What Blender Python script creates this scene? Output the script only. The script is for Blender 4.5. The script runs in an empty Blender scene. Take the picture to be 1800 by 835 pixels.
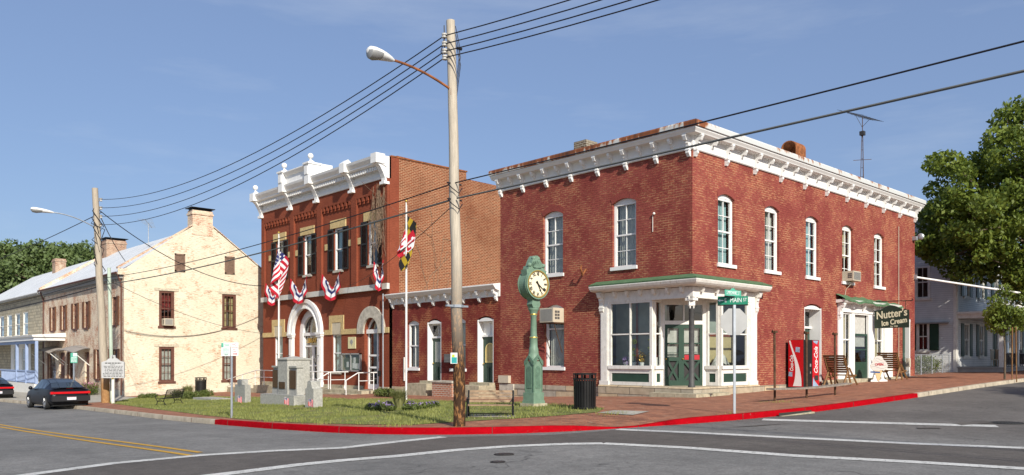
import bpy, bmesh, math, random
import numpy as np
from mathutils import Vector, Matrix
random.seed(7); rng = np.random.default_rng(11)
R = math.radians
EZ, FPX, HOR = 1.65, 1407.0, 628.0        # eye height, focal length and horizon row in photo pixels
S = bpy.context.scene; C = S.collection
# ---------------------------------------------------------------- camera, sky, sun, exposure
cd = bpy.data.cameras.new('camera'); cam = bpy.data.objects.new('camera', cd); C.objects.link(cam)
cam.location = (0, 0, EZ); cam.rotation_euler = (R(90), 0, -math.acos(.729))
cd.sensor_width = 36; cd.lens = 36 * FPX / 1800; cd.shift_y = (HOR - 417.5) / 1800
cd.clip_start = .1; cd.clip_end = 4000; S.camera = cam
SUN_AZ = math.atan2(.36, .933)             # light travels towards +x*.36, +y*.933
SUN_EL = R(32)
w = bpy.data.worlds.new('World'); S.world = w; w.use_nodes = True
nt = w.node_tree; sky = nt.nodes.new('ShaderNodeTexSky'); sky.sky_type = 'NISHITA'; sky.sun_disc = False
sky.sun_elevation = SUN_EL; sky.sun_rotation = SUN_AZ + math.pi
sky.air_density = 1.0; sky.dust_density = 1.6; sky.ozone_density = 3.2; sky.altitude = 100
bg = nt.nodes['Background']; bg.inputs[1].default_value = .088
# thin summer haze evens the sky out: half the Nishita blue, half one pale blue
hz = nt.nodes.new('ShaderNodeMix'); hz.data_type = 'RGBA'; hz.inputs[0].default_value = .5; hz.inputs[7].default_value = (1.95, 2.68, 4.6, 1)
nt.links.new(sky.outputs[0], hz.inputs[6])
tc = nt.nodes.new('ShaderNodeTexCoord'); mp = nt.nodes.new('ShaderNodeMapping'); mp.inputs['Scale'].default_value = (1.2, 1.2, 7); mp.inputs['Rotation'].default_value = (.12, .1, .3)
cz_ = nt.nodes.new('ShaderNodeTexNoise'); cz_.inputs['Scale'].default_value = 2.2; cz_.inputs['Detail'].default_value = 7; cz_.inputs['Roughness'].default_value = .6
nt.links.new(tc.outputs['Generated'], mp.inputs[0]); nt.links.new(mp.outputs[0], cz_.inputs['Vector'])
cr_ = nt.nodes.new('ShaderNodeValToRGB'); cr_.color_ramp.elements[0].position = .50; cr_.color_ramp.elements[0].color = (0, 0, 0, 1); cr_.color_ramp.elements[1].position = .85; cr_.color_ramp.elements[1].color = (.22, .22, .22, 1); nt.links.new(cz_.outputs['Fac'], cr_.inputs[0])
cm_ = nt.nodes.new('ShaderNodeMix'); cm_.data_type = 'RGBA'; cm_.inputs[7].default_value = (6.2, 6.6, 7.0, 1); nt.links.new(cr_.outputs[0], cm_.inputs[0]); nt.links.new(hz.outputs[2], cm_.inputs[6]); nt.links.new(cm_.outputs[2], bg.inputs[0])
sl = bpy.data.lights.new('sun', 'SUN'); sl.energy = 3.6; sl.angle = R(.53); sl.color = (1, .945, .845)
so = bpy.data.objects.new('sun', sl); C.objects.link(so)
d = Vector((.36 * math.cos(SUN_EL), .933 * math.cos(SUN_EL), -math.sin(SUN_EL)))
so.rotation_euler = d.to_track_quat('-Z', 'Y').to_euler(); so.location = (0, 0, 40)
S.view_settings.view_transform = 'Standard'; S.view_settings.look = 'None'
S.view_settings.exposure = .62; S.view_settings.gamma = 1
try: S.view_settings.use_curve_mapping = False
except Exception: pass
S.cycles.max_bounces = 6; S.cycles.transparent_max_bounces = 12
S.cycles.use_denoising = True

# ---------------------------------------------------------------- terrain
def _fit():
    P = [(0,0,-1.62),(5,5,-1.62),(5,-10,-1.62),(14,5,-1.75),(20,5,-1.92),(30,6,-2.2),(44,8,-2.42),(60,8,-2.6),(90,8,-2.9),(90,20,-2.9),
    (13.6,11,-1.67),(20,10.5,-1.88),(28,10.5,-2.14),(42,11.5,-2.40),(10.5,21.4,-1.54),(10.5,29,-1.38),(10.5,36,-1.2),(10.5,50,-.95),(3,15,-1.60),(0,25,-1.5),(0,40,-1.15),
    (8,70,-.7),(20,70,-.65),(-25,0,-1.5),(-25,40,-1.1),(0,-25,-1.7),(40,-25,-2.4),(90,-25,-2.9),
    (16.15,23.85,-1.53),(26,23.85,-1.88),(34,23.85,-1.97),(49.5,24,-2.35),(51,16,-2.5),(70,16,-2.75),(16.15,44,-1.12),(17,17,-1.6),(30,40,-1.7),(60,40,-2.2)]
    A = np.array(P, float); u, v, z = A.T; X = np.stack([v, u], 1)
    dd = np.linalg.norm(X[:, None] - X[None], axis=2)
    K = np.where(dd > 0, dd * dd * np.log(dd + 1e-9), 0) + np.eye(len(P)) * 6.0
    Q = np.c_[np.ones(len(P)), X]
    s = np.linalg.solve(np.block([[K, Q], [Q.T, np.zeros((3, 3))]]), np.r_[z, 0, 0, 0])
    return X, s
_TX, _TS = _fit(); _tc = {}
def terr(x, y):
    k = (round(x, 3), round(y, 3))
    if k in _tc: return _tc[k]
    x = min(max(x, -30), 75); y = min(max(y, -28), 92)
    dd = np.hypot(_TX[:, 0] - x, _TX[:, 1] - y)
    kk = np.where(dd > 0, dd * dd * np.log(dd + 1e-9), 0)
    r = float(kk @ _TS[:-3] + _TS[-3] + _TS[-2] * x + _TS[-1] * y) + EZ
    _tc[k] = r; return r
def ramp(x, y): return math.exp(-(((x - 14.4) / 1.15) ** 2 + ((y - 11.6) / 1.4) ** 2))
def top(x, y): return terr(x, y) + .14 * (1 - .9 * ramp(x, y))          # pavement and lawn surface
F0 = (.6845, .729); R0 = (.729, -.6845)
def ray(px): r = (px - 900) / FPX; return F0[0] + r * R0[0], F0[1] + r * R0[1]
def ax(px, X=23.85): a, b = ray(px); return X / a * b                    # where a sight line meets the plane x = X
def ay(px, Y=16.15): a, b = ray(px); return Y / b * a
def zx(px, py, X=23.85): return EZ - (py - HOR) / FPX * X / ray(px)[0]
def zy(px, py, Y=16.15): return EZ - (py - HOR) / FPX * Y / ray(px)[1]
def G(px, py, fn=None):
    fn = fn or top; a, b = ray(px); g = lambda D: EZ - (py - HOR) / FPX * D - fn(D * a, D * b)
    D = 6.
    while D < 120 and g(D) > 0: D += .25
    lo, hi = D - .25, D
    for _ in range(16):
        m = (lo + hi) / 2
        if g(m) > 0: lo = m
        else: hi = m
    return Vector((D * a, D * b, fn(D * a, D * b)))
def E(rel): return EZ + rel

# ---------------------------------------------------------------- materials
def hexl(r, g, b): return (r, g, b, 1)
class N:
    def __init__(s, name):
        s.m = bpy.data.materials.new(name); s.m.use_nodes = True; s.t = s.m.node_tree
        s.p = s.t.nodes['Principled BSDF']; s.p.inputs['Specular IOR Level'].default_value = .3
        s.pos = s.t.nodes.new('ShaderNodeNewGeometry').outputs['Position']
    def n(s, ty, **k):
        q = s.t.nodes.new(ty)
        for a, v in k.items(): setattr(q, a, v)
        return q
    def l(s, a, b): s.t.links.new(a, b)
    def noise(s, scale, detail=4, vec=None, rough=.55):
        q = s.n('ShaderNodeTexNoise'); q.inputs['Scale'].default_value = scale; q.inputs['Detail'].default_value = detail
        q.inputs['Roughness'].default_value = rough; s.l(vec or s.pos, q.inputs['Vector']); return q.outputs['Fac']
    def ramp(s, fac, stops):
        q = s.n('ShaderNodeValToRGB'); e = q.color_ramp.elements
        while len(e) < len(stops): e.new(.5)
        for i, (p, c) in enumerate(stops):
            e[i].position = p; e[i].color = c if len(c) == 4 else (*c, 1)
        s.l(fac, q.inputs[0]); return q.outputs[0]
    def mix(s, fac, a, b, ty='MIX'):
        q = s.n('ShaderNodeMix', data_type='RGBA', blend_type=ty)
        for i, v in ((0, fac), (6, a), (7, b)):
            if isinstance(v, (int, float)): q.inputs[i].default_value = v
            elif isinstance(v, tuple): q.inputs[i].default_value = v if len(v) == 4 else (*v, 1)
            else: s.l(v, q.inputs[i])
        return q.outputs[2]
    def math(s, op, a, b=0):
        q = s.n('ShaderNodeMath', operation=op)
        for i, v in ((0, a), (1, b)):
            if isinstance(v, (int, float)): q.inputs[i].default_value = v
            else: s.l(v, q.inputs[i])
        return q.outputs[0]
    def scalev(s, v): 
        q = s.n('ShaderNodeVectorMath', operation='MULTIPLY'); s.l(s.pos, q.inputs[0]); q.inputs[1].default_value = v; return q.outputs[0]
    def wallvec(s):
        x = s.n('ShaderNodeSeparateXYZ'); s.l(s.pos, x.inputs[0])
        c = s.n('ShaderNodeCombineXYZ'); s.l(s.math('ADD', x.outputs[0], x.outputs[1]), c.inputs[0]); s.l(x.outputs[2], c.inputs[1]); return c.outputs[0]
    def bump(s, h, dist=.01, st=.6):
        q = s.n('ShaderNodeBump'); q.inputs['Distance'].default_value = dist; q.inputs['Strength'].default_value = st
        s.l(h, q.inputs['Height']); s.l(q.outputs[0], s.p.inputs['Normal'])
    def col(s, c): 
        if isinstance(c, tuple): s.p.inputs['Base Color'].default_value = c if len(c) == 4 else (*c, 1)
        else: s.l(c, s.p.inputs['Base Color'])
    def set(s, rough=.7, metal=0): s.p.inputs['Roughness'].default_value = rough; s.p.inputs['Metallic'].default_value = metal
def paint(name, c, rough=.6, metal=0, amt=.12, scale=3.0, dirt=None, bump=0):
    n = N(name); lo = tuple(v * (1 - amt) for v in c); hi = tuple(min(1, v * (1 + amt * .6)) for v in c)
    k = n.ramp(n.noise(scale, 6), [(.3, lo), (.7, hi)])
    if dirt:
        k = n.mix(n.ramp(n.noise(scale * 2.3, 8, n.scalev((1, 1, .35)), .7), [(.55, (0, 0, 0)), (.72, (1, 1, 1))]), k, dirt)
    n.col(k); n.set(rough, metal)
    if bump: n.bump(n.noise(scale * 14, 3), bump)
    return n.m
def brick(name, paintc, paintc2, under, mortar, wear=.55, wsoft=.1, bw=.235, rh=.088, mort=.014, patches=1.1, streak=.38, joint=.12):
    n = N(name); v = n.wallvec()
    b = n.n('ShaderNodeTexBrick'); n.l(v, b.inputs['Vector']); b.inputs['Scale'].default_value = 1
    b.inputs['Brick Width'].default_value = bw; b.inputs['Row Height'].default_value = rh; b.inputs['Mortar Size'].default_value = mort
    b.inputs['Mortar Smooth'].default_value = .4; b.inputs['Bias'].default_value = -.2
    b.inputs['Color1'].default_value = (*under, 1); b.inputs['Color2'].default_value = (*[u * .55 for u in under], 1); b.inputs['Mortar'].default_value = (*mortar, 1)
    sv = n.n('ShaderNodeVectorMath', operation='MULTIPLY'); n.l(v, sv.inputs[0]); sv.inputs[1].default_value = (.7, 4.2, 1)
    p = n.ramp(n.noise(.9, 7), [(.32, paintc), (.68, paintc2)])
    p = n.mix(.6, p, n.ramp(n.noise(7, 5, sv.outputs[0], .7), [(.3, (.40, .38, .38)), (.7, (1.1, 1.1, 1.1))]), 'MULTIPLY')
    m1 = n.noise(patches, 7, None, .62); m2 = n.noise(5.5, 5, sv.outputs[0], .7)
    m = n.math('ADD', n.math('MULTIPLY', m1, 1 - streak), n.math('MULTIPLY', m2, streak))
    mask = n.ramp(m, [(wear - wsoft, (0, 0, 0)), (wear + wsoft, (1, 1, 1))])
    base = n.mix(mask, p, b.outputs['Color'])
    # painted joints stay a little darker than the bricks
    base = n.mix(n.math('MULTIPLY', b.outputs['Fac'], joint), base, (paintc[0] * .6, paintc[1] * .6, paintc[2] * .6))
    base = n.mix(n.math('MULTIPLY', n.math('MULTIPLY', b.outputs['Fac'], mask), .8), base, mortar)
    n.col(base); n.set(.85); n.p.inputs['Specular IOR Level'].default_value = .2
    n.bump(n.math('ADD', n.math('MULTIPLY', b.outputs['Fac'], -1), n.math('MULTIPLY', n.noise(30, 3), .5)), .008, .7)
    return n.m
M = {}
M['brick_store'] = brick('worn_red_painted_brick', (.235,.046,.038), (.34,.086,.066), (.34,.095,.055), (.50,.26,.14), .535, .05, patches=1.2, streak=.6, joint=.4)
M['brick_annex'] = brick('dark_red_painted_brick', (.17,.027,.022), (.24,.046,.034), (.30,.075,.035), (.50,.25,.12), .55, .09)
M['brick_library'] = brick('smooth_red_painted_brick', (.24,.060,.030), (.30,.080,.040), (.36,.11,.05), (.4,.2,.1), .66, .05)
M['brick_orange'] = brick('bare_orange_brick', (.15,.044,.019), (.22,.066,.029), (.26,.078,.033), (.46,.29,.17), .45, .12, patches=.5, joint=.0)
M['brick_cream'] = brick('cream_limewashed_brick', (.80,.72,.54), (.86,.80,.63), (.50,.27,.16), (.70,.56,.38), .555, .035, patches=1.8, streak=.6)
M['brick_mottled'] = brick('peeling_limewashed_brick', (.84,.68,.48), (.88,.77,.60), (.46,.17,.09), (.62,.48,.35), .525, .05, patches=1.3, streak=.6)
M['brick_chimney'] = brick('sooty_chimney_brick', (.62,.50,.37), (.48,.31,.21), (.30,.12,.07), (.52,.42,.31), .50, .08, patches=3)
n = N('limestone_rubble'); v = n.wallvec(); b = n.n('ShaderNodeTexBrick'); n.l(v, b.inputs['Vector']); b.inputs['Scale'].default_value = 1
b.inputs['Brick Width'].default_value = .55; b.inputs['Row Height'].default_value = .24; b.inputs['Mortar Size'].default_value = .02
b.inputs['Color1'].default_value = (.52,.46,.34,1); b.inputs['Color2'].default_value = (.36,.33,.26,1); b.inputs['Mortar'].default_value = (.26,.23,.18,1)
n.col(n.mix(.5, b.outputs[0], n.ramp(n.noise(3, 6), [(.3, (.5,.45,.36)), (.7, (1,.98,.9))]), 'MULTIPLY')); n.set(.9); n.bump(b.outputs['Fac'], -.02); M['rubble'] = n.m
M['stone'] = paint('weathered_pale_stone', (.50,.46,.38), .85, amt=.3, scale=4, dirt=(.22,.20,.15), bump=.01)
M['stone_tan'] = paint('tan_sandstone', (.56,.42,.20), .85, amt=.22, scale=9, bump=.008)
M['stone_step'] = paint('mossy_concrete_step', (.42,.37,.26), .9, amt=.3, scale=5, dirt=(.17,.16,.09), bump=.008)
M['granite'] = paint('light_grey_granite', (.40,.39,.35), .75, amt=.25, scale=14, dirt=(.27,.27,.21), bump=.006)
M['concrete'] = paint('old_concrete', (.40,.37,.31), .9, amt=.25, scale=2.2, dirt=(.24,.22,.17), bump=.006)
M['white'] = paint('white_gloss_paint', (.78,.77,.74), .5, amt=.05, scale=2)
M['white_old'] = paint('weathered_white_paint', (.74,.72,.66), .65, amt=.1, scale=5, dirt=(.52,.47,.38))
M['white_metal'] = paint('white_painted_metal', (.74,.73,.70), .4, amt=.05)
M['roof_rust'] = None
n = N('rust_streaked_tin'); xq = n.n('ShaderNodeSeparateXYZ'); n.l(n.pos, xq.inputs[0]); mq = n.n('ShaderNodeMapRange'); n.l(xq.outputs[0], mq.inputs[0]); mq.inputs[1].default_value = 23.6; mq.inputs[2].default_value = 24.2; mq.inputs[3].default_value = .065; mq.inputs[4].default_value = -.02; mz = n.n('ShaderNodeMapRange'); n.l(xq.outputs[2], mz.inputs[0]); mz.inputs[1].default_value = 9.6; mz.inputs[2].default_value = 9.86; mz.inputs[3].default_value = -.05; mz.inputs[4].default_value = .07
k = n.math('ADD', n.math('MULTIPLY', n.noise(.7, 2), .5), n.math('MULTIPLY', n.noise(5, 5, n.scalev((1, 1, .12)), .7), .5)); k = n.ramp(n.math('ADD', k, n.math('ADD', mq.outputs[0], mz.outputs[0])), [(.54, (.56,.57,.55)), (.57, (.46,.36,.28)), (.60, (.28,.09,.03)), (.72, (.10,.04,.02))]); n.col(k); n.set(.6, 0); M['roof_rust'] = n.m
M['rust'] = paint('rusty_iron', (.28,.10,.035), .8, amt=.5, scale=6, dirt=(.08,.04,.02))
n = N('grey_standing_seam_tin'); q = n.n('ShaderNodeTexWave', wave_type='BANDS', bands_direction='Y'); n.l(n.pos, q.inputs[0]); q.inputs['Scale'].default_value = .62; q.inputs['Distortion'].default_value = 0
k = n.mix(n.ramp(q.outputs['Fac'], [(.0, (1,1,1)), (.05, (0,0,0))]), n.ramp(n.noise(1.2, 7, n.scalev((.4,1,1))), [(.3, (.60,.61,.60)), (.7, (.76,.77,.76))]), (.30,.31,.32))
n.col(k); n.set(.55, 0); n.bump(q.outputs['Fac'], .02); M['tin'] = n.m
M['green_roof'] = paint('faded_green_roof_paint', (.085,.17,.085), .6, amt=.25, scale=4, dirt=(.16,.22,.13))
M['green_dark'] = paint('dark_green_door_paint', (.028,.062,.042), .4, amt=.15)
M['black_paint'] = paint('black_shutter_paint', (.016,.015,.014), .5, amt=.3)
M['shutter_brown'] = paint('faded_brown_shutter', (.17,.075,.036), .7, amt=.3, scale=5)
M['frame_brown'] = paint('brown_window_paint', (.13,.055,.038), .6, amt=.2, scale=5)
M['charcoal'] = paint('charcoal_iron', (.035,.033,.032), .45, amt=.2)
M['black_metal'] = paint('black_iron', (.018,.018,.018), .4, .3, amt=.25)
M['galv'] = paint('galvanised_steel', (.42,.45,.48), .45, .6, amt=.15, scale=6)
M['alu'] = paint('bare_aluminium_sheet', (.36,.36,.35), .5, .4, amt=.08)
M['blue_paint'] = paint('light_blue_paint', (.30,.38,.56), .6, amt=.12)
M['blue_shutter'] = paint('pale_blue_curtain', (.40,.52,.66), .7, amt=.2)
M['column_grey'] = paint('worn_dark_grey_column', (.075,.075,.072), .6, amt=.25, scale=8)
M['clock_green'] = paint('verdigris_green_enamel', (.165,.255,.180), .5, amt=.18, scale=6, dirt=(.12,.20,.14))
M['gold'] = paint('gold_leaf', (.55,.36,.08), .35, .6, amt=.15)
M['dial'] = paint('ivory_dial', (.80,.72,.52), .4, amt=.04)
M['ink'] = paint('black_ink', (.02,.018,.015), .5)
M['bronze'] = paint('bronze_plate', (.11,.065,.035), .45, .5, amt=.4, scale=25)
M['curtain'] = paint('off_white_net_curtain', (.50,.49,.45), .9, amt=.15, scale=6)
M['curtain_tan'] = paint('tan_blind', (.46,.38,.20), .9, amt=.1, scale=5)
M['curtain_blue'] = paint('pale_teal_blind', (.30,.44,.46), .9, amt=.12, scale=5)
M['curtain_red'] = paint('dull_red_curtain', (.22,.03,.03), .9, amt=.5, scale=8)
M['wood_new'] = paint('weathered_bench_slat', (.30,.205,.125), .75, amt=.3, scale=8, dirt=(.22,.15,.09))
M['wood_brown'] = paint('brown_stained_wood', (.22,.115,.045), .7, amt=.35, scale=7)
M['wood_grey'] = paint('silver_grey_plank', (.26,.22,.18), .85, amt=.4, scale=9)
M['iron_brown'] = paint('rusty_brown_post', (.10,.05,.025), .7, amt=.5, scale=8)
M['wire'] = paint('black_cable_jacket', (.02,.018,.022), .6)
M['wire_grey'] = paint('grey_comms_cable', (.12,.12,.11), .6)
M['porcelain'] = paint('grey_porcelain', (.5,.48,.44), .3)
M['beige'] = paint('beige_enamel', (.52,.46,.35), .5, amt=.08)
M['grille'] = paint('dark_grille', (.09,.085,.08), .6)
M['rubber'] = paint('tyre_rubber', (.022,.022,.022), .8)
M['alloy'] = paint('alloy_rim', (.38,.38,.38), .35, .7)
M['red_lamp'] = paint('red_lens', (.55,.01,.015), .15)
M['plate'] = paint('white_plate', (.7,.7,.74), .4)
M['paper'] = paint('white_paper', (.78,.77,.74), .7)
M['sign_green'] = paint('road_sign_green', (.012,.20,.115), .4, amt=.06)
M['sign_mint'] = paint('faded_green_sign', (.10,.40,.28), .4, amt=.1)
M['sign_white'] = paint('sign_white', (.76,.78,.76), .4, amt=.05)
M['sign_red'] = paint('sign_red', (.42,.02,.03), .45)
M['soda_red'] = paint('glossy_red_panel', (.50,.010,.016), .2, amt=.15, scale=3)
M['soda_blue'] = paint('ice_blue_print', (.30,.42,.55), .3, amt=.4, scale=14)
M['board'] = paint('dark_green_signboard', (.022,.035,.024), .5, amt=.1)
M['cream_letters'] = paint('cream_letter_paint', (.68,.62,.44), .5)
M['cone'] = paint('tan_cone_paint', (.60,.43,.22), .6)
M['teal_pipe'] = paint('pale_green_conduit', (.44,.52,.42), .6, amt=.12)
M['marker'] = paint('silver_marker_paint', (.50,.50,.49), .5, amt=.08)
M['flag_red'] = paint('flag_red_cloth', (.50,.015,.03), .8, amt=.12)
M['flag_white'] = paint('flag_white_cloth', (.76,.74,.74), .8, amt=.05)
M['flag_blue'] = paint('flag_blue_cloth', (.03,.035,.14), .8, amt=.12)
M['flag_gold'] = paint('flag_gold_cloth', (.42,.28,.02), .8, amt=.1)
M['flag_black'] = paint('flag_black_cloth', (.018,.016,.014), .8)
M['vine'] = paint('dead_brown_vine', (.22,.15,.10), .9, amt=.3)
M['dark_room'] = paint('dark_interior', (.035,.032,.028), .9)
M['ceiling_grey'] = paint('dull_interior_wall', (.16,.155,.14), .9, amt=.2)
M['grey_plaster'] = paint('grey_plaster_wall', (.35,.34,.32), .9)
M['mail_blue'] = paint('blue_tape', (.03,.08,.22), .5)
M['teal_print'] = paint('teal_poster_print', (.03,.33,.32), .6, amt=.2, scale=20)
M['yellow_green'] = paint('yellow_green_print', (.45,.55,.05), .6)
# pole wood: pale and dry above, creosote-dark foot with orange chips
def pole_wood(name, base, z0, z1, foot=(.10,.045,.015), chip=(.42,.22,.07)):
    n = N(name); x = n.n('ShaderNodeSeparateXYZ'); n.l(n.pos, x.inputs[0])
    grain = n.noise(6, 8, n.scalev((6, 6, .35)), .7)
    up = n.ramp(grain, [(.3, tuple(c * .6 for c in base)), (.6, base)])
    ft = n.ramp(n.noise(9, 6, n.scalev((2, 2, .7)), .7), [(.50, foot), (.62, chip)])
    h = n.math('ADD', x.outputs[2], n.math('MULTIPLY', grain, -1.2))
    q = n.n('ShaderNodeMapRange'); n.l(h, q.inputs[0]); q.inputs[1].default_value = z0; q.inputs[2].default_value = z1
    n.col(n.mix(q.outputs[0], ft, up)); n.set(.85); n.bump(grain, .01); return n.m
M['pole_near'] = pole_wood('bleached_pole_timber', (.54,.47,.37), .9, 3.4, (.045,.022,.010), (.30,.145,.05))
M['pole_far'] = pole_wood('grey_pole_timber', (.46,.39,.30), -.4, .8, (.32,.17,.07), (.42,.24,.1))
n = N('tan_foundation_blocks'); v = n.wallvec(); b = n.n('ShaderNodeTexBrick'); n.l(v, b.inputs['Vector']); b.inputs['Scale'].default_value = 1
b.inputs['Brick Width'].default_value = 1.15; b.inputs['Row Height'].default_value = .26; b.inputs['Mortar Size'].default_value = .012
b.inputs['Color1'].default_value = (.56,.45,.30,1); b.inputs['Color2'].default_value = (.42,.39,.33,1); b.inputs['Mortar'].default_value = (.12,.10,.08,1)
n.col(n.mix(.6, b.outputs[0], n.ramp(n.noise(4, 7), [(.32, (.5,.45,.38)), (.7, (1,.97,.9))]), 'MULTIPLY')); n.set(.9); n.bump(b.outputs['Fac'], -.015); M['found'] = n.m
# glass
n = N('window_glass'); gl = n.n('ShaderNodeBsdfGlossy'); gl.inputs['Roughness'].default_value = .02; tr = n.n('ShaderNodeBsdfTransparent'); tr.inputs[0].default_value = (.86,.9,.88,1)
fr = n.n('ShaderNodeLayerWeight'); mx = n.n('ShaderNodeMixShader'); n.l(n.math('ADD', n.math('MULTIPLY', n.math('POWER', fr.outputs['Facing'], 4), .85), .10), mx.inputs[0])
bp = n.n('ShaderNodeBump'); bp.inputs['Distance'].default_value = .01; n.l(n.noise(1.5, 1), bp.inputs['Height']); n.l(bp.outputs[0], gl.inputs['Normal'])
n.l(tr.outputs[0], mx.inputs[1]); n.l(gl.outputs[0], mx.inputs[2]); n.l(mx.outputs[0], n.t.nodes['Material Output'].inputs[0]); M['glass'] = n.m
n = N('car_paint'); n.col((.006,.006,.009)); n.set(.35); n.p.inputs['Coat Weight'].default_value = .12; n.p.inputs['Coat Roughness'].default_value = .05; M['car'] = n.m
n = N('tinted_car_glass'); n.col((.03,.04,.05)); n.set(.05); n.p.inputs['Specular IOR Level'].default_value = .9; M['car_glass'] = n.m
# ground
def ground_mat(name, c0, c1, fine=60, crack=False, rough=.92, stain=None):
    n = N(name); k = n.ramp(n.noise(.35, 7), [(.3, c0), (.7, c1)])
    sp = n.ramp(n.noise(fine, 3, None, .8), [(.3, (.55,.55,.55)), (.7, (1.25,1.25,1.25))])
    k = n.mix(.75, k, sp, 'MULTIPLY')
    k = n.mix(.8, k, n.ramp(n.noise(3.5, 8, None, .75), [(.32, (.72,.72,.72)), (.68, (1.16,1.16,1.16))]), 'MULTIPLY')
    k = n.mix(n.math('MULTIPLY', n.ramp(n.noise(.9, 5, None, .8), [(.60, (0,0,0)), (.70, (1,1,1))]), .4), k, tuple(c * .5 for c in c0))
    sv = n.scalev((1.6, .16, 1)); k = n.mix(n.math('MULTIPLY', n.ramp(n.noise(1.6, 5, sv), [(.5, (0,0,0)), (.75, (1,1,1))]), .35), k, tuple(c * .6 for c in c0))
    if crack:
        xx = n.n('ShaderNodeSeparateXYZ'); n.l(n.pos, xx.inputs[0]); mr = n.n('ShaderNodeMapRange'); n.l(n.math('ADD', xx.outputs[0], n.math('MULTIPLY', n.noise(.5, 2), 1.5)), mr.inputs[0]); mr.inputs[1].default_value = 16.0; mr.inputs[2].default_value = 19.5
        k = n.mix(mr.outputs[0], k, n.mix(1, k, (.72,.68,.66), 'MULTIPLY'))
        vo = n.n('ShaderNodeTexVoronoi', feature='DISTANCE_TO_EDGE'); wv = n.n('ShaderNodeVectorMath', operation='ADD'); nz = n.n('ShaderNodeTexNoise'); nz.inputs['Scale'].default_value = 1.5
        n.l(n.pos, nz.inputs['Vector']); n.l(n.pos, wv.inputs[0]); n.l(nz.outputs['Color'], wv.inputs[1]); n.l(wv.outputs[0], vo.inputs['Vector']); vo.inputs['Scale'].default_value = .32
        cr = n.ramp(vo.outputs[0], [(.0, (1,1,1)), (.009, (0,0,0))])
        k = n.mix(n.math('MULTIPLY', n.math('MULTIPLY', cr, n.ramp(n.noise(.6, 3), [(.45, (0,0,0)), (.6, (1,1,1))])), .6), k, (.03,.03,.03))
    n.col(k); n.set(rough); n.p.inputs['Specular IOR Level'].default_value = .25; n.bump(n.noise(fine * 1.5, 2), .006, .8); return n.m
M['asphalt'] = ground_mat('worn_grey_asphalt', (.165,.160,.150), (.245,.236,.220), 22, True)
M['asphalt_dark'] = ground_mat('dark_crosswalk_asphalt', (.098,.087,.078), (.135,.120,.106), 30)
n = N('worn_white_road_paint'); m_ = n.ramp(n.noise(14, 6, None, .75), [(.36, (.20,.19,.175)), (.47, (.60,.59,.55))]); n.col(n.mix(.35, m_, n.ramp(n.noise(2.2, 5), [(.35, (.5,.5,.5)), (.6, (1,1,1))]), 'MULTIPLY')); n.set(.8); M['road_white'] = n.m
n = N('worn_yellow_road_paint'); m_ = n.ramp(n.noise(16, 6, None, .75), [(.34, (.22,.16,.07)), (.46, (.52,.29,.035))]); n.col(m_); n.set(.8); M['road_yellow'] = n.m
n = N('red_kerb_paint'); m_ = n.ramp(n.noise(5, 8, n.scalev((1,1,2)), .7), [(.24, (.13,.012,.012)), (.40, (.30,.002,.006)), (.7, (.39,.003,.009))]); m_ = n.mix(n.ramp(n.noise(11, 6, None, .75), [(.63, (0,0,0)), (.68, (.7,.7,.7))]), m_, (.20,.10,.08)); n.col(m_); n.set(.7); n.p.inputs['Specular IOR Level'].default_value = .02; n.bump(n.noise(25, 3), .01); M['kerb_red'] = n.m
M['kerb_grey'] = paint('stone_kerb', (.42,.36,.27), .9, amt=.3, scale=2.5, dirt=(.22,.17,.11), bump=.01)
n = N('brick_paving'); rv = n.n('ShaderNodeVectorRotate'); rv.rotation_type = 'Z_AXIS'; rv.inputs['Angle'].default_value = .8; n.l(n.pos, rv.inputs['Vector'])
b = n.n('ShaderNodeTexBrick'); n.l(rv.outputs[0], b.inputs['Vector']); b.inputs['Scale'].default_value = 1; b.inputs['Brick Width'].default_value = .2; b.inputs['Row Height'].default_value = .1; b.inputs['Mortar Size'].default_value = .005
b.inputs['Color1'].default_value = (.42,.18,.10,1); b.inputs['Color2'].default_value = (.24,.095,.06,1); b.inputs['Mortar'].default_value = (.28,.19,.12,1)
k = n.mix(.75, b.outputs[0], n.ramp(n.noise(1.6, 9, None, .75), [(.34, (.50,.46,.44)), (.66, (1.2,1.15,1.1))]), 'MULTIPLY')
k = n.mix(n.ramp(n.noise(2.4, 7, None, .72), [(.60, (0,0,0)), (.70, (.8,.8,.8))]), k, (.40,.28,.19)); n.col(k); n.set(.9); n.bump(b.outputs['Fac'], -.006); M['paving'] = n.m
n = N('patchy_lawn'); k = n.ramp(n.noise(1.3, 8, None, .65), [(.30, (.30,.23,.12)), (.47, (.18,.19,.05)), (.7, (.20,.25,.06))]); n.col(n.mix(.6, k, n.ramp(n.noise(45, 3), [(.3, (.5,.5,.5)), (.7, (1.2,1.2,1.2))]), 'MULTIPLY')); n.set(.95); n.bump(n.noise(50, 3), .03); M['lawn'] = n.m
def leafmat(name, c0, c1, trans=.3):
    n = N(name); g = n.t.nodes.new('ShaderNodeNewGeometry')
    k = n.ramp(g.outputs['Random Per Island'], [(0, c0), (1, c1)])
    k = n.mix(n.ramp(n.noise(.55, 3), [(.35, (0,0,0)), (.65, (.55,.55,.55))]), k, tuple(min(1, c * 1.35) for c in c1))
    n.col(k); n.set(.55); t = n.n('ShaderNodeBsdfTranslucent'); n.l(n.mix(.3, k, (.45,.5,.05)), t.inputs[0]); mx = n.n('ShaderNodeMixShader'); mx.inputs[0].default_value = trans
    n.l(n.p.outputs[0], mx.inputs[1]); n.l(t.outputs[0], mx.inputs[2]); n.l(mx.outputs[0], n.t.nodes['Material Output'].inputs[0]); return n.m
M['leaf'] = leafmat('maple_leaf', (.035,.075,.014), (.16,.20,.030))
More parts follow.
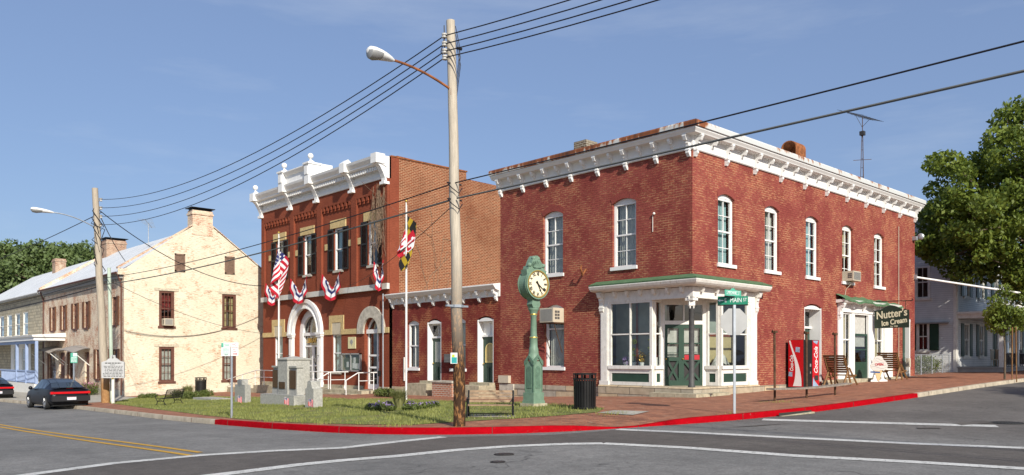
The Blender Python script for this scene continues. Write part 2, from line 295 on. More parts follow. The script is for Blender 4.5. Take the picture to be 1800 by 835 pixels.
M['leaf_far'] = leafmat('distant_tree_leaf', (.065,.10,.035), (.12,.165,.055), .2)
M['leaf_dark'] = leafmat('shaded_tree_leaf', (.022,.045,.014), (.055,.085,.022), .25)
M['leaf_bush'] = leafmat('flowerbed_leaf', (.055,.085,.02), (.13,.16,.045))
M['straw'] = leafmat('ornamental_grass_blade', (.13,.16,.05), (.30,.29,.13))
M['blade'] = leafmat('lawn_grass_blade', (.13,.155,.035), (.28,.29,.09))
M['petal'] = leafmat('violet_petal', (.20,.12,.34), (.40,.28,.55))
M['petal_pink'] = leafmat('pink_petal', (.42,.10,.22), (.62,.30,.42))
M['bark'] = paint('grey_brown_bark', (.13,.10,.07), .9, amt=.4, scale=6, bump=.02)
n = N('white_clapboard'); x = n.n('ShaderNodeSeparateXYZ'); n.l(n.pos, x.inputs[0]); fz = n.math('FRACT', n.math('MULTIPLY', x.outputs[2], 1 / .125))
n.col(n.mix(n.ramp(fz, [(.0, (1,1,1)), (.14, (0,0,0))]), n.ramp(n.noise(2, 5), [(.3, (.58,.58,.56)), (.7, (.70,.70,.68))]), (.30,.31,.32))); n.set(.6); n.bump(n.math('MULTIPLY', fz, -1), .02, 1); M['clap'] = n.m

# ---------------------------------------------------------------- mesh helpers
class FX:                      # facade in the plane x = X, looking towards -x; a runs along y
    def __init__(s, X): s.X = X
    def __call__(s, a, z, o=0): return (s.X - o, a, z)
class FY:                      # facade in the plane y = Y, looking towards -y; a runs along x
    def __init__(s, Y): s.Y = Y
    def __call__(s, a, z, o=0): return (a, s.Y - o, z)
class FG:                      # any upright plane: origin, unit along, unit outward
    def __init__(s, O, al, out): s.O, s.al, s.out = O, al, out
    def __call__(s, a, z, o=0): return (s.O[0] + a * s.al[0] + o * s.out[0], s.O[1] + a * s.al[1] + o * s.out[1], z)
IDF = lambda a, z, o=0: (a, -o, z)   # local: a = x, out = -y
class MB:
    def __init__(s): s.v = []; s.f = []; s.mi = []; s.cur = 0
    def face(s, pts):
        i = len(s.v); s.v += [tuple(p) for p in pts]; s.f.append(tuple(range(i, i + len(pts)))); s.mi.append(s.cur); return s
    def hexa(s, c):
        i = len(s.v); s.v += [tuple(p) for p in c]
        for q in ((0,1,2,3),(7,6,5,4),(0,4,5,1),(1,5,6,2),(2,6,7,3),(3,7,4,0)): s.f.append(tuple(i + k for k in q)); s.mi.append(s.cur)
        return s
    def box(s, x0, x1, y0, y1, z0, z1):
        return s.hexa([(x0,y0,z0),(x0,y1,z0),(x1,y1,z0),(x1,y0,z0),(x0,y0,z1),(x0,y1,z1),(x1,y1,z1),(x1,y0,z1)])
    def fb(s, F, a0, a1, z0, z1, o0, o1):
        return s.hexa([F(a0,z0,o0),F(a0,z0,o1),F(a1,z0,o1),F(a1,z0,o0),F(a0,z1,o0),F(a0,z1,o1),F(a1,z1,o1),F(a1,z1,o0)])
    def prism(s, p0, p1):
        i = len(s.v); n_ = len(p0); s.v += [tuple(p) for p in p0] + [tuple(p) for p in p1]
        s.f.append(tuple(range(i, i + n_))); s.f.append(tuple(range(i + 2 * n_ - 1, i + n_ - 1, -1))); s.mi += [s.cur] * 2
        for k in range(n_): s.f.append((i + k, i + (k + 1) % n_, i + n_ + (k + 1) % n_, i + n_ + k)); s.mi.append(s.cur)
        return s
    def foz(s, F, poly, a0, a1): return s.prism([F(a0, z, o) for o, z in poly], [F(a1, z, o) for o, z in poly])     # profile (o,z) extruded along a
    def faz(s, F, poly, o0, o1): return s.prism([F(a, z, o0) for a, z in poly], [F(a, z, o1) for a, z in poly])     # outline (a,z) extruded outwards
    def tube(s, pts, r, seg=8, cap=True):
        pts = [Vector(p) for p in pts]; rs = r if isinstance(r, (list, tuple)) else [r] * len(pts); rings = []; i0 = len(s.v)
        up = Vector((0, 0, 1))
        for k, p in enumerate(pts):
            t = (pts[min(k + 1, len(pts) - 1)] - pts[max(k - 1, 0)]).normalized()
            u = t.cross(up if abs(t.z) < .95 else Vector((1, 0, 0))).normalized(); w_ = t.cross(u).normalized()
            for j in range(seg):
                a = 2 * math.pi * j / seg; s.v.append(tuple(p + (u * math.cos(a) + w_ * math.sin(a)) * rs[k]))
        for k in range(len(pts) - 1):
            for j in range(seg):
                s.f.append((i0 + k * seg + j, i0 + k * seg + (j + 1) % seg, i0 + (k + 1) * seg + (j + 1) % seg, i0 + (k + 1) * seg + j)); s.mi.append(s.cur)
        if cap:
            s.f.append(tuple(i0 + j for j in range(seg))); s.f.append(tuple(i0 + (len(pts) - 1) * seg + j for j in range(seg))); s.mi += [s.cur] * 2
        return s
    def lathe(s, prof, c=(0, 0, 0), seg=20, axis='z'):
        i0 = len(s.v)
        for r_, h in prof:
            for j in range(seg):
                a = 2 * math.pi * j / seg; p = (r_ * math.cos(a), r_ * math.sin(a), h)
                if axis == 'y': p = (p[0], p[2], p[1])
                if axis == 'x': p = (p[2], p[0], p[1])
                s.v.append((c[0] + p[0], c[1] + p[1], c[2] + p[2]))
        for k in range(len(prof) - 1):
            for j in range(seg):
                s.f.append((i0 + k * seg + j, i0 + k * seg + (j + 1) % seg, i0 + (k + 1) * seg + (j + 1) % seg, i0 + (k + 1) * seg + j)); s.mi.append(s.cur)
        s.f.append(tuple(i0 + j for j in range(seg))); s.f.append(tuple(i0 + (len(prof) - 1) * seg + j for j in range(seg))); s.mi += [s.cur] * 2
        return s
    def sphere(s, c, r, seg=12, sq=1): return s.lathe([(max(.001, r * math.sin(math.pi * k / 8)), -r * sq * math.cos(math.pi * k / 8)) for k in range(9)], c, seg)
    def grid(s, P, nu, nv, fm=None):
        i0 = len(s.v); s.v += [tuple(P(i / nu, j / nv)) for j in range(nv + 1) for i in range(nu + 1)]
        for j in range(nv):
            for i in range(nu):
                s.f.append((i0 + j * (nu + 1) + i, i0 + j * (nu + 1) + i + 1, i0 + (j + 1) * (nu + 1) + i + 1, i0 + (j + 1) * (nu + 1) + i))
                s.mi.append(fm((i + .5) / nu, (j + .5) / nv) if fm else s.cur)
        return s
    def build(s, name, mats, parent=None, off=(0, 0, 0), smooth=False, fix=True):
        me = bpy.data.meshes.new(name); o_ = off
        me.from_pydata([(x - o_[0], y - o_[1], z - o_[2]) for x, y, z in s.v], [], s.f)
        if not isinstance(mats, (list, tuple)): mats = [mats]
        for m in mats: me.materials.append(m)
        me.polygons.foreach_set('material_index', s.mi)
        if fix:
            bm = bmesh.new(); bm.from_mesh(me); bmesh.ops.recalc_face_normals(bm, faces=bm.faces); bm.to_mesh(me); bm.free()
        if smooth:
            me.polygons.foreach_set('use_smooth', [True] * len(me.polygons))
            try: me.set_sharp_from_angle(angle=R(40))
            except Exception: pass
        me.update(); ob = bpy.data.objects.new(name, me); C.objects.link(ob)
        if parent: ob.parent = parent
        return ob
def thing(name, label, cat, loc=(0, 0, 0), rz=0, group=None):
    o = bpy.data.objects.new(name, None); C.objects.link(o); o.location = loc; o.rotation_euler = (0, 0, rz); o.empty_display_size = .3
    return tag(o, label, cat, group)
def tag(o, label, cat, group=None, kind=None):
    o['label'] = label; o['category'] = cat
    if group: o['group'] = group
    if kind: o['kind'] = kind
    return o
def struct(o, label=None): 
    o['kind'] = 'structure'
    if label: o['label'] = label
    return o
def dup(o, parent=None, loc=None, rz=None, label=None):
    c = o.copy(); C.objects.link(c)
    if parent: c.parent = parent
    if loc is not None: c.location = loc
    if rz is not None: c.rotation_euler = (0, 0, rz)
    if label: c['label'] = label
    for ch in list(o.children): dup(ch, c)
    return c
def text(s, size, loc, rot, mat, parent, name='lettering', shear=0, extr=.004, offset=0, xs=1, align='CENTER'):
    cu = bpy.data.curves.new('t', 'FONT'); cu.body = s; cu.size = size; cu.shear = shear; cu.extrude = extr; cu.offset = offset
    cu.align_x = align; cu.align_y = 'CENTER'; cu.resolution_u = 3
    t = bpy.data.objects.new('t', cu); C.objects.link(t); bpy.context.view_layer.update()
    me = bpy.data.meshes.new_from_object(t.evaluated_get(bpy.context.evaluated_depsgraph_get())); bpy.data.objects.remove(t); me.name = name
    me.materials.clear(); me.materials.append(mat)
    mt = Matrix.Translation(loc) @ rot.to_4x4() @ Matrix.Diagonal((xs, 1, 1, 1)); me.transform(mt)
    ob = bpy.data.objects.new(name, me); C.objects.link(ob)
    if parent: ob.parent = parent
    return ob
ROT_Y = Matrix.Rotation(R(90), 3, 'X')                                   # readable when looking along +y (faces -y)
ROT_X = Matrix.Rotation(R(-90), 3, 'Z') @ Matrix.Rotation(R(90), 3, 'X')  # readable when looking along +x (faces -x)
def arc(a0, a1, zs, rise, n=10):
    w2 = (a1 - a0) / 2; c = (a0 + a1) / 2
    if rise >= w2 * .98: return [(c - w2 * math.cos(math.pi * k / n), zs + rise * math.sin(math.pi * k / n)) for k in range(n + 1)]
    Rr = (w2 * w2 + rise * rise) / (2 * rise); th = math.asin(w2 / Rr)
    return [(c + Rr * math.sin(-th + 2 * th * k / n), zs + rise - Rr + Rr * math.cos(-th + 2 * th * k / n)) for k in range(n + 1)]
def wall(mb, F, a0, a1, z0, z1, ops, depth=.22):
    """sheet with real openings and reveals; ops = (a0,a1,z0,zspring,rise,depth)"""
    A = sorted({a0, a1, *[v for q in ops for v in q[:2]]}); Zs = sorted({z0, z1, *[q[2] for q in ops], *[q[3] + q[4] for q in ops]})
    A = [a for a in A if a0 - 1e-6 <= a <= a1 + 1e-6]; Zs = [z for z in Zs if z0 - 1e-6 <= z <= z1 + 1e-6]
    for i in range(len(A) - 1):
        for j in range(len(Zs) - 1):
            ca, cz = (A[i] + A[i+1]) / 2, (Zs[j] + Zs[j+1]) / 2
            if any(q[0] < ca < q[1] and q[2] < cz < q[3] + q[4] for q in ops): continue
            mb.face([F(A[i], Zs[j]), F(A[i+1], Zs[j]), F(A[i+1], Zs[j+1]), F(A[i], Zs[j+1])])
    for q in ops:
        dp = q[5] if len(q) > 5 else depth; out = [(q[0], q[2])]
        if q[4] > 0:
            pts = arc(q[0], q[1], q[3], q[4]); zt = q[3] + q[4]
            for (u0, v0), (u1, v1) in zip(pts, pts[1:]): mb.face([F(u0, v0), F(u1, v1), F(u1, zt), F(u0, zt)])
            out += pts
        else: out += [(q[0], q[3]), (q[1], q[3])]
        out += [(q[1], q[2])]
        if dp == 0: continue
        for (u0, v0), (u1, v1) in zip(out, out[1:] + out[:1]):
            if abs(u0 - u1) + abs(v0 - v1) > 1e-5: mb.face([F(u0, v0), F(u1, v1), F(u1, v1, -dp), F(u0, v0, -dp)])
def sweep(mb, prof, stations):
    """profile (o,z) swept through stations, each a function o -> (x,y); closed profile with end caps"""
    rings = [[(*st(o), z) for o, z in prof] for st in stations]; i0 = len(mb.v); n_ = len(prof)
    for rg in rings: mb.v += rg
    for k in range(len(rings) - 1):
        for j in range(n_): mb.f.append((i0 + k*n_ + j, i0 + k*n_ + (j+1) % n_, i0 + (k+1)*n_ + (j+1) % n_, i0 + (k+1)*n_ + j)); mb.mi.append(mb.cur)
    mb.f.append(tuple(i0 + j for j in range(n_))); mb.f.append(tuple(i0 + (len(rings)-1)*n_ + j for j in range(n_))); mb.mi += [mb.cur]*2
def draped(name, poly, mat, fn, dz, step=1.0, parent=None):
    bm = bmesh.new(); f = bm.faces.new([bm.verts.new((p[0], p[1], 0)) for p in poly]); bmesh.ops.triangulate(bm, faces=[f])
    xs = [p[0] for p in poly]; ys = [p[1] for p in poly]
    for axis, lo, hi in ((0, min(xs), max(xs)), (1, min(ys), max(ys))):
        v = lo + step
        while v < hi:
            co = Vector((v, 0, 0)) if axis == 0 else Vector((0, v, 0)); no = Vector((1, 0, 0)) if axis == 0 else Vector((0, 1, 0))
            bmesh.ops.bisect_plane(bm, geom=bm.verts[:] + bm.edges[:] + bm.faces[:], plane_co=co, plane_no=no, dist=1e-5); v += step
    for v in bm.verts: v.co.z = fn(v.co.x, v.co.y) + dz
    bmesh.ops.recalc_face_normals(bm, faces=bm.faces)
    if sum(f.normal.z for f in bm.faces) < 0: bmesh.ops.reverse_faces(bm, faces=bm.faces)
    me = bpy.data.meshes.new(name); bm.to_mesh(me); bm.free(); me.materials.append(mat)
    o = bpy.data.objects.new(name, me); C.objects.link(o)
    return o
def leaves(name, centers, rad, n, size, mat, parent=None, off=(0, 0, 0), flat=.8, aspect=1.0):
    """n leaf quads scattered through clumps (centers k x 3, radii)"""
    centers = np.array(centers, float); rad = np.array(rad, float)
    w_ = rad ** 2; idx = rng.choice(len(centers), n, p=w_ / w_.sum())
    dr = rng.normal(size=(n, 3)); dr /= np.linalg.norm(dr, axis=1)[:, None]
    rr = rad[idx] * rng.uniform(.25, 1.08, n) ** .5
    p = centers[idx] + dr * rr[:, None] * np.array([1, 1, flat])
    a = rng.normal(size=(n, 3)); a /= np.linalg.norm(a, axis=1)[:, None]; b_ = np.cross(a, dr + rng.normal(size=(n, 3)) * .6); b_ /= np.linalg.norm(b_, axis=1)[:, None] + 1e-9
    s_ = size * rng.uniform(.6, 1.3, n)[:, None]
    V = np.stack([p - a * s_, p + b_ * s_ * .55 * aspect, p + a * s_, p - b_ * s_ * .55 * aspect], 1).reshape(-1, 3) - np.array(off)
    me = bpy.data.meshes.new(name); me.vertices.add(4 * n); me.vertices.foreach_set('co', V.ravel().astype(np.float32))
    me.loops.add(4 * n); me.loops.foreach_set('vertex_index', np.arange(4 * n, dtype=np.int32)); me.polygons.add(n)
    me.polygons.foreach_set('loop_start', np.arange(0, 4 * n, 4, dtype=np.int32)); me.polygons.foreach_set('loop_total', np.full(n, 4, dtype=np.int32))
    me.materials.append(mat); me.update(calc_edges=True); me.validate()
    o = bpy.data.objects.new(name, me); C.objects.link(o)
    if parent: o.parent = parent
    return o
# ================================================================= GROUND
m = MB(); xs = sorted({-1500,-700,-300,-120,-60,-30,*np.arange(-20,76,1.0),80,95,120,200,500,1500}); ys = sorted({-1500,-700,-300,-120,-60,-28,*np.arange(-14,92,1.0),95,120,200,500,1500})
i = {}
for a in xs:
    for b in ys: i[a, b] = len(m.v); m.v.append((a, b, terr(a, b)))
for a, a2 in zip(xs, xs[1:]):
    for b, b2 in zip(ys, ys[1:]): m.f.append((i[a,b], i[a2,b], i[a2,b2], i[a,b2])); m.mi.append(0)
struct(m.build('road', M['asphalt'], fix=False, smooth=True))
K = [(9.4,92),(9.6,70),(9.9,55),(10.35,47),(10.6,40),(10.35,32),(9.96,25),(9.72,19.5),(9.72,16.4),(10.0,15.0),(10.55,13.8),(11.4,12.75),(12.5,12.0),(13.6,11.6),(14.6,11.35),(15.6,11.05),(17,10.75),(19.5,10.6),(22,10.55),(28,10.52),(34,10.5),(42,10.4),(55,10.3),(90,10.2)]
def dense(P, st=.5):
    out = []
    for p, q in zip(P, P[1:]):
        L = math.hypot(q[0]-p[0], q[1]-p[1]); k = max(1, int(L / st))
        out += [(p[0]+(q[0]-p[0])*t/k, p[1]+(q[1]-p[1])*t/k) for t in range(k)]
    return out + [P[-1]]
KD = dense(K)
for _ in range(4): KD = [KD[0]] + [((a[0]+2*b[0]+c[0])/4, (a[1]+2*b[1]+c[1])/4) for a, b, c in zip(KD, KD[1:], KD[2:])] + [KD[-1]]
def knorm(k):
    a = KD[max(k-1,0)]; b = KD[min(k+1,len(KD)-1)]; dx, dy = b[0]-a[0], b[1]-a[1]; L = math.hypot(dx, dy); return (-dy/L, dx/L)
sgn = 1 if knorm(10)[0] > 0 else -1
KI = [(p[0]+sgn*knorm(k)[0]*.16, p[1]+sgn*knorm(k)[1]*.16) for k, p in enumerate(KD)]
def kerb(name, k0, k1, mat):
    m = MB(); rings = []
    for k in range(k0, k1 + 1):
        p, q = KD[k], KI[k]; zr = terr(*p); zt = top(*q) + .004
        o = Vector((p[0]-q[0], p[1]-q[1])).normalized() * .015
        rings.append([(p[0]+o.x, p[1]+o.y, zr-.08), (p[0], p[1], zt-.02), (p[0]-o.x, p[1]-o.y, zt), (q[0], q[1], zt), (q[0], q[1], zr-.08)])
    i0 = len(m.v)
    for r_ in rings: m.v += r_
    for a in range(len(rings)-1):
        for b in range(4): m.f.append((i0+a*5+b, i0+a*5+b+1, i0+(a+1)*5+b+1, i0+(a+1)*5+b)); m.mi.append(0)
    return struct(m.build(name, mat, smooth=True))
ka = min(range(len(KD)), key=lambda k: abs(KD[k][1]-23.6) + (KD[k][0] > 12) * 99)
kb = min(range(len(KD)), key=lambda k: abs(KD[k][0]-28.9) + (KD[k][1] > 12) * 99)
kerb('kerb', 0, ka, M['kerb_grey']); kerb('red_kerb', ka, kb, M['kerb_red']); kerb('kerb', kb, len(KD)-1, M['kerb_grey'])
m = MB()
for k in range(7, len(KD)-7, 6):
    p, q = KD[k], KI[k]; a = (KD[k+1][0]-KD[k-1][0], KD[k+1][1]-KD[k-1][1]); L_ = math.hypot(*a); a = (a[0]/L_, a[1]/L_); o = ((p[0]-q[0])/.16*.018, (p[1]-q[1])/.16*.018); w_ = .007; z0, z1 = terr(*p)-.02, top(*q)+.006
    m.hexa([(p[0]+o[0]-a[0]*w_, p[1]+o[1]-a[1]*w_, z0), (q[0]-a[0]*w_, q[1]-a[1]*w_, z0), (q[0]+a[0]*w_, q[1]+a[1]*w_, z0), (p[0]+o[0]+a[0]*w_, p[1]+o[1]+a[1]*w_, z0), (p[0]+o[0]*.3-a[0]*w_, p[1]+o[1]*.3-a[1]*w_, z1), (q[0]-a[0]*w_, q[1]-a[1]*w_, z1), (q[0]+a[0]*w_, q[1]+a[1]*w_, z1), (p[0]+o[0]*.3+a[0]*w_, p[1]+o[1]*.3+a[1]*w_, z1)])
struct(m.build('kerb_joint', paint('dark_joint_grit', (.10,.05,.04), .9)))
# grit and old paint splashes lying in the gutter
def gutter(k0, k1, seed):
    r_ = random.Random(seed); m = MB()
    for k in range(k0, k1):
        p, q = KD[k], KI[k]; nx, ny = (p[0]-q[0])/.16, (p[1]-q[1])/.16
        for _ in range(9):
            t = r_.random(); x = p[0]+(KD[k+1][0]-p[0])*t+nx*r_.uniform(.03,.20)**1.2; y = p[1]+(KD[k+1][1]-p[1])*t+ny*r_.uniform(.03,.20)**1.2; s_ = r_.uniform(.008,.028); z = terr(x, y)+.006; a = r_.uniform(0, 3)
            m.face([(x+s_*math.cos(a+b), y+s_*.7*math.sin(a+b), z) for b in (0, 1.3, 2.6, 3.9, 5.1)])
    return tag(m.build('gutter_grit', paint('pale_gutter_grit', (.26,.22,.17), .95, amt=.4, scale=9), fix=False), 'scattered pale grit lying along the foot of the kerb', 'grit', kind='stuff')
gutter(8, len(KD)-9, 4)
# block surface (brick paving) lofted from the kerb inwards
m = MB(); NS = 26
def inn(x, y):
    if y > 27: return (x + 18, y)
    if x > 27: return (x, y + 22)
    # swing round the corner
    t = min(1, max(0, ((27 - y) + (x - 9.7)) / 34)); return (27.5 + t * .5, 27 - t * .5)
for k, (x, y) in enumerate(KI):
    ix, iy = inn(x, y)
    for j in range(NS + 1):
        s_ = j / NS; X, Y = x + (ix - x) * s_, y + (iy - y) * s_; m.v.append((X, Y, top(X, Y)))
for k in range(len(KI)-1):
    for j in range(NS): a = k*(NS+1)+j; m.f.append((a, a+1, a+NS+2, a+NS+1)); m.mi.append(0)
struct(m.build('sidewalk', M['paving'], fix=True))
# far side house ground and the left pavement in concrete
struct(draped('concrete_pavement', [k for k in KI if 43 < k[1] < 88] + [(15.95, 45.5), (15.95, 88)], M['concrete'], top, .006))
lawn = [G(*p) for p in [(192,709),(250,717),(330,727),(420,737),(520,744),(640,748),(730,747),(815,742),(905,737),(985,732),(1050,725),(1062,719),(1040,715),(960,712),(900,707),(800,706),(740,703),(690,701),(620,702),(560,700),(440,699),(300,695),(240,699)]]
struct(draped('lawn', [(p.x, p.y) for p in lawn], M['lawn'], top, .010, .7))
LP = [(p.x, p.y) for p in lawn]
def inpoly(x, y, P):
    c = False
    for (x0, y0), (x1, y1) in zip(P, P[1:] + P[:1]):
        if (y0 > y) != (y1 > y) and x < (x1 - x0) * (y - y0) / (y1 - y0) + x0: c = not c
    return c
# grass blades
pts = []; bx0, bx1 = min(p[0] for p in LP), max(p[0] for p in LP); by0, by1 = min(p[1] for p in LP), max(p[1] for p in LP)
m = MB(); cnt = 0
while cnt < 42000:
    x, y = random.uniform(bx0, bx1), random.uniform(by0, by1)
    if not inpoly(x, y, LP): continue
    pn = math.sin(x*1.9+1.3*math.sin(y*1.1))*math.sin(y*1.7+x*.6)+.5*math.sin(x*5.1)*math.sin(y*4.3)
    if pn < -.35 and random.random() < .8: continue
    z = top(x, y); a = random.uniform(0, 6.28); h = random.uniform(.03, .085)*(1+.5*max(0, pn)); s_ = .012
    m.v += [(x-s_*math.cos(a), y-s_*math.sin(a), z), (x+s_*math.cos(a), y+s_*math.sin(a), z), (x+random.uniform(-.04,.04), y+random.uniform(-.04,.04), z+h)]
    k = len(m.v); m.f.append((k-3, k-2, k-1)); m.mi.append(0); cnt += 1
# weeds at the paving edges
for px, py, nn in [(1120,753,60),(1240,738,160),(1290,729,120),(1200,745,60),(1365,707,60),(700,748,90),(560,746,90),(1075,728,90),(470,742,60)]:
    g = G(px, py)
    for _ in range(nn):
        x, y = g.x + random.gauss(0, .30), g.y + random.gauss(0, .22); z = top(x, y); s_ = .010
        if min((x-p[0])**2+(y-p[1])**2 for p in KI[::2]) < .09 or not inpoly(x, y, KI+[(90,92)]): continue
        m.v += [(x-s_, y, z), (x+s_, y, z), (x+random.uniform(-.03,.03), y, z+random.uniform(.03,.09))]; k = len(m.v); m.f.append((k-3,k-2,k-1)); m.mi.append(0)
tag(m.build('grass', M['blade'], fix=False), 'short patchy green grass covering the little park between kerb and library', 'grass', kind='stuff')
# road markings
def line_px(name, pts, wd, mat, dz=.008):
    P = [G(px, py, terr) for px, py in pts]; P = [(p.x, p.y) for p in P]; L, Rr = [], []
    for k, p in enumerate(P):
        a = P[max(k-1,0)]; b = P[min(k+1,len(P)-1)]; dx, dy = b[0]-a[0], b[1]-a[1]; q = math.hypot(dx, dy); nx, ny = -dy/q*wd/2, dx/q*wd/2
        L.append((p[0]+nx, p[1]+ny)); Rr.append((p[0]-nx, p[1]-ny))
    return struct(draped(name, L + Rr[::-1], mat, terr, dz, 1.0))
def ext(p, q, t): return (p[0]+(q[0]-p[0])*t, p[1]+(q[1]-p[1])*t)
cwA = [(-60,854),(60,834),(200,817),(355,801),(480,794.5),(600,788.5),(700,778),(780,769)]
cwB = [(150,872),(300,849),(420,831.5),(520,820.5),(600,813),(700,803.5),(800,794.5),(900,786.5),(1000,783),(1060,782)]
cwC = [(1060,782),(1200,790),(1400,802),(1600,813.5),(1800,826),(1960,836)]
cwD = [(1085,756),(1200,761.5),(1400,771),(1600,780),(1800,789.5),(1960,797)]
line_px('crosswalk_line', cwA, .30, M['road_white']); line_px('crosswalk_line', cwB, .32, M['road_white']); line_px('crosswalk_line', cwC, .32, M['road_white']); line_px('crosswalk_line', cwD, .32, M['road_white'])
line_px('stop_line', [(1340,738.5),(1540,744.5),(1753,750)], .55, M['road_white'])
line_px('yellow_line', [(-60,739),(0,747),(170,772),(352,798)], .12, M['road_yellow']); line_px('yellow_line', [(-60,742.5),(0,751.5),(165,777),(335,802)], .12, M['road_yellow'])
def ring(pts): return [(p.x, p.y) for p in (G(a, b, terr) for a, b in pts)]
struct(draped('crosswalk', ring(cwA) + ring([(830,768.5),(900,768),(960,766),(1040,760)]) + ring(cwD[:1]) + ring(cwC[:1]) + ring(cwB[::-1])[1:], M['asphalt_dark'], terr, .004))
struct(draped('crosswalk', ring(cwD) + ring(cwC[::-1]), M['asphalt_dark'], terr, .004))
# concrete slab, ramp slab and covers in the ground
s_ = [G(*p) for p in [(1050,727),(1080,722.5),(1142,724),(1112,731)]]; struct(draped('concrete_slab', [(p.x,p.y) for p in s_], M['concrete'], top, .016))
s_ = [G(*p) for p in [(800,735),(905,736),(905,731),(805,730)]]; struct(draped('concrete_slab', [(p.x,p.y) for p in s_], M['concrete'], top, .016))
for px, py, r_, lb in [(886,802,.17,'round rusty manhole cover in the dark asphalt inside the crosswalk bend'), (875,816,.12,'small dark valve cover in the road nearest the camera'), (1770,744,.36,'flat drain cover in the side street at the right picture edge')]:
    g = G(px, py, terr); sl_ = (terr(g.x+.5,g.y)-terr(g.x-.5,g.y), terr(g.x,g.y+.5)-terr(g.x,g.y-.5))
    m = MB(); m.lathe([(.001,.012),(r_*.82,.012),(r_*.84,.004),(r_*.9,.004),(r_*.92,.014),(r_,.014),(r_,-.05)], (0,0,0), 24)
    for k in range(-3, 4): m.box(-r_*.6, r_*.6, k*r_*.2-.012, k*r_*.2+.012, .010, .018)
    o = m.build('manhole_cover', M['charcoal']); o.location = g; o.rotation_euler = (math.atan(sl_[1]), -math.atan(sl_[0]), 0); tag(o, lb, 'manhole cover')
# storm drain inlet in the red kerb
g0, g1 = G(1368,733,terr), G(1425,726.5,terr); dv = (g1-g0); L = dv.length; al = (dv.x/L, dv.y/L); out = (al[1], -al[0]); F = FG((g0.x,g0.y), al, out)
t_ = thing('storm_drain', 'kerb inlet storm drain with dark slot under the red kerb', 'drain', (g0.x,g0.y,g0.z)); m = MB(); z = g0.z
m.faz(F, [(0,z-.02),(L,g1.z-.02),(L,g1.z+.09),(0,z+.09)], .022, .026); m.build('slot', M['dark_room'], t_, t_.location)
m = MB(); m.faz(F, [(0,z+.005),(L,g1.z+.005),(L,g1.z+.05),(0,z+.012)], .03, .12); m.build('gutter_lip', M['stone_step'], t_, t_.location)
# tar patches
for pts in [[(1280,752),(1330,750.5),(1400,744.5),(1370,747.5)],[(1610,753),(1650,752.5),(1655,755),(1615,756)],[(1675,746),(1730,742),(1750,744),(1690,748.5)]]:
    s_ = [G(a, b, terr) for a, b in pts]; struct(draped('tar_patch', [(p.x,p.y) for p in s_], M['asphalt_dark'], terr, .013))
# ================================================================= BUILDING PARTS
def seg_poly(a0, a1, zs, rise): return arc(a0, a1, zs, rise)
def window(F, a0, a1, z0, z1, rise, root, off, cols=2, rows=2, frame='white', curtain=('curtain', 'full'), sill=True, dep=.10, name='window', label=None, ratio=.5, sillmat=None, wood=.075, reveal=.2):
    """casing, two sashes and muntins in one mesh; pane, curtain and sill are its children"""
    m = MB(); fm = M[frame]; w_ = wood
    o1, o0 = -dep, -dep - .09
    m.fb(F, a0, a0 + w_, z0, z1, o0, o1); m.fb(F, a1 - w_, a1, z0, z1, o0, o1); m.fb(F, a0 + w_, a1 - w_, z1 - w_, z1, o0, o1 - .003); m.fb(F, a0 + w_, a1 - w_, z0, z0 + w_ * .7, o0, o1 - .003)
    if rise > 0: m.faz(F, arc(a0, a1, z1 + .002, rise), o0, o1 + .01)
    zm = z0 + (z1 - z0) * ratio; b0, b1 = a0 + w_, a1 - w_
    m.fb(F, b0, b1, zm - .03, zm + .03, o0 + .01, o1 - .015)
    for lo, hi, oo in ((z0 + w_ * .7, zm - .03, -.035), (zm + .03, z1 - w_, -.012)):
        m.fb(F, b0, b0 + .045, lo, hi, o0 + .005, o1 + oo); m.fb(F, b1 - .045, b1, lo, hi, o0 + .005, o1 + oo)
        for c in range(1, cols): a = b0 + (b1 - b0) * c / cols; m.fb(F, a - .014, a + .014, lo, hi, o0 + .01, o1 + oo - .012)
        for r_ in range(1, rows): z = lo + (hi - lo) * r_ / rows; m.fb(F, b0 + .045, b1 - .045, z - .013, z + .013, o0 + .012, o1 + oo - .014)
    wd = m.build(name, fm, root, off)
    if label: wd['label'] = label
    m = MB(); m.face([F(b0, z0 + .05, o0 + .03), F(b1, z0 + .05, o0 + .03), F(b1, z1 - .05, o0 + .03), F(b0, z1 - .05, o0 + .03)]); m.build('pane', M['glass'], wd, off)
    if curtain:
        cm, how = curtain; m = MB(); oc = o0 - .13; h1 = z1 - .03; h0 = z0 + .05
        spans = {'full': [(b0, b1, h0, h1)], 'low': [(b0, b1, h0, zm)], 'up': [(b0, b1, zm - .1, h1)], 'sides': [(b0, b0 + (b1 - b0) * .36, h0, h1), (b1 - (b1 - b0) * .36, b1, h0, h1)], 'left': [(b0, b0 + (b1 - b0) * .55, h0, h1)], 'right': [(b0 + (b1 - b0) * .45, b1, h0, h1)]}[how]
        for c0, c1, d0, d1 in spans:
            m.grid(lambda u, v: F(c0 + (c1 - c0) * u, d0 + (d1 - d0) * v, oc + .022 * math.sin(u * (c1 - c0) * 62) * (1.2 - .5 * v)), max(10, int((c1 - c0) * 40)), 4)
        m.build('curtain', M[cm], wd, off, smooth=True, fix=False)
    if sill:
        m = MB(); m.fb(F, a0 - .07, a1 + .07, z0 - .13, z0 - .001, -dep - .02, .07); m.build('sill', M[sillmat or frame], wd, off)
    return wd
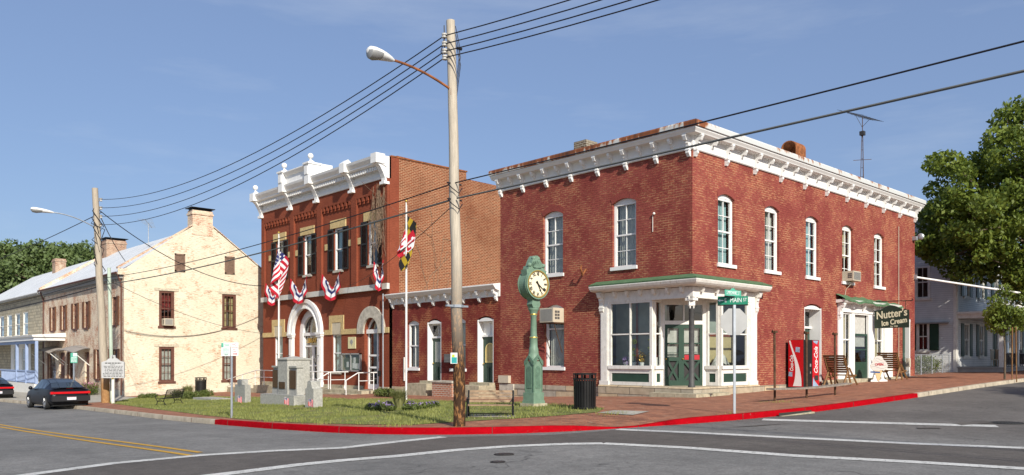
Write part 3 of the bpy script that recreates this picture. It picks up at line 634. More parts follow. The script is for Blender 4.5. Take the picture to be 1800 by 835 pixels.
def dim_room(F, a0, a1, z0, z1, root, off, depth=2.2, mat='dark_room'):
    m = MB()
    for q in ([(a0,z0,-depth),(a1,z0,-depth),(a1,z1,-depth),(a0,z1,-depth)], [(a0,z0,-.3),(a0,z0,-depth),(a0,z1,-depth),(a0,z1,-.3)], [(a1,z0,-.3),(a1,z0,-depth),(a1,z1,-depth),(a1,z1,-.3)], [(a0,z0,-.3),(a1,z0,-.3),(a1,z0,-depth),(a0,z0,-depth)], [(a0,z1,-.3),(a1,z1,-.3),(a1,z1,-depth),(a0,z1,-depth)]):
        m.face([F(*p) for p in q])
    return m.build('interior', M[mat], root, off, fix=False)
def bracket(F, a, ztop, root, off, big=True, w_=.13, P=.42, H=1.15, mat='white', name='bracket', parts=None):
    """scrolled cornice bracket; big ones have a drop pendant"""
    if big: poly = [(0,ztop),(P,ztop),(P,ztop-.10),(P*.86,ztop-.20),(P*.62,ztop-H*.28),(P*.46,ztop-H*.44),(P*.40,ztop-H*.56),(P*.46,ztop-H*.68),(P*.44,ztop-H*.84),(P*.28,ztop-H*.93),(P*.2,ztop-H),(0,ztop-H)]
    else: poly = [(0,ztop),(P,ztop),(P,ztop-.09),(P*.8,ztop-.2),(P*.45,ztop-H*.55),(P*.35,ztop-H*.8),(P*.15,ztop-H),(0,ztop-H)]
    m = MB(); m.foz(F, poly, a - w_/2, a + w_/2)
    if big:
        m.fb(F, a - w_/2 - .02, a + w_/2 + .02, ztop - H*.72, ztop - H*.67, 0, P*.5); m.fb(F, a - w_/2 - .018, a + w_/2 + .018, ztop - .07, ztop - .001, .01, P + .015)
        m.fb(F, a - w_*.28, a + w_*.28, ztop - H*.40, ztop - H*.18, P*.45, P*.62)
    return m.build(name, M[mat], root, off)
# ================================================================= CORNER STORE
X0, Y0, Y1, X1 = 23.85, 16.15, 26.15, 44.15
L = (X0, Y0, top(X0, Y0)); FL, FR = FX(X0), FY(Y0)
store = thing('brick_store', 'two storey corner shop of worn red brick with white bracketed cornice and corner entrance', 'shop building', L)
zb = E(-1.38); ztop_w = E(7.45)
WT, WS = E(5.86), E(3.44)        # spring and foot of upper windows
upL = [(ax(989.5), ax(955)), (ax(1118), ax(1076.7))]
upR = [(ay(1262), ay(1291)), (ay(1344.5), ay(1369.5)), (ay(1416.5), ay(1438.5)), (ay(1480.5), ay(1499.2)), (ay(1536.5), ay(1553.6))]
gw = (ax(991.5), ax(957.5), E(-.40), E(1.98))
opsL = [(a, b, WS, WT, .16) for a, b in upL] + [(gw[0], gw[1], gw[2], gw[3], .18)]
SFz0, SFz1 = E(-1.14), E(2.45)
shopL = (ax(1216.8), ax(1057)); doorw = 1.75; shopR = (X0, ay(1328.5))
bayL = (17.87, ax(1071)); bayR = (25.66, ay(1314.5))
m = MB(); yS = shopL[1]; xS = shopR[1]
wall(m, FL, Y0, Y1, E(-1.9), ztop_w, [(a[0],a[1],a[2],a[3],a[4]) for a in opsL] + [(Y0, yS, SFz0, SFz1, 0, 0)])
sd = (ay(1414), ay(1444), E(-1.05), E(2.12)); fd = (ay(1586.5), ay(1599), E(-.98), E(1.82))
S2 = (ay(1472), ay(1567.5)); S2z0, S2z1 = E(-1.0), E(2.55)
wall(m, FR, X0, X1, E(-1.9), ztop_w, [(a, b, WS, WT, .16) for a, b in upR] + [(X0, xS, SFz0, SFz1, 0, 0), (sd[0], sd[1], sd[2], sd[3], .16, .55), (S2[0], S2[1], S2z0, S2z1, 0, .02), (fd[0], fd[1], fd[2], fd[3], 0, .3)])
m.face([(X0,Y1,E(-2)),(X1,Y1,E(-2)),(X1,Y1,ztop_w),(X0,Y1,ztop_w)]); m.face([(X1,Y0,E(-2)),(X1,Y1,E(-2)),(X1,Y1,ztop_w),(X1,Y0,ztop_w)])
m.build('wall', M['brick_store'], store, L, fix=False)
m = MB(); m.box(X0+.02, X1-.02, Y0+.02, Y1-.02, E(7.35), E(7.42)); m.box(X0+.25, X1-.02, Y0+.25, Y1-.02, E(2.85), E(2.95)); m.build('floor_slab', M['ceiling_grey'], store, L)
m = MB(); m.box(X0+3.5, X0+3.6, Y0+1.8, Y1-.1, E(-1.1), E(2.85)); m.box(X0+3.5, X1-.1, Y0+4, Y0+4.1, E(-1.1), E(7.3)); m.build('inner_wall', M['ceiling_grey'], store, L)
# brick hood arches over windows
m = MB()
for F, sp in ((FL, [(a, b, WT, .16) for a, b in upL] + [(gw[0], gw[1], gw[3], .18)]), (FR, [(a, b, WT, .16) for a, b in upR] + [(sd[0], sd[1], sd[3], .16)])):
    for a, b, zs, rs in sp:
        lo = arc(a, b, zs, rs, 12); hi = arc(a - .1, b + .1, zs + .2, rs + .06, 12)
        for (p, q, r_, t) in zip(lo, lo[1:], hi[1:], hi): m.faz(F, [p, q, r_, t], .001, .014)
m.build('window_arch', paint('soldier_brick_arch', (.25,.055,.042), .85, amt=.35, scale=22), store, L)
# foundation and plinth
m = MB(); m.fb(FL, yS + .02, Y1 - .0, E(-1.34), E(-1.16), -.02, .035); m.fb(FL, yS, Y1, E(-2.2), E(-1.34), -.02, .02)
m.fb(FR, xS + .02, sd[0] - .02, E(-1.5), E(-1.10), -.02, .03); m.fb(FR, sd[1]+.02, S2[0]-.05, E(-1.6), E(-1.0), -.02, .03); m.fb(FR, S2[1]+.05, fd[0]-.02, E(-1.6), E(-.96), -.02, .03); m.build('foundation', M['found'], store, L)
# roof, parapet gutter and cornice
rf = MB(); rf.box(X0-.30, X1+.1, Y0-.30, Y1+.1, E(7.95), E(8.0)); roof = rf.build('roof', M['tin'], store, L)
prof = [(-.1,E(7.42)),(.05,E(7.42)),(.05,E(7.70)),(.08,E(7.78)),(.34,E(7.80)),(.36,E(7.84)),(.42,E(7.92)),(.42,E(7.97)),(-.1,E(7.97))]
fr_ = [(-.06,E(7.30)),(.045,E(7.30)),(.07,E(7.33)),(.07,E(7.37)),(.045,E(7.39)),(.045,E(7.421)),(-.06,E(7.421))]
st = [lambda o: (X0-o, Y1+.22), lambda o: (X0-o, Y0-o), lambda o: (X1+.22, Y0-o)]
st2 = [lambda o: (X0-o, Y1), lambda o: (X0-o, Y0-o), lambda o: (X1, Y0-o)]
m = MB(); sweep(m, prof, st); sweep(m, fr_, st2); cor = m.build('cornice', M['white'], store, L)
m = MB(); sweep(m, [(.44,E(7.975)),(.475,E(7.98)),(.475,E(8.14)),(.44,E(8.20)),(.25,E(8.24)),(.25,E(7.975))], [lambda o: (X0-o, Y1+.26), lambda o: (X0-o, Y0-o), lambda o: (X1+.26, Y0-o)]); m.build('metal_fascia', M['roof_rust'], store, L)
for k in range(8): bracket(FL, Y0 + .12 + (Y1 - .1 - Y0 - .12) * k / 7, E(7.80), store, L, True, P=.34, H=.74)
for k in range(7): bracket(FL, Y0 + .12 + (Y1 - .1 - Y0 - .12) * (k + .5) / 7, E(7.79), store, L, False, .10, P=.30, H=.34)
for k in range(11): bracket(FR, X0 + .12 + (X1 - .1 - X0 - .12) * k / 10, E(7.80), store, L, True, P=.34, H=.74)
for k in range(10): bracket(FR, X0 + .12 + (X1 - .1 - X0 - .12) * (k + .5) / 10, E(7.79), store, L, False, .10, P=.30, H=.34)
for k, (a, b) in enumerate(upL): window(FL, a, b, WS, WT, .16, store, L, curtain=('curtain', 'full'))
cu = [('curtain_blue', 'full'), ('curtain', 'right'), ('curtain_blue', 'full'), ('curtain_tan', 'up'), ('curtain', 'sides')]
for k, (a, b) in enumerate(upR): window(FR, a, b, WS, WT, .16, store, L, curtain=cu[k])
window(FL, gw[0], gw[1], gw[2], gw[3], .18, store, L, cols=1, rows=1, curtain=('curtain', 'full'), ratio=.66, label='ground floor window with drawn curtain under an air conditioner', reveal=.2)
def aircon(name, label, F, a0, a1, z0, z1, prot, side_mat='beige', strut=True):
    c = F((a0+a1)/2, z0, prot/2); t = thing(name, label, 'air conditioner', c)
    m = MB(); m.fb(F, a0, a1, z0, z1, -.15, prot); b = m.build('casing', M['beige'], t, c)
    m = MB()
    for k in range(12): z = z0 + .06 + (z1-z0-.12) * k / 11; m.fb(F, a0+.05, a1-.05, z-.008, z+.008, prot+.001, prot+.012)
    m.build('front_louvres', M['alu'], t, c)
    m = MB()
    for s_ in (a0, a1):
        for k in range(3):
            m.fb(F, s_-.006, s_+.006, z0+.12+k*(z1-z0-.2)/3, z0+.12+(k+.75)*(z1-z0-.2)/3, prot*.40, prot*.60)
            m.fb(F, s_-.006, s_+.006, z0+.12+k*(z1-z0-.2)/3, z0+.12+(k+.75)*(z1-z0-.2)/3, prot*.64, prot*.84)
    m.build('side_grille', M['grille'], t, c)
    if strut:
        m = MB()
        for s_ in (a0+.06, a1-.06): m.tube([F(s_, z0-.02, prot*.85), F(s_, z0-1.25, .02)], .018, 6)
        m.fb(F, a0-.04, a1+.04, z0-.05, z0-.005, 0, prot*.95); m.build('support_bracket', M['iron_brown'], t, c)
    return t
aircon('air_conditioner', 'large beige air conditioner on rusty struts in the ground floor window behind the street clock', FL, gw[0]+.02, gw[0]+.78, E(1.42), E(2.0), .62)
# --- street level shopfront with recessed corner door
dz0, dz1 = E(-1.06), E(1.22)
def cz(py): return zx(1110, py)
bz0, bz1, sillz, midz = E(-.30), E(2.08), E(-.34), E(.87)
m = MB()
for F, (b0, b1), (w0, w1) in ((FL, bayL, (bayL[1], yS)), (FR, bayR, (bayR[1], xS))):
    m.fb(F, w0 + .0, w1, E(-1.06), E(2.1), -.05, .055); m.fb(F, w0+.05, w1-.05, E(-.95), E(2.0), .056, .08); m.fb(F, w0-.03, w1+.03, E(-1.07), E(-.9), -.04, .09)
m.build('pilaster', M['white_old'], store, L)
panes = MB(); fr = MB(); pan = MB()
def bay(F, b0, b1, cols):
    fr.fb(F, b0, b1, sillz-.10, sillz+.03, -.12, .09); fr.fb(F, b0, b1, bz1-.05, bz1+.06, -.08, .035)
    for k in range(cols + 1): a = b0 + (b1-b0)*k/cols; hw = .055 if k in (0, cols) else .025; aa = min(max(a, b0+hw), b1-hw); fr.fb(F, aa-hw, aa+hw, sillz+.03, bz1-.05, -.06, .03)
    fr.fb(F, b0+.1, b1-.1, midz-.025, midz+.025, -.05, .02)
    fr.fb(F, b0, b1, E(-1.05), E(-.92), -.06, .03); fr.fb(F, b0, b1, E(-.60), sillz-.101, -.06, .03)
    for a in (b0, b1-.14): fr.fb(F, a, a+.14, E(-.92), E(-.60), -.06, .03)
    pan.fb(F, b0+.14, b1-.14, E(-.92), E(-.60), -.05, .005)
    panes.face([F(b0, sillz, -.02), F(b1, sillz, -.02), F(b1, bz1, -.02), F(b0, bz1, -.02)])
bay(FL, bayL[0], bayL[1], 2); bay(FR, bayR[0], bayR[1], 2)
d1, d2 = .58, .62
FLr = FG((X0+.07, bayL[0]), (1, 0), (0, -1)); FRr = FG((bayR[0], Y0+.07), (0, 1), (-1, 0))
bay(FLr, 0, d1-.07, 1); bay(FRr, 0, d2-.07, 1)
swf = fr.build('shop_window', M['white_old'], store, L); panes.build('pane', M['glass'], swf, L); pan.build('stall_riser_panel', M['green_dark'], swf, L)
P1, P2 = (X0 + d1, bayL[0]), (bayR[0], Y0 + d2)
dl = Vector((P2[0]-P1[0], P2[1]-P1[1])); LD = dl.length; al = (dl.x/LD, dl.y/LD); outv = (-al[1], al[0])
if outv[0]*(-1)+outv[1]*(-1) < 0: outv = (-outv[0], -outv[1])
FD = FG(P1, al, outv)
m = MB(); m.fb(FD, -.1, .1, dz0, E(2.4), -.08, .02); m.fb(FD, LD-.14, LD+.1, dz0, E(2.4), -.08, .02); m.fb(FD, .1, LD-.14, dz1, dz1+.14, -.08, .025); m.fb(FD, .1, LD-.14, E(1.95), E(2.4), -.08, .01)
m.fb(FD, LD/2-.035, LD/2+.015, dz1+.14, E(1.95), -.05, .012); es = m.build('entrance_surround', M['white_old'], store, L)
m = MB(); m.face([FD(.1, dz1, -.03), FD(LD-.14, dz1, -.03), FD(LD-.14, E(1.95), -.03), FD(.1, E(1.95), -.03)]); m.build('transom_light', M['glass'], es, L)
def shopdoor(a0, a1, lbl):
    m = MB(); w_ = .10; z0, z1 = dz0, dz1
    for q in ((a0, a0+w_, z0, z1), (a1-w_, a1, z0, z1), (a0+w_, a1-w_, z1-.14, z1), (a0+w_, a1-w_, z0, z0+.2), (a0+w_, a1-w_, z0+.92, z0+1.06), (a0+w_, a1-w_, z0+1.55, z0+1.60)): m.fb(FD, *q, -.05, .01)
    for k in range(3): m.fb(FD, a0+w_, a1-w_, z0+1.12+k*.055, z0+1.135+k*.055, -.03, .0)
    a_, b_ = a0+w_, a1-w_
    m.faz(FD, [(a_, z0+.2), (a_+.06, z0+.2), (b_, z0+.86), (b_, z0+.92), (b_-.06, z0+.92), (a_, z0+.26)], -.03, .0); m.faz(FD, [(b_, z0+.2), (b_, z0+.26), (a_+.06, z0+.92), (a_, z0+.92), (a_, z0+.86), (b_-.06, z0+.2)], -.028, -.002)
    dr = m.build('screen_door', M['green_dark'], store, L); m = MB(); m.face([FD(a_, z0+1, -.03), FD(b_, z0+1, -.03), FD(b_, z1-.14, -.03), FD(a_, z1-.14, -.03)]); m.build('pane', M['glass'], dr, L)
    m = MB(); m.face([FD(a_, z0+.2, -.06), FD(b_, z0+.2, -.06), FD(b_, z0+.95, -.06), FD(a_, z0+.95, -.06)]); m.build('mesh_panel', M['charcoal'], dr, L)
    m = MB(); m.face([FD(a_, z0+1, -.12), FD(b_, z0+1, -.12), FD(b_, z1-.14, -.12), FD(a_, z1-.14, -.12)]); m.build('net_curtain', M['curtain'], dr, L)
    m = MB(); m.sphere(FD(a0+.05, z0+1.0, .04), .03, 8); m.build('handle', M['gold'], dr, L); return dr
shopdoor(.10, .10+(LD-.24)*.44, 1); d_ = shopdoor(.10+(LD-.24)*.44, LD-.14, 2)
m = MB(); ca = .10+(LD-.24)*.72; m.fb(FD, ca-.28, ca+.28, dz0+.97, dz0+1.15, .012, .02); nb = m.build('notice_strip', M['sign_red'], d_, L)
# corner column
t_c = (X0+.10, Y0+.10); m = MB(); m.lathe([(.13,0),(.13,.06),(.10,.1),(.095,3.0),(.11,3.02)], (t_c[0], t_c[1], E(-1.06)), 16); col = m.build('corner_column', M['column_grey'], store, L, True)
m = MB(); m.lathe([(.11,0),(.12,.08),(.15,.10),(.15,.3),(.19,.34),(.19,.42)], (t_c[0], t_c[1], E(1.72)), 4); m.box(t_c[0]-.16, t_c[0]+.16, t_c[1]-.16, t_c[1]+.16, E(2.0), E(2.12)); m.build('capital', M['white_old'], col, L)
# entablature, canopy soffit, canopy roof
z_e0, z_e1 = E(2.10), E(2.50)
m = MB(); s2 = [lambda o: (X0-o, yS+.02), lambda o: (X0-o, Y0-o), lambda o: (xS+.02, Y0-o)]
sweep(m, [(-.12,z_e0),(.06,z_e0),(.06,z_e1-.02),(-.12,z_e1-.02)], s2)
s3 = [lambda o: (X0-o, yS+.22), lambda o: (X0-o, Y0-o), lambda o: (xS+.35, Y0-o)]
sweep(m, [(-.06,z_e1-.0),(.10,z_e1),(.40,z_e1+.04),(.46,z_e1+.10),(.50,z_e1+.19),(.50,z_e1+.22),(-.06,z_e1+.22)], s3)
m.box(X0+.06, bayR[0]+.3, Y0+.06, bayL[0]+.3, E(2.36), E(2.42)); ent = m.build('entablature', M['white_old'], store, L)
m = MB(); sweep(m, [(-.0,z_e1+.225),(.50,z_e1+.225),(.51,z_e1+.27),(.02,z_e1+.44),(-.0,z_e1+.44)], s3); m.build('canopy_roof', M['green_roof'], store, L)
for k in range(7): bracket(FL, Y0+.35+(yS-Y0-.35-.15)*k/6, z_e1, ent, L, False, .11, .22, .30, 'white_old', 'bracket')
for k in range(5): bracket(FR, X0+.4+(xS-X0-.4-.15)*k/4, z_e1, ent, L, False, .11, .22, .30, 'white_old', 'bracket')
bracket(FL, yS-.08, z_e1, ent, L, True, .2, .26, .85, 'white_old'); bracket(FR, xS-.08, z_e1, ent, L, True, .2, .26, .85, 'white_old')
# shop interior seen through the glass
m = MB(); m.face([(X0+.9,Y0+1.1+.65,E(-1.06)),(X0+.9,yS,E(-1.06)),(X0+.9,yS,E(2.3)),(X0+.9,Y0+1.75,E(2.3))]); m.face([(bayR[0]+.2,Y0+.95,E(-.9)),(xS,Y0+.95,E(-.9)),(xS,Y0+.95,E(2.3)),(bayR[0]+.2,Y0+.95,E(2.3))])
m.face([(X0+.05,bayL[0]+.02,bz0-.06),(X0+.05,yS,bz0-.06),(X0+.9,yS,bz0-.06),(X0+.9,bayL[0]+.02,bz0-.06)]); m.face([(bayR[0],Y0+.05,bz0-.06),(xS,Y0+.05,bz0-.06),(xS,Y0+.95,bz0-.06),(bayR[0],Y0+.95,bz0-.06)])
m.build('display_backing', paint('pale_grey_green_display', (.30,.34,.30), .8, amt=.15), store, L, fix=False)
m = MB()
for a in (18.3, 19.25): m.box(X0+.84, X0+.88, a-.04, a+.04, bz0-.05, bz1)
m.box(X0+.86, X0+.89, 17.9, yS, E(.86), E(.94)); m.box(bayR[0]+.2, xS, Y0+.90, Y0+.93, E(.80), E(.88)); m.box(bayR[0]+.7, bayR[0]+.78, Y0+.88, Y0+.92, bz0, E(.8)); m.build('display_frame', paint('varnished_red_wood', (.20,.05,.02), .5), store, L)
m = MB(); m.box(bayR[0]+.2, xS, Y0+.84, Y0+.86, E(-.2), E(.78)); m.build('yellow_blind', M['curtain_tan'], store, L)
# pavement plinth and step of corner entrance
m = MB(); sweep(m, [(-2,E(-1.6)),(.12,E(-1.6)),(.14,E(-1.12)),(.10,E(-1.06)),(-.02,E(-1.06)),(-2,E(-1.06))], [lambda o: (X0-o, yS+.05), lambda o: (X0-o, Y0-o), lambda o: (xS+.1, Y0-o)]); m.build('stone_plinth', M['found'], store, L)
m = MB(); sweep(m, [(.15,E(-1.8)),(.48,E(-1.8)),(.48,E(-1.27)),(.15,E(-1.26))], [lambda o: (X0-o, Y0+1.5), lambda o: (X0-o, Y0-o), lambda o: (X0+1.7, Y0-o)]); m.build('entrance_step', M['stone_step'], store, L)
# side door beside the drinks machine
def paneldoor(F, a0, a1, z0, z1, root, off, o=-.3, mat='green_dark', glass=None, label=None, tname='door'):
    m = MB(); m.fb(F, a0, a1, z0, z1, o-.05, o); w_ = a1-a0; h = z1-z0
    for (p, q) in ((.08,.36),) + (() if glass else ((.44,.92),)):
        for (u0, u1) in ((.14,.46),(.54,.86)):
            m.fb(F, a0+w_*u0, a0+w_*u1, z0+h*p, z0+h*q, o+.001, o+.02); m.fb(F, a0+w_*u0+.03, a0+w_*u1-.03, z0+h*p+.03, z0+h*q-.03, o+.021, o+.032)
    dr = m.build(tname, M[mat], root, off)
    if label: dr['label'] = label
    m = MB(); m.sphere(F(a1-.07, z0+.95, o+.05), .035, 8); m.build('handle', M['gold'], dr, off)
    if glass == 'rect':
        m = MB(); m.fb(F, a0+w_*.18, a0+w_*.82, z0+h*.46, z0+h*.92, o+.001, o+.008); m.build('curtained_light', M['curtain'], dr, off)
        m = MB(); m.face([F(a0+w_*.18, z0+h*.46, o+.014), F(a0+w_*.82, z0+h*.46, o+.014), F(a0+w_*.82, z0+h*.92, o+.014), F(a0+w_*.18, z0+h*.92, o+.014)]); m.build('pane', M['glass'], dr, off)
    if glass == 'arch':
        pts = arc(a0+w_*.16, a0+w_*.84, z0+h*.72, w_*.34, 14); poly = [(a0+w_*.16, z0+h*.46)] + pts + [(a0+w_*.84, z0+h*.46)]
        m = MB(); m.faz(F, poly, o+.001, o+.010); m.build('curtained_light', M['curtain_tan'], dr, off)
        m = MB(); cx = a0+w_*.5; cz_ = z0+h*.66
        for p, q in zip(poly, poly[1:]+poly[:1]):
            ip = (p[0]+(cx-p[0])*.17, p[1]+(cz_-p[1])*.10); iq = (q[0]+(cx-q[0])*.17, q[1]+(cz_-q[1])*.10); m.faz(F, [p, q, iq, ip], o+.011, o+.03)
        for k in (-1, 0, 1): m.fb(F, cx+k*w_*.17-.009, cx+k*w_*.17+.009, z0+h*.46, z0+h*.80, o+.011, o+.022)
        for zz in (.58, .70): m.fb(F, a0+w_*.2, a0+w_*.8, z0+h*zz, z0+h*zz+.015, o+.0115, o+.02)
        m.build('door_tracery', paint('yellow_tracery', (.70,.56,.22), .5), dr, off)
    return dr
def doorway(F, a0, a1, z0, zs, rise, root, off, dz, dep=.3, glass=None, transom=True, mat='green_dark', tl='glass', label=None):
    m = MB(); j = .05
    m.fb(F, a0, a0+j, z0, zs, -dep-.05, -.005); m.fb(F, a1-j, a1, z0, zs, -dep-.05, -.005)
    if rise: m.faz(F, arc(a0, a1, zs-.07, rise), -dep-.06, -.02)
    else: m.fb(F, a0+j, a1-j, zs-.06, zs, -dep-.05, -.005)
    m.fb(F, a0+j, a1-j, dz, dz+.09, -dep-.06, -dep+.07)
    m.fb(F, a0+j, a1-j, zs-.14, zs-.075, -dep-.05, -dep+.03); m.fb(F, (a0+a1)/2-.02, (a0+a1)/2+.02, dz+.09, zs-.14, -dep-.04, -dep+.01)
    fr = m.build('door_surround', M['white'], root, off)
    if tl == 'glass':
        m = MB(); m.face([F(a0, dz, -dep-.03), F(a1, dz, -dep-.03), F(a1, zs-.1, -dep-.03), F(a0, zs-.1, -dep-.03)]); m.build('transom_light', M['glass'], fr, off)
    else: m = MB(); m.fb(F, a0, a1, dz+.05, zs-.1, -dep-.05, -dep-.02); m.build('transom_board', M['white'], fr, off)
    return paneldoor(F, a0+j+.02, a1-j-.02, z0, dz, root, off, -dep-.01, mat, glass, label)
doorway(FR, sd[0], sd[1], sd[2], sd[3], .16, store, L, E(1.25), .5)
paneldoor(FR, fd[0], fd[1], fd[2], fd[3], store, L, -.2, 'green_dark'); m = MB(); m.fb(FR, fd[1]-.1, fd[1]+.02, fd[2], fd[3], -.2, .02); m.fb(FR, fd[0]-.02, fd[1]+.02, fd[3], fd[3]+.14, -.2, .03); m.build('door_surround', M['white'], store, L)
m = MB(); m.fb(FR, fd[0]-.1, fd[1]+.15, E(-1.3), E(-.98), -.3, .35); m.build('doorstep', M['stone_step'], store, L)
# ice cream parlour front
a0, a1 = S2; pw = (a1-a0); z0, z1 = S2z0, S2z1
wz0, wz1 = E(-.42), E(2.02); F = FR
win1 = (ay(1480.5), ay(1496.5)); win2 = (ay(1537), ay(1553)); drr = (ay(1502), ay(1526))
m = MB(); m.fb(F, a0, win1[0], z0, E(2.05), -.1, .05); m.fb(F, win1[1], drr[0], z0, E(2.05), -.1, .02); m.fb(F, drr[1], win2[0], z0, E(2.05), -.1, .02); m.fb(F, win2[1], a1, z0, E(2.05), -.1, .05)
for w0, w1 in (win1, win2): m.fb(F, w0, w1, wz0-.12, wz0, -.1, .05); m.fb(F, w0, w1, z0, wz0-.12, -.1, .02)
m.fb(F, drr[0], drr[1], E(1.98), E(2.05), -.1, .02)
m.fb(F, a0, a1, E(2.05), E(2.44), -.1, .06); m.foz(F, [(0,E(2.44)),(.12,E(2.44)),(.38,E(2.48)),(.42,E(2.58)),(0,E(2.58))], a0-.15, a1+.2)
pf = m.build('parlour_front', M['white'], store, L)
m = MB(); n_ = 24; ring0 = []
m.grid(lambda u, v: F(a0-.2+(a1-a0+.55)*u, E(2.60)+.22*(1-v)**.8+.03*math.sin(u*19)+.02*math.sin(u*47)-.05*v*math.sin(u*9)**2-.10*u, 0.02+.42*v), 40, 6); m.grid(lambda u, v: F(a0-.2+(a1-a0+.55)*u, E(2.60)+.03*math.sin(u*19)+.02*math.sin(u*47)-.05*math.sin(u*9)**2-.10*u - .08*v, .44), 40, 1); m.build('canopy_roof', M['green_roof'], store, L, True, fix=False)
for k in range(6): bracket(F, a0+.15+(pw-.3)*k/5, E(2.43), pf, L, False, .10, .24, .28, 'white', 'bracket')
bracket(F, a0+.1, E(2.43), pf, L, True, .18, .30, .75, 'white'); bracket(F, a1-.1, E(2.43), pf, L, True, .18, .30, .75, 'white')
for w0, w1 in (win1, win2): window(F, w0, w1, wz0, E(2.03), 0, store, L, cols=2, rows=1, curtain=('curtain_tan', 'full'), sill=False, dep=.02, wood=.06)
m = MB(); w_ = .09; b0, b1 = drr[0]+.02, drr[1]-.02; dz, dt = z0+.03, E(1.1)
for q in ((b0, b0+w_, dz, dt), (b1-w_, b1, dz, dt), (b0+w_, b1-w_, dt-.1, dt), (b0+w_, b1-w_, dz, dz+.75), (b0+w_, b1-w_, dz+1.3, dz+1.36)): m.fb(F, *q, -.08, -.03)
dr = m.build('screen_door', M['green_dark'], store, L); m = MB(); m.face([F(b0, dz+.7, -.06), F(b1, dz+.7, -.06), F(b1, dt, -.06), F(b0, dt, -.06)]); m.build('pane', M['glass'], dr, L)
m = MB(); m.face([F(b0, dt-.6, -.14), F(b1, dt-.6, -.14), F(b1, E(2), -.14), F(b0, E(2), -.14)]); m.build('net_curtain', M['curtain'], dr, L)
m = MB(); m.fb(F, a0-.1, a1+.2, E(-1.4), E(-1.0)+.02, -.1, .5); m.build('doorstep', M['stone_step'], store, L)
# chimney, vent hood, drainpipe, hook and meters on the store
xc = 24.6; yc = ax(1020, 24.6); m = MB(); m.box(24.45, 25.15, yc-.45, yc+.22, E(7.9), E(8.86)); m.build('chimney', brick('mossy_stub_brick', (.20,.16,.10), (.36,.33,.26), (.12,.07,.04), (.40,.36,.28), .48, .1, patches=3), store, L)
px_, py_ = 1393, 255; yv = Y0 + .9; xv = ay(1393, yv); m = MB(); h0 = E(8.62)
pts = [(xv-.35,h0),(xv-.35,h0+.45)]+[(xv-.35*math.cos(math.pi*k/10), h0+.45+.30*math.sin(math.pi*k/10)) for k in range(1,10)]+[(xv+.35,h0+.45),(xv+.35,h0)]
FV = FG((xv, yv), (0, 1), (-1, 0)); pts2 = [(p-xv, z) for p, z in pts]
for (p, q) in zip(pts2, pts2[1:]): m.faz(FV, [p, q, (q[0]*.92, q[1]-.03), (p[0]*.92, p[1]-.03)], -.5, .35)
m.faz(FV, pts2, -.52, -.5); m.build('vent_hood', M['rust'], store, L)
m = MB(); xd = ay(1578); m.tube([FR(xd, E(6.6), .05), FR(xd, E(-.95), .05)], .018, 8); m.build('drainpipe', M['beige'], store, L)
m = MB(); m.fb(FR, 42.95, 43.25, E(-.5), E(-.05), 0, .14); m.build('meter_box', M['beige'], store, L)
m = MB(); m.fb(FR, X1-.35, X1-.12, E(6.1), E(6.3), 0, .2); m.lathe([(.02,0),(.12,.03),(.17,.08)], (X1-.1, Y0-.30, E(6.3)), 14, 'x'); o = m.build('satellite_dish', M['galv'], None, (X1-.1,Y0,E(6.2))); o.location = (X1-.1,Y0,E(6.2)); tag(o, 'small grey dish bracketed under the far right end of the store cornice', 'satellite dish')
m = MB(); yh = ax(1030); m.tube([FL(yh, E(3.5), 0), FL(yh, E(3.25), .2), FL(yh, E(3.5), .32), FL(yh-.05, E(3.62), .3)], [.04,.05,.04,.03], 8); m.build('wall_hook', M['rust'], store, L)
m = MB(); m.fb(FL, ax(898), ax(880.5), E(-1.12), E(-.80), 0, .16); m.build('cable_box', M['beige'], store, L)
m = MB(); m.fb(FL, ax(905), ax(880.5), E(-1.75), E(-1.16), .036, .10); m.build('stone_pier', M['stone'], store, L)
m = MB(); m.tube([FL(ax(1148), E(5.2), .02), FL(ax(1148), E(4.6), .02)], .012, 6); m.sphere(FL(ax(1151), E(5.25), .05), .05, 8); m.build('old_fitting', M['white_old'], store, L)
xa = upR[3]; aircon('air_conditioner', 'small white air conditioner in the fourth upper window of the store side wall', FR, xa[0]+.20, xa[1]-.12, WS+.02, WS+.46, .42, strut=False)
m = MB(); m.tube([FR(xa[0]+.5, WS, .3), FR(xa[0]+.3, WS-.35, .04), FR(xa[0]+.1, WS-.9, .03)], .012, 6); m.build('drain_hose', M['beige'], store, L)
# ================================================================= ANNEX
Y2 = 34.45; LA = (X0, 30, top(X0, 30)); an = thing('brick_annex', 'low single storey red brick annex with white bracketed cornice between store and library', 'shop building', LA)
A1, A2 = (ax(736.5), ax(716)), (ax(818.4), ax(793.5)); D1, D2 = (ax(775.6), ax(751)), (ax(867.5), ax(839))
az0, az1 = E(-.53), E(1.68)
m = MB(); wall(m, FL, Y1+.002, Y2, E(-2.4), E(2.9), [(a, b, az0, az1, .16) for a, b in (A1, A2)] + [(a, b, E(-1.24), E(1.70), .16, .4) for a, b in (D1, D2)])
m.face([(X0,Y2,E(-2.4)),(X0+8,Y2,E(-2.4)),(X0+8,Y2,E(2.9)),(X0,Y2,E(2.9))]); m.build('wall', M['brick_annex'], an, LA, fix=False)
m = MB(); m.box(X0+.02, X0+8, Y1+.01, Y2-.01, E(2.95), E(3.05)); m.build('roof', M['tin'], an, LA)
m = MB(); m.box(X0+3, X0+3.1, Y1+.02, Y2-.02, E(-1.2), E(2.9)); m.build('inner_wall', M['ceiling_grey'], an, LA)
s4 = [lambda o: (X0-o, Y1+.01), lambda o: (X0-o, Y2+.12)]
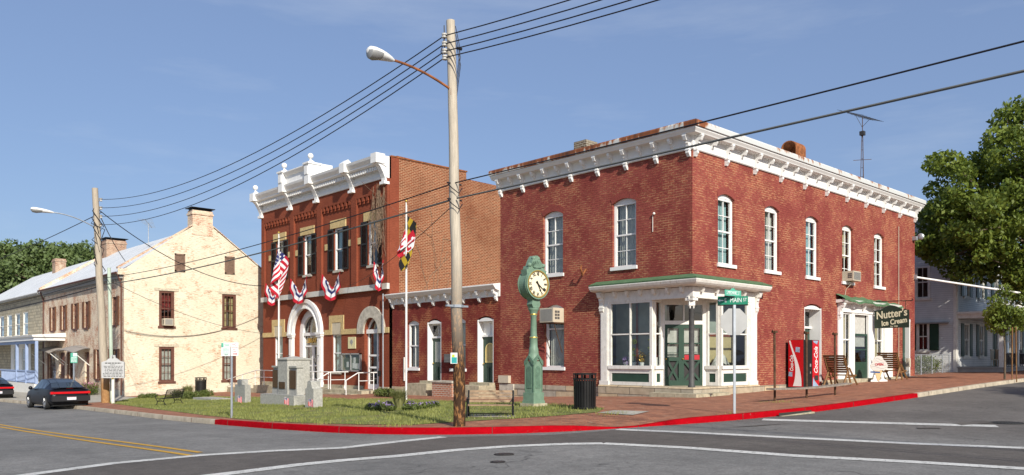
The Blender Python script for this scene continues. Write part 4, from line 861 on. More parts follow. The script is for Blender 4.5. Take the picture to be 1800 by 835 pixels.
m = MB(); sweep(m, [(-.05,E(2.70)),(.05,E(2.70)),(.05,E(2.95)),(.28,E(3.02)),(.33,E(3.08)),(.42,E(3.18)),(.42,E(3.22)),(-.05,E(3.3))], s4); m.build('cornice', M['white'], an, LA)
for k in range(8): bracket(FL, Y1+.22+(Y2-Y1-.35)*k/7, E(3.0), an, LA, True, .11, .28, .50)
for k in range(7): bracket(FL, Y1+.22+(Y2-Y1-.35)*(k+.5)/7, E(2.98), an, LA, False, .08, .22, .26)
window(FL, *A1, az0, az1, .16, an, LA, cols=2, rows=1, curtain=('curtain', 'full')); window(FL, *A2, az0, az1, .16, an, LA, cols=2, rows=1, curtain=('curtain', 'full'))
doorway(FL, *D1, E(-1.24), E(1.70), .16, an, LA, E(.93), .3, 'rect', label='dark green door with tall curtained light')
doorway(FL, *D2, E(-1.24), E(1.70), .16, an, LA, E(.93), .3, 'arch', tl='board', label='dark green door with arched yellow tracery light')
m = MB(); m.fb(FL, Y1+.02, D2[0]-.1, E(-2.4), E(-1.6), 0, .03); m.fb(FL, D2[1]+1.2, D1[0]-.3, E(-2.4), E(-1.55), 0, .03); m.fb(FL, D1[1]+.4, Y2, E(-2.4), E(-1.5), 0, .03); m.build('foundation', M['found'], an, LA)
for dd, lab in ((D1, 'worn'), (D2, 'worn')):
    m = MB(); m.fb(FL, dd[0]-.15, dd[1]+.25, E(-2.3), E(-1.25), 0, 1.0); m.fb(FL, dd[1]+.25, dd[1]+.6, E(-2.3), E(-1.42), 0, 1.0); m.fb(FL, dd[1]+.6, dd[1]+.95, E(-2.3), E(-1.60), 0, 1.0); m.fb(FL, dd[1]+.95, dd[1]+1.3, E(-2.3), E(-1.78), 0, 1.0)
    m.fb(FL, dd[0]-.1, dd[1]+.15, E(-1.25), E(-1.14), -.3, .35); m.build('door_steps', M['stone_step'], an, LA)
m = MB(); m.fb(FL, D2[1]+.3, D2[1]+1.75, E(-2.2), E(-1.15), .6, 1.25); m.build('step_wall', brick('chalky_red_brick', (.5,.4,.33), (.45,.2,.12), (.42,.14,.07), (.5,.42,.34), .42, .1, rh=.09, bw=.26, mort=.02), an, LA); m = MB(); m.fb(FL, D2[1]+.25, D2[1]+1.8, E(-1.15), E(-1.08), .55, 1.3); m.build('step_wall_cap', M['stone'], an, LA)
m = MB(); m.fb(FL, ax(806), ax(789), E(-.25), E(.15), .01, .30); o = m.build('casing', M['grille'], None, (0,0,0)); o.name = 'casing'
t_ = thing('air_conditioner', 'small dark grey air conditioner in the annex window behind the wooden pole', 'air conditioner', FL(ax(800), E(-.25), .15)); o.data.transform(Matrix.Translation(-Vector(t_.location))); o.parent = t_
m = MB()
for k in range(6): m.fb(FL, ax(805), ax(790), E(-.2+.06*k), E(-.18+.06*k), .301, .31)
m.build('front_louvres', M['alu'], t_, t_.location)
m = MB(); m.fb(FL, A1[1]+.2, A1[1]+.26, E(-1.2), E(.0), 0, .05); m.build('downpipe', M['white_old'], an, LA)
# ================================================================= LIBRARY
LX, LY0, LY1 = 23.80, 34.65, 48.95
LL = (LX, 42, top(LX, 42)); lib = thing('brick_library', 'tall red brick library with white ornamental cornice, arched entrance and bare orange brick flank', 'library', LL)
F = FX(LX); lz0, lz1 = E(-2.6), E(10.3)
wc = [36.17, 39.65, 43.14, 46.62]; ww = .47
mc, rc = 43.26, 36.3
ops = [(c-ww, c+ww, E(4.92), E(7.30), 0) for c in wc]
MA = (mc-1.42, mc+1.42, E(-1.72), E(1.45), 1.42, .30); RA = (rc-.70, rc+.70, E(-1.72), E(1.42), .70, .28)
narrow = [(ax(600, LX), ax(584.5, LX), E(-.82), E(1.97), 0, .2), (ax(497, LX), ax(483, LX), E(-.82), E(1.97), 0, .2)]
m = MB(); wall(m, F, LY0, LY1, lz0, lz1, ops + [MA, RA] + narrow, .2)
m.box(LX+.0, LX+.6, LY0-.02, LY0+.0, E(3), E(10.45)); m.face([(LX,LY1,lz0),(LX+12,LY1,lz0),(LX+12,LY1,E(10)),(LX,LY1,E(10))])
m.build('front_wall', M['brick_library'], lib, LL, fix=False)
m = MB(); m.prism([(LX+.5,LY0,lz0),(29.0,LY0,lz0),(29.0,LY0,E(10.42)),(LX+.5,LY0,E(10.55))], [(LX+.5,LY0+.3,lz0),(29.0,LY0+.3,lz0),(29.0,LY0+.3,E(10.42)),(LX+.5,LY0+.3,E(10.55))])
m.prism([(29.01,LY0+.01,lz0),(37,LY0+.01,lz0),(37,LY0+.01,E(9.95)),(29.01,LY0+.01,E(10.05))], [(29.01,LY0+.3,lz0),(37,LY0+.3,lz0),(37,LY0+.3,E(9.95)),(29.01,LY0+.3,E(10.05))]); m.build('side_wall', M['brick_orange'], lib, LL)
m = MB(); m.box(LX+.1, 29.05, LY0-.05, LY0+.36, E(10.43), E(10.50)); m.build('coping', M['rust'], lib, LL)
m = MB(); m.box(LX+.3, 37, LY0+.3, LY1-.05, E(9.7), E(9.8)); m.box(LX+.3, LX+9, LY0+.3, LY1-.05, E(3.6), E(3.7)); m.build('roof', M['tin'], lib, LL)
m = MB(); m.box(LX+3, LX+3.1, LY0+.3, LY1-.1, E(-1.8), E(9.5)); m.build('inner_wall', M['ceiling_grey'], lib, LL)
# brick piers between the recessed panels, and the corbel tables
pan = [(ax(675,LX), ax(630,LX)), (ax(620.5,LX), ax(568.3,LX)), (ax(560,LX), ax(519.6,LX)), (ax(513,LX), ax(467.7,LX))]
m = MB(); edges = [LY0] + [v for p in pan for v in p] + [LY1]
for k in range(0, len(edges), 2): m.fb(F, edges[k], edges[k+1], E(3.86), E(8.62), .001, .13)
m.fb(F, LY0, LY1, E(8.62), E(9.45), .001, .13); m.build('brick_pier', M['brick_library'], lib, LL)
m = MB()
for a, b in pan:
    n_ = int((b-a)/.36)
    for k in range(n_): c = a+(b-a)*(k+.5)/n_; m.fb(F, c-.10, c+.10, E(8.40), E(8.619), .001, .125); m.fb(F, c-.08, c+.08, E(8.27), E(8.40), .001, .08)
m.build('corbel_table', M['brick_library'], lib, LL)
m = MB(); m.fb(F, LY0-.02, LY1+.02, E(3.55), E(3.85), .001, .17); m.build('belt_course', paint('grey_white_stone_band', (.58,.57,.52), .8, amt=.15, dirt=(.4,.38,.32)), lib, LL)
m = MB()
segs = [(LY0, rc-1.32), (rc+1.32, narrow[0][0]-.3), (narrow[0][1]+.3, mc-2.12), (mc+2.12, narrow[1][0]-.3), (narrow[1][1]+.3, LY1)]
for a, b in segs: m.fb(F, a, b, E(1.28), E(1.57), .001, .05)
for a, b, *_ in narrow:
    m.fb(F, a-.3, a, E(1.28), E(2.37), .001, .055); m.fb(F, b, b+.3, E(1.28), E(2.37), .001, .055); m.fb(F, a, b, E(1.97), E(2.37), .001, .055)
m.build('stone_band', M['stone_tan'], lib, LL)
for c in wc:
    m = MB(); m.fb(F, c-.82, c+.82, E(7.31), E(7.78), .001, .07); m.fb(F, c-1.12, c-.82, E(6.2) , E(6.5), .001, .14) if False else None
    m.build('lintel', M['stone_tan'], lib, LL)
m = MB()
for c in wc:
    for s_ in (-1, 1): m.fb(F, c+s_*1.28-.16, c+s_*1.28+.16, E(6.15), E(6.50), .001, .06)
m.build('impost_stone', M['stone_tan'], lib, LL)
for c in wc:
    window(F, c-ww, c+ww, E(4.92), E(7.30), 0, lib, LL, cols=1, rows=1, curtain=('curtain_blue', 'up'), dep=.06, sillmat='stone')
    for s_ in (-1, 1):
        m = MB(); a0 = c+s_*.80-.29; z0, z1 = E(4.9), E(7.3)
        m.fb(F, a0, a0+.07, z0, z1, .01, .07); m.fb(F, a0+.51, a0+.58, z0, z1, .01, .07)
        for zz in (z0, (z0+z1)/2-.05, z1-.1): m.fb(F, a0+.07, a0+.51, zz, zz+.1, .01, .068)
        for k in range(34): zz = z0+.1+k*.0665; m.foz(F, [(.015,zz+.045),(.02,zz+.05),(.06,zz+.01),(.055,zz+.005)], a0+.07, a0+.51)
        m.build('shutter', M['black_paint'], lib, LL)
# main entrance arch
m = MB()
def ringarch(m, F, c, zs, r0, r1, o0, o1, n=20, zfoot=None):
    for k in range(n):
        t0, t1 = math.pi*k/n, math.pi*(k+1)/n
        m.faz(F, [(c-r0*math.cos(t0), zs+r0*math.sin(t0)), (c-r1*math.cos(t0), zs+r1*math.sin(t0)), (c-r1*math.cos(t1), zs+r1*math.sin(t1)), (c-r0*math.cos(t1), zs+r0*math.sin(t1))], o0, o1)
ringarch(m, F, mc, E(1.45), 1.46, 1.94, .001, .16); ringarch(m, F, mc, E(1.45), 1.80, 2.02, .16, .23); ringarch(m, F, mc, E(1.45), 1.46, 1.53, .16, .2)
for s_ in (-1, 1):
    c = mc+s_*1.71; m.fb(F, c-.22, c+.22, E(-1.7), E(1.2), .001, .16); m.fb(F, c-.27, c+.27, E(1.2), E(1.32), .001, .22); m.fb(F, c-.31, c+.31, E(1.32), E(1.449), .001, .26); m.fb(F, c-.27, c+.27, E(-1.72), E(-1.45), .001, .21); m.fb(F, c-.13, c+.13, E(-1.3), E(1.05), .161, .18)
m.build('entrance_arch', M['white'], lib, LL)
FI = FX(LX+.30)
m = MB(); wall(m, FI, mc-1.42, mc+1.42, E(-1.72), E(2.9), [(mc-1.02, mc+1.02, E(-1.72), E(1.45), 1.02, .16)]); m.build('inner_arch', M['white'], lib, LL, fix=False)
FD2 = FX(LX+.47)
m = MB(); c0, c1 = mc-1.02, mc+1.02
m.fb(FD2, c0, c1, E(1.30), E(1.48), 0, .14); m.fb(FD2, c0, c1, E(.62), E(.72), 0, .06); m.fb(FD2, mc-.05, mc+.05, E(-1.7), E(.62), 0, .05)
for a, zt_ in ((c0, 1.3), (c1-.1, 1.3), (mc-.16, .62), (mc+.06, .62)): m.fb(FD2, a, a+.1, E(-1.7), E(zt_), 0, .055)
for a, b in ((c0, mc-.05), (mc+.05, c1)): m.fb(FD2, a, b, E(-1.7), E(-1.4), 0, .05); m.fb(FD2, a, b, E(-.55), E(-.45), 0, .05)
ed = m.build('entrance_door', M['white'], lib, LL)
m = MB(); m.faz(FD2, [(c0, E(-1.7)), (c0, E(1.45))] + arc(c0, c1, E(1.45), 1.02)[1:-1] + [(c1, E(1.45)), (c1, E(-1.7))], -.02, -.01); m.build('pane', M['glass'], ed, LL)
text('LIBRARY', .40, Vector(FD2(mc+.12, E(1.0), .03)), ROT_X, M['gold'], ed, xs=.92, offset=.010).location = -Vector(LL)
# right stone arch and door
m = MB(); ringarch(m, F, rc, E(1.42), .70, 1.31, .001, .10); m.fb(F, rc-1.31, rc-.70, E(1.27), E(1.42), .001, .10); m.fb(F, rc+.70, rc+1.31, E(1.27), E(1.42), .001, .10); m.build('stone_arch', M['stone'], lib, LL)
FR2 = FX(LX+.28); m = MB(); c0, c1 = rc-.70, rc+.70
m.fb(FR2, c0, c1, E(1.28), E(1.50), 0, .16); m.fb(FR2, c0, c1, E(.05), E(.15), 0, .05)
for a in (c0, c1-.1, c0+.42): m.fb(FR2, a, a+.1, E(-1.7), E(1.3), 0, .06)
m.fb(FR2, c0, c1, E(-1.72), E(-1.45), 0, .05); m.fb(FR2, c0, c1, E(-.6), E(-.5), 0, .052); m.faz(FR2, [(c0, E(1.5))] + arc(c0, c1, E(1.42), .70)[1:-1] + [(c1, E(1.5))] + [(p[0]*.82+rc*.18, E(1.42)+(p[1]-E(1.42))*.82) for p in arc(c0, c1, E(1.42), .70)[1:-1][::-1]], 0, .05)
sdr = m.build('side_door', M['white'], lib, LL)
m = MB(); m.faz(FR2, [(c0, E(-1.7)), (c0, E(1.42))] + arc(c0, c1, E(1.42), .70)[1:-1] + [(c1, E(1.42)), (c1, E(-1.7))], -.02, -.01); m.build('pane', M['glass'], sdr, LL)
m = MB(); m.fb(FR2, rc-.5, rc-.25, E(.3-.9), E(.68-.9), .056, .06); m.fb(FR2, rc-.55, rc-.32, E(-.1-.9), E(.2-.9), .056, .06); m.build('paper_notice', M['paper'], sdr, LL)
for a, b, *_ in narrow:
    m = MB(); m.fb(F, a+.001, b-.001, E(1.30), E(1.97), -.1, .03); m.build('transom_panel', paint('beige_panel', (.52,.46,.34), .7), lib, LL)
    window(F, a, b, E(-.82), E(1.30), 0, lib, LL, cols=1, rows=1, curtain=('curtain_blue', 'full'), dep=.05, sillmat='stone', wood=.05)
m = MB()
for a, b in ((LY0, rc-.75), (rc+.75, mc-2.1), (mc+2.1, LY1)): m.fb(F, a, b, E(-2.6), E(-1.55), .001, .08)
m.build('stone_base', M['stone_step'], lib, LL)
for c in (mc-1.75, mc+1.75):
    m = MB(); p = F(c, E(-.05), .35); m.tube([F(c, E(.1), .2), F(c, E(.1), .42), F(c, E(-.0), .42)], .02, 6); m.lathe([(.05,0),(.10,.05),(.10,.22),(.03,.3)], F(c, E(-.32), .42), 10); m.build('wall_lamp', M['grille'], lib, LL)
# library cornice
FC = FX(LX-.10)
m = MB(); C0, C1 = LY0-.02, LY1+.05
sweep(m, [(-.2,E(9.30)),(.10,E(9.30)),(.13,E(9.42)),(.06,E(9.46)),(.06,E(9.85)),(.16,E(9.9)),(.40,E(9.98)),(.48,E(10.05)),(.48,E(10.12)),(.62,E(10.30)),(.66,E(10.42)),(-.2,E(10.42))], [lambda o: (LX-.10-o, C0), lambda o: (LX-.10-o, C1)])
cor = m.build('cornice', M['white'], lib, LL)
m = MB(); n_ = 62
for k in range(n_):
    a = C0+.2+(C1-C0-.4)*k/(n_-1); m.fb(FC, a-.075, a+.075, E(9.74), E(9.93), .05, .36)
m.build('dentils', M['white'], cor, LL)
m = MB()
for k in range(44):
    a = 41.9+(44.8-41.9)*k/43; m.sphere(FC(a+random.uniform(-.03,.03), E(9.64)+.10*math.sin(k*1.7)*random.uniform(.3,1), .07), random.uniform(.03,.06), 6)
    if k % 2: m.sphere(FC(38.3+3.1*k/44, E(9.64)+.07*math.sin(k*2.3), .065), random.uniform(.02,.045), 6); m.sphere(FC(45.3+3.1*k/44, E(9.64)+.07*math.sin(k*2.1), .065), .035, 6)
m.build('frieze_ornament', M['white'], cor, LL)
cons = [34.85, 37.94, 41.77, 44.96, 48.85]
for c in cons:
    big = c in (41.77, 44.96); zt = E(10.42)
    poly = [(.02,E(9.02)),(.26,E(9.02)),(.30,E(9.10)),(.24,E(9.16)),(.25,E(9.3)),(.36,E(9.55)),(.55,E(9.85)),(.78,E(10.05)),(.80,zt),(.02,zt)]
    m = MB(); m.foz(FX(LX), poly, c-.17, c+.17); m.fb(FX(LX), c-.22, c+.22, E(8.98), E(9.12), .0, .33); m.fb(FX(LX), c-.25, c+.25, E(10.0), E(10.5), .3, .86)
    if big: m.fb(FX(LX), c-.27, c+.27, E(10.5), E(11.15), .1, .86); m.fb(FX(LX), c-.18, c+.18, E(10.55), E(11.0), .86, .9); m.fb(FX(LX), c-.33, c+.33, E(11.15), E(11.25), .05, .92)
    co = m.build('console', M['white'], lib, LL)
    if c != 34.85:
        zt2 = E(11.25) if big else E(10.5); 
        if c == 37.94: m = MB(); m.foz(FX(LX), [(.3,zt2),(.86,zt2),(.58,zt2+.22)], c-.24, c+.24); m.build('cap_block', M['white'], co, LL); continue
        m = MB(); q = F(c, zt2, .58); m.foz(FX(LX), [(.36,zt2),(.80,zt2),(.58,zt2+.14)], c-.2, c+.2); m.lathe([(.08,.1),(.05,.2),(.05,.26)], q, 12); m.sphere((q[0], q[1], zt2+.40), .17, 14); m.build('ball_finial', M['white'], co, LL, True)
m = MB(); m.fb(FX(LX), 41.77+.27, 44.96-.27, E(10.42), E(10.9), .3, .62); m.foz(FX(LX), [(.3,E(10.9)),(.62,E(10.9)),(.70,E(10.97)),(.82,E(11.1)),(.82,E(11.16)),(.3,E(11.16))], 41.77+.27, 44.96-.27); m.fb(FX(LX), 41.5, 42.04, E(10.42), E(11.25), -.7, .1)
pd = m.build('parapet_panel', M['white'], cor, LL)
# dead vines on the corner and flank
m = MB(); r2 = random.Random(3)
for k in range(46):
    a = r2.uniform(34.8, 36.0); z = E(r2.uniform(7.6, 9.2)); pts = [F(a, z, .16)]
    for j in range(r2.randint(8, 18)): a += r2.gauss(.0, .05)+.012; z -= r2.uniform(.12, .24); pts.append(F(a, z, .16+r2.uniform(0, .05)))
    m.tube(pts, r2.uniform(.008, .016), 4, False)
FS = FY(LY0)
def vine(x, z, dx, dz, ln, r_):
    pts = [FS(x, z, .02)]
    for j in range(ln):
        x += dx*.25+r2.gauss(0, .07); z += dz*.25+r2.gauss(0, .04); pts.append(FS(x, z, .02))
        if r2.random() < .16 and ln > 5: vine(x, z, dx+r2.gauss(0, .7), dz*.7+r2.gauss(0, .4), ln//2, r_*.6)
    m.tube(pts, r_, 4, False)
for k in range(6): vine(25.9+k*.38, E(3.35), r2.gauss(.1, .3), 1, r2.randint(10, 20), .014)
m.build('dead_vine', M['vine'], lib, LL, fix=False)
# platform, steps
pz = E(-1.72); m = MB(); m.box(22.3, LX-.09, 34.95, 47.2, E(-2.9), pz); m.box(22.3, 22.9, 47.2, 51.0, E(-2.9), E(-1.95)); m.build('entrance_platform', M['stone_step'], lib, LL)
m = MB(); m.box(21.9, 22.3, 35.3, 38.1, E(-2.7), E(-1.88)); m.box(21.5, 21.9, 35.2, 38.3, E(-2.7), E(-2.02)); m.build('entrance_steps', M['stone_step'], lib, LL)
rail = thing('handrail', 'white tubular handrail running along the library platform and down the ramp', 'handrail', (22.4, 42, pz)); m = MB(); tp = [(22.42, y, z) for y, z in ((38.4, pz+.92), (47, pz+.92), (51.5, E(-1.5)))]
m.tube(tp, .028, 8); m.tube([(p[0], p[1], p[2]-.42) for p in tp], .02, 8)
for y, zb_, zt in ((38.4,pz,pz+.92),(40,pz,pz+.92),(42,pz,pz+.92),(44,pz,pz+.92),(46,pz,pz+.92),(47.2,pz,pz+.9),(49,E(-2.1),E(-1.13)),(51.4,E(-2.4),E(-1.5))): m.tube([(22.42,y,zb_),(22.42,y,zt)], .024, 8)
m.build('rail', M['white_metal'], rail, rail.location)
for yy, ll in ((38.15, 'white pipe handrail at the left side of the library front steps'), (35.35, 'white pipe handrail at the right side of the library front steps')):
    r_ = thing('handrail', ll, 'handrail', (22, yy, pz), group=None); m = MB(); m.tube([(23.5, yy, pz+.92), (22.35, yy, pz+.92), (21.6, yy, E(-1.2)), (21.55, yy, E(-1.55)), (21.6, yy, E(-1.65))], .028, 8)
    for x, z in ((23.3, pz), (22.4, pz), (21.65, E(-2.02))): m.tube([(x, yy, z), (x, yy, pz+.92 if x > 22 else E(-1.2))], .025, 8)
    m.tube([(22.4, yy, pz+.5), (23.3, yy, pz+.5)], .02, 8); m.build('rail', M['white_metal'], r_, r_.location)
# notice board, plaque, pipe
nbx = (ax(636, LX), ax(603, LX)); nbt = thing('notice_board', 'glazed grey notice board with pinned papers on the library wall', 'notice board', F(sum(nbx)/2, E(-.8), 0)); m = MB(); z0, z1 = E(-.78), E(.22)
for q in ((nbx[0],nbx[1],z0,z0+.07),(nbx[0],nbx[1],z1-.07,z1),(nbx[0],nbx[0]+.07,z0,z1),(nbx[1]-.07,nbx[1],z0,z1),(sum(nbx)/2-.03,sum(nbx)/2+.03,z0,z1)): m.fb(F, *q, .01, .13)
m.build('frame', M['alu'], nbt, nbt.location); m = MB(); m.fb(F, nbx[0]+.05, nbx[1]-.05, z0+.05, z1-.05, .012, .03); m.build('backboard', paint('grey_green_felt', (.13,.17,.13), .9), nbt, nbt.location)
m = MB()
for u, v in ((.72,.38),(.35,.62),(.28,.3),(.14,.3),(.4,.32)): a = nbx[0]+(nbx[1]-nbx[0])*u; z = z0+(z1-z0)*v; m.fb(F, a-.11, a+.11, z-.15, z+.15, .031, .036)
m.build('paper', M['paper'], nbt, nbt.location); m = MB(); m.face([F(nbx[0]+.05,z0+.05,.10),F(nbx[1]-.05,z0+.05,.10),F(nbx[1]-.05,z1-.05,.10),F(nbx[0]+.05,z1-.05,.10)]); m.build('pane', M['glass'], nbt, nbt.location)
pa = (ax(626, LX), ax(613, LX)); m = MB(); c = F(sum(pa)/2, E(.9), 0); m.fb(F, pa[0], pa[1], E(.48), E(1.12), .005, .05)
pl = thing('wall_plaque', 'cream rectangular plaque with grey emblem above the notice board', 'plaque', c); m.build('plate', paint('cream_plaque', (.66,.60,.34), .6), pl, c)
m = MB(); ca = sum(pa)/2; m.lathe([(.001,.0),(.13,.0),(.13,.012),(.001,.012)], F(ca, E(.85), .062), 16, 'x')
for s_ in (-1, 1): m.faz(F, [(ca, E(.62)), (ca+s_*.2, E(.92)), (ca+s_*.05, E(.75))], .051, .06)
m.build('emblem', M['alu'], pl, c)
m = MB(); m.tube([F(LY0+.28, E(3.3), .2), F(LY0+.28, E(-1.6), .2)], .035, 8); m.build('downpipe', M['galv'], lib, LL)
m = MB(); m.fb(F, LY0+.6, LY0+.78, E(-1.0), E(-.7), .13, .2); m.build('mail_slot', M['black_metal'], lib, LL)
# ================================================================= CREAM HOUSE
HX, HY = 16.03, 51.35; HW, HL = 9.7, 18.7; HXm = HX+HW/2; ez, rz = E(5.35), E(8.45)
LH = (HX, HY, top(HX, HY)); ch = thing('cream_house', 'long limewashed brick house with cream gable wall, tin roof and brown shuttered street front', 'house', LH)
FG_, FF = FY(HY), FX(HX)
gw1 = [(ay(279.5,HY), ay(306.5,HY)), (ay(390.5,HY), ay(415,HY))]
m = MB(); wall(m, FG_, HX, HX+HW, E(-3), ez, [(a, b, E(1.95), E(4.15), 0, .12) for a, b in gw1] + [(a, b, E(-1.5), E(.65), 0, .12) for a, b in gw1])
att = [(ay(307,HY), ay(325,HY), E(5.42), E(6.55)), (ay(395,HY), ay(412,HY), E(5.5), E(6.65))]
m.face([FG_(HX, ez), FG_(HX+HW, ez), FG_(HXm+.7, rz), FG_(HXm-.7, rz)])
m.face([FG_(HX-.35, ez-.35), FG_(HX, ez-.35), FG_(HX, ez+.02), FG_(HX-.35, ez+.02)]); m.face([(HX+HW,HY,E(-3)),(HX+HW,HY+HL,E(-3)),(HX+HW,HY+HL,ez),(HX+HW,HY,ez)])
m.build('gable_wall', M['brick_cream'], ch, LH, fix=False)
wins = [(86,100.6,528,577),(105,119,526,576),(125,140,523,575),(144.6,160,521,573),(192,211,508,567.5)]
upw = []
for a, b, t_, b_ in wins: c0, c1 = ax(b, HX), ax(a, HX); cc = (c0+c1)/2; upw.append((cc-.42, cc+.42, E(2.0), E(3.75), 0))
lows = [(ax(211,HX)+.45, ax(192,HX)-.35, E(-1.4), E(.5), 0), (ax(176,HX)+.1, ax(168,HX)-.1, E(-1.4), E(.5), 0)]
doors = [(ax(114,HX)+.0, ax(104,HX), E(-2.2), E(.35), 0), (ax(157,HX), ax(149,HX), E(-2.3), E(.35), 0), (ax(98,HX), ax(87,HX), E(-1.7), E(.35), 0), (ax(132,HX), ax(122,HX), E(-1.7), E(.35), 0)]
m = MB(); wall(m, FF, HY, HY+HL, E(-3), ez-.3, upw+lows+doors, .15); m.build('street_wall', M['brick_mottled'], ch, LH, fix=False)
m = MB(); m.box(HX+.25, HX+HW-.2, HY+.25, HY+HL-.2, ez-.1, ez-.05); m.box(HX+1.5, HX+1.6, HY+1.6, HY+HL-.3, E(-2), ez-.1); m.box(HX+1.6, HX+HW-.3, HY+1.5, HY+1.6, E(-2), ez-.1); m.build('inner_wall', M['ceiling_grey'], ch, LH)
def gable_roof(x0, x1, xm, y0, y1, ez, rz, root, off, th=.12, name='roof', mat='tin'):
    m = MB(); o = .3
    for xa_, xb_, s_ in ((x0-o, xm, 1), (x1+o, xm, -1)):
        za = ez-(rz-ez)*o/abs(xm-x0); m.hexa([(xa_,y0,za),(xa_,y1,za),(xb_,y1,rz),(xb_,y0,rz),(xa_,y0,za+th),(xa_,y1,za+th),(xb_,y1,rz+th),(xb_,y0,rz+th)])
    return m.build(name, M[mat], root, off)
rf = gable_roof(HX, HX+HW, HXm, HY+.18, HY+HL, ez-.12, rz-.1, ch, LH)
m = MB(); 
for s_ in (0, 1):
    a, b = (HX-.35, HXm-.6) if not s_ else (HX+HW+.1, HXm+.6)
    m.prism([FG_(a, ez-.12 if s_ else ez+.0), FG_(b, rz), FG_(b, rz+.13), FG_(a, ez+.02 if s_ else ez+.12)], [FG_(a, ez-.12 if s_ else ez, -.3), FG_(b, rz, -.3), FG_(b, rz+.13, -.3), FG_(a, ez+.02 if s_ else ez+.12, -.3)])
m.prism([(HX-.35,HY+HL-.2,ez-.3),(HXm,HY+HL-.2,rz+.15),(HXm,HY+HL+.1,rz+.15),(HX-.35,HY+HL+.1,ez-.3)], [(HX-.35,HY+HL-.2,ez),(HXm,HY+HL-.2,rz+.3),(HXm,HY+HL+.1,rz+.3),(HX-.35,HY+HL+.1,ez)])
m.build('parapet', M['brick_mottled'], rf, LH)
def chim(x0, x1, y0, y1, z0, z1, root, off, cap='black_metal'):
    m = MB(); m.box(x0, x1, y0, y1, z0, z1); m.box(x0-.05, x1+.05, y0-.05, y1+.05, z1-.28, z1-.16); c = m.build('chimney', M['brick_mottled' if cap and z1 > E(9.42) else 'brick_chimney'], root, off)
    if cap: m = MB(); m.box(x0-.12, x1+.12, y0-.12, y1+.12, z1+.14, z1+.18); m.box(x0+.05, x1-.05, y0+.05, y1-.05, z1, z1+.14); m.build('chimney_cap', M[cap], c, off)
chim(ay(338.5,HY-.02), ay(374,HY-.02), HY-.025, HY+.8, rz-.6, E(9.45), rf, LH)
cy = ax(200, HXm); chim(HXm-.75, HXm+.75, cy-.7, cy+.7, rz-.6, E(9.4), rf, LH); m = MB(); m.box(HXm-.75, HXm+.0, cy+.9, cy+1.5, rz-.5, E(9.0)); m.build('chimney', M['brick_chimney'], rf, LH)
m = MB(); m.fb(FF, HY+.2, HY+HL-.2, ez-.55, ez-.3, 0, .2); m.fb(FF, HY+.2, HY+HL-.2, ez-.3, ez-.18, 0, .32)
for k in range(40): a = HY+.5+(HL-1)*k/39; m.fb(FF, a-.07, a+.07, ez-.68, ez-.55, 0, .12)
m.build('eaves_cornice', M['grey_plaster'], ch, LH); m = MB(); m.tube([FF(HY+.15, ez-.25, .42), FF(HY+HL, ez-.25, .42)], .07, 8); m.tube([FF(HY+.25, ez-.3, .3), FF(HY+.25, ez-.9, .08), FF(HY+.25, E(-2.3), .08)], .05, 8); m.tube([FF(HY+HL-.1, ez-.3, .3), FF(HY+HL-.1, ez-.9, .08), FF(HY+HL-.1, E(-2.4), .08)], .05, 8); m.build('gutter', M['frame_brown'], ch, LH)
for k, (a, b) in enumerate(gw1):
    for z0, z1, r_ in ((E(1.95), E(4.15), 0), (E(-1.5), E(.65), 1)):
        cu_ = ('curtain_red', 'up') if (k == 0 and r_ == 0) else (('curtain', 'full') if r_ else ('curtain_tan', 'sides'))
        window(FG_, a, b, z0, z1, 0, ch, LH, cols=3, rows=2, frame='frame_brown', curtain=cu_, dep=.03, wood=.13)
m = MB()
for a, b in gw1:
    for z in (E(4.16), E(.66)): m.fb(FG_, a-.28, b+.28, z, z+.16, .001, .03)
m.build('lintel', paint('crumbling_lintel', (.55,.48,.36), .9, amt=.35, scale=9), ch, LH)
for a, b, z0, z1 in att:
    m = MB(); 
    for q in ((a,a+.09,z0,z1),(b-.09,b,z0,z1),(a,b,z0,z0+.09),(a,b,z1-.09,z1)): m.fb(FG_, *q, .002, .06)
    for k in range(13): zz = z0+.1+(z1-z0-.24)*k/12; m.foz(FG_, [(.004,zz+.06),(.012,zz+.065),(.045,zz+.012),(.037,zz+.004)], a+.09, b-.09)
    m.build('louvred_shutter', paint('weathered_louvre', (.22,.14,.10), .8, amt=.3, scale=6), ch, LH)
for k, (a, b, z0, z1, _) in enumerate(upw):
    window(FF, a, b, z0, z1, 0, ch, LH, cols=2, rows=2, frame='frame_brown', curtain=None, dep=.04, wood=.08)
    for s_ in (0, 1):
        m = MB(); a0_ = b+.02 if s_ else a-.50; m.fb(FF, a0_, a0_+.46, z0-.02, z1+.02, .01, .05)
        for j in range(2): m.fb(FF, a0_+.06, a0_+.40, z0+.1+j*.85, z0+.8+j*.85, .051, .06)
        m.build('shutter', M['shutter_brown'], ch, LH)
for a, b, z0, z1, _ in lows:
    window(FF, a, b, z0, z1, 0, ch, LH, cols=2, rows=2, frame='frame_brown', curtain=None, dep=.04, wood=.07)
    for s_ in (0, 1): m = MB(); a0_ = b+.02 if s_ else a-.42; m.fb(FF, a0_, a0_+.38, z0-.02, z1+.02, .01, .05); m.build('shutter', M['shutter_brown'], ch, LH)
for k, (a, b, z0, z1, _) in enumerate(doors):
    if k < 2: paneldoor(FF, a+.05, b-.05, z0, z1, ch, LH, -.1, 'frame_brown')
    else:
        window(FF, a, b, z0, z1, 0, ch, LH, cols=2, rows=2, frame='frame_brown', curtain=None, dep=.04, wood=.08); m = MB(); m.fb(FF, b+.02, b+.45, z0, z1, .01, .05); m.build('shutter', M['shutter_brown'], ch, LH)
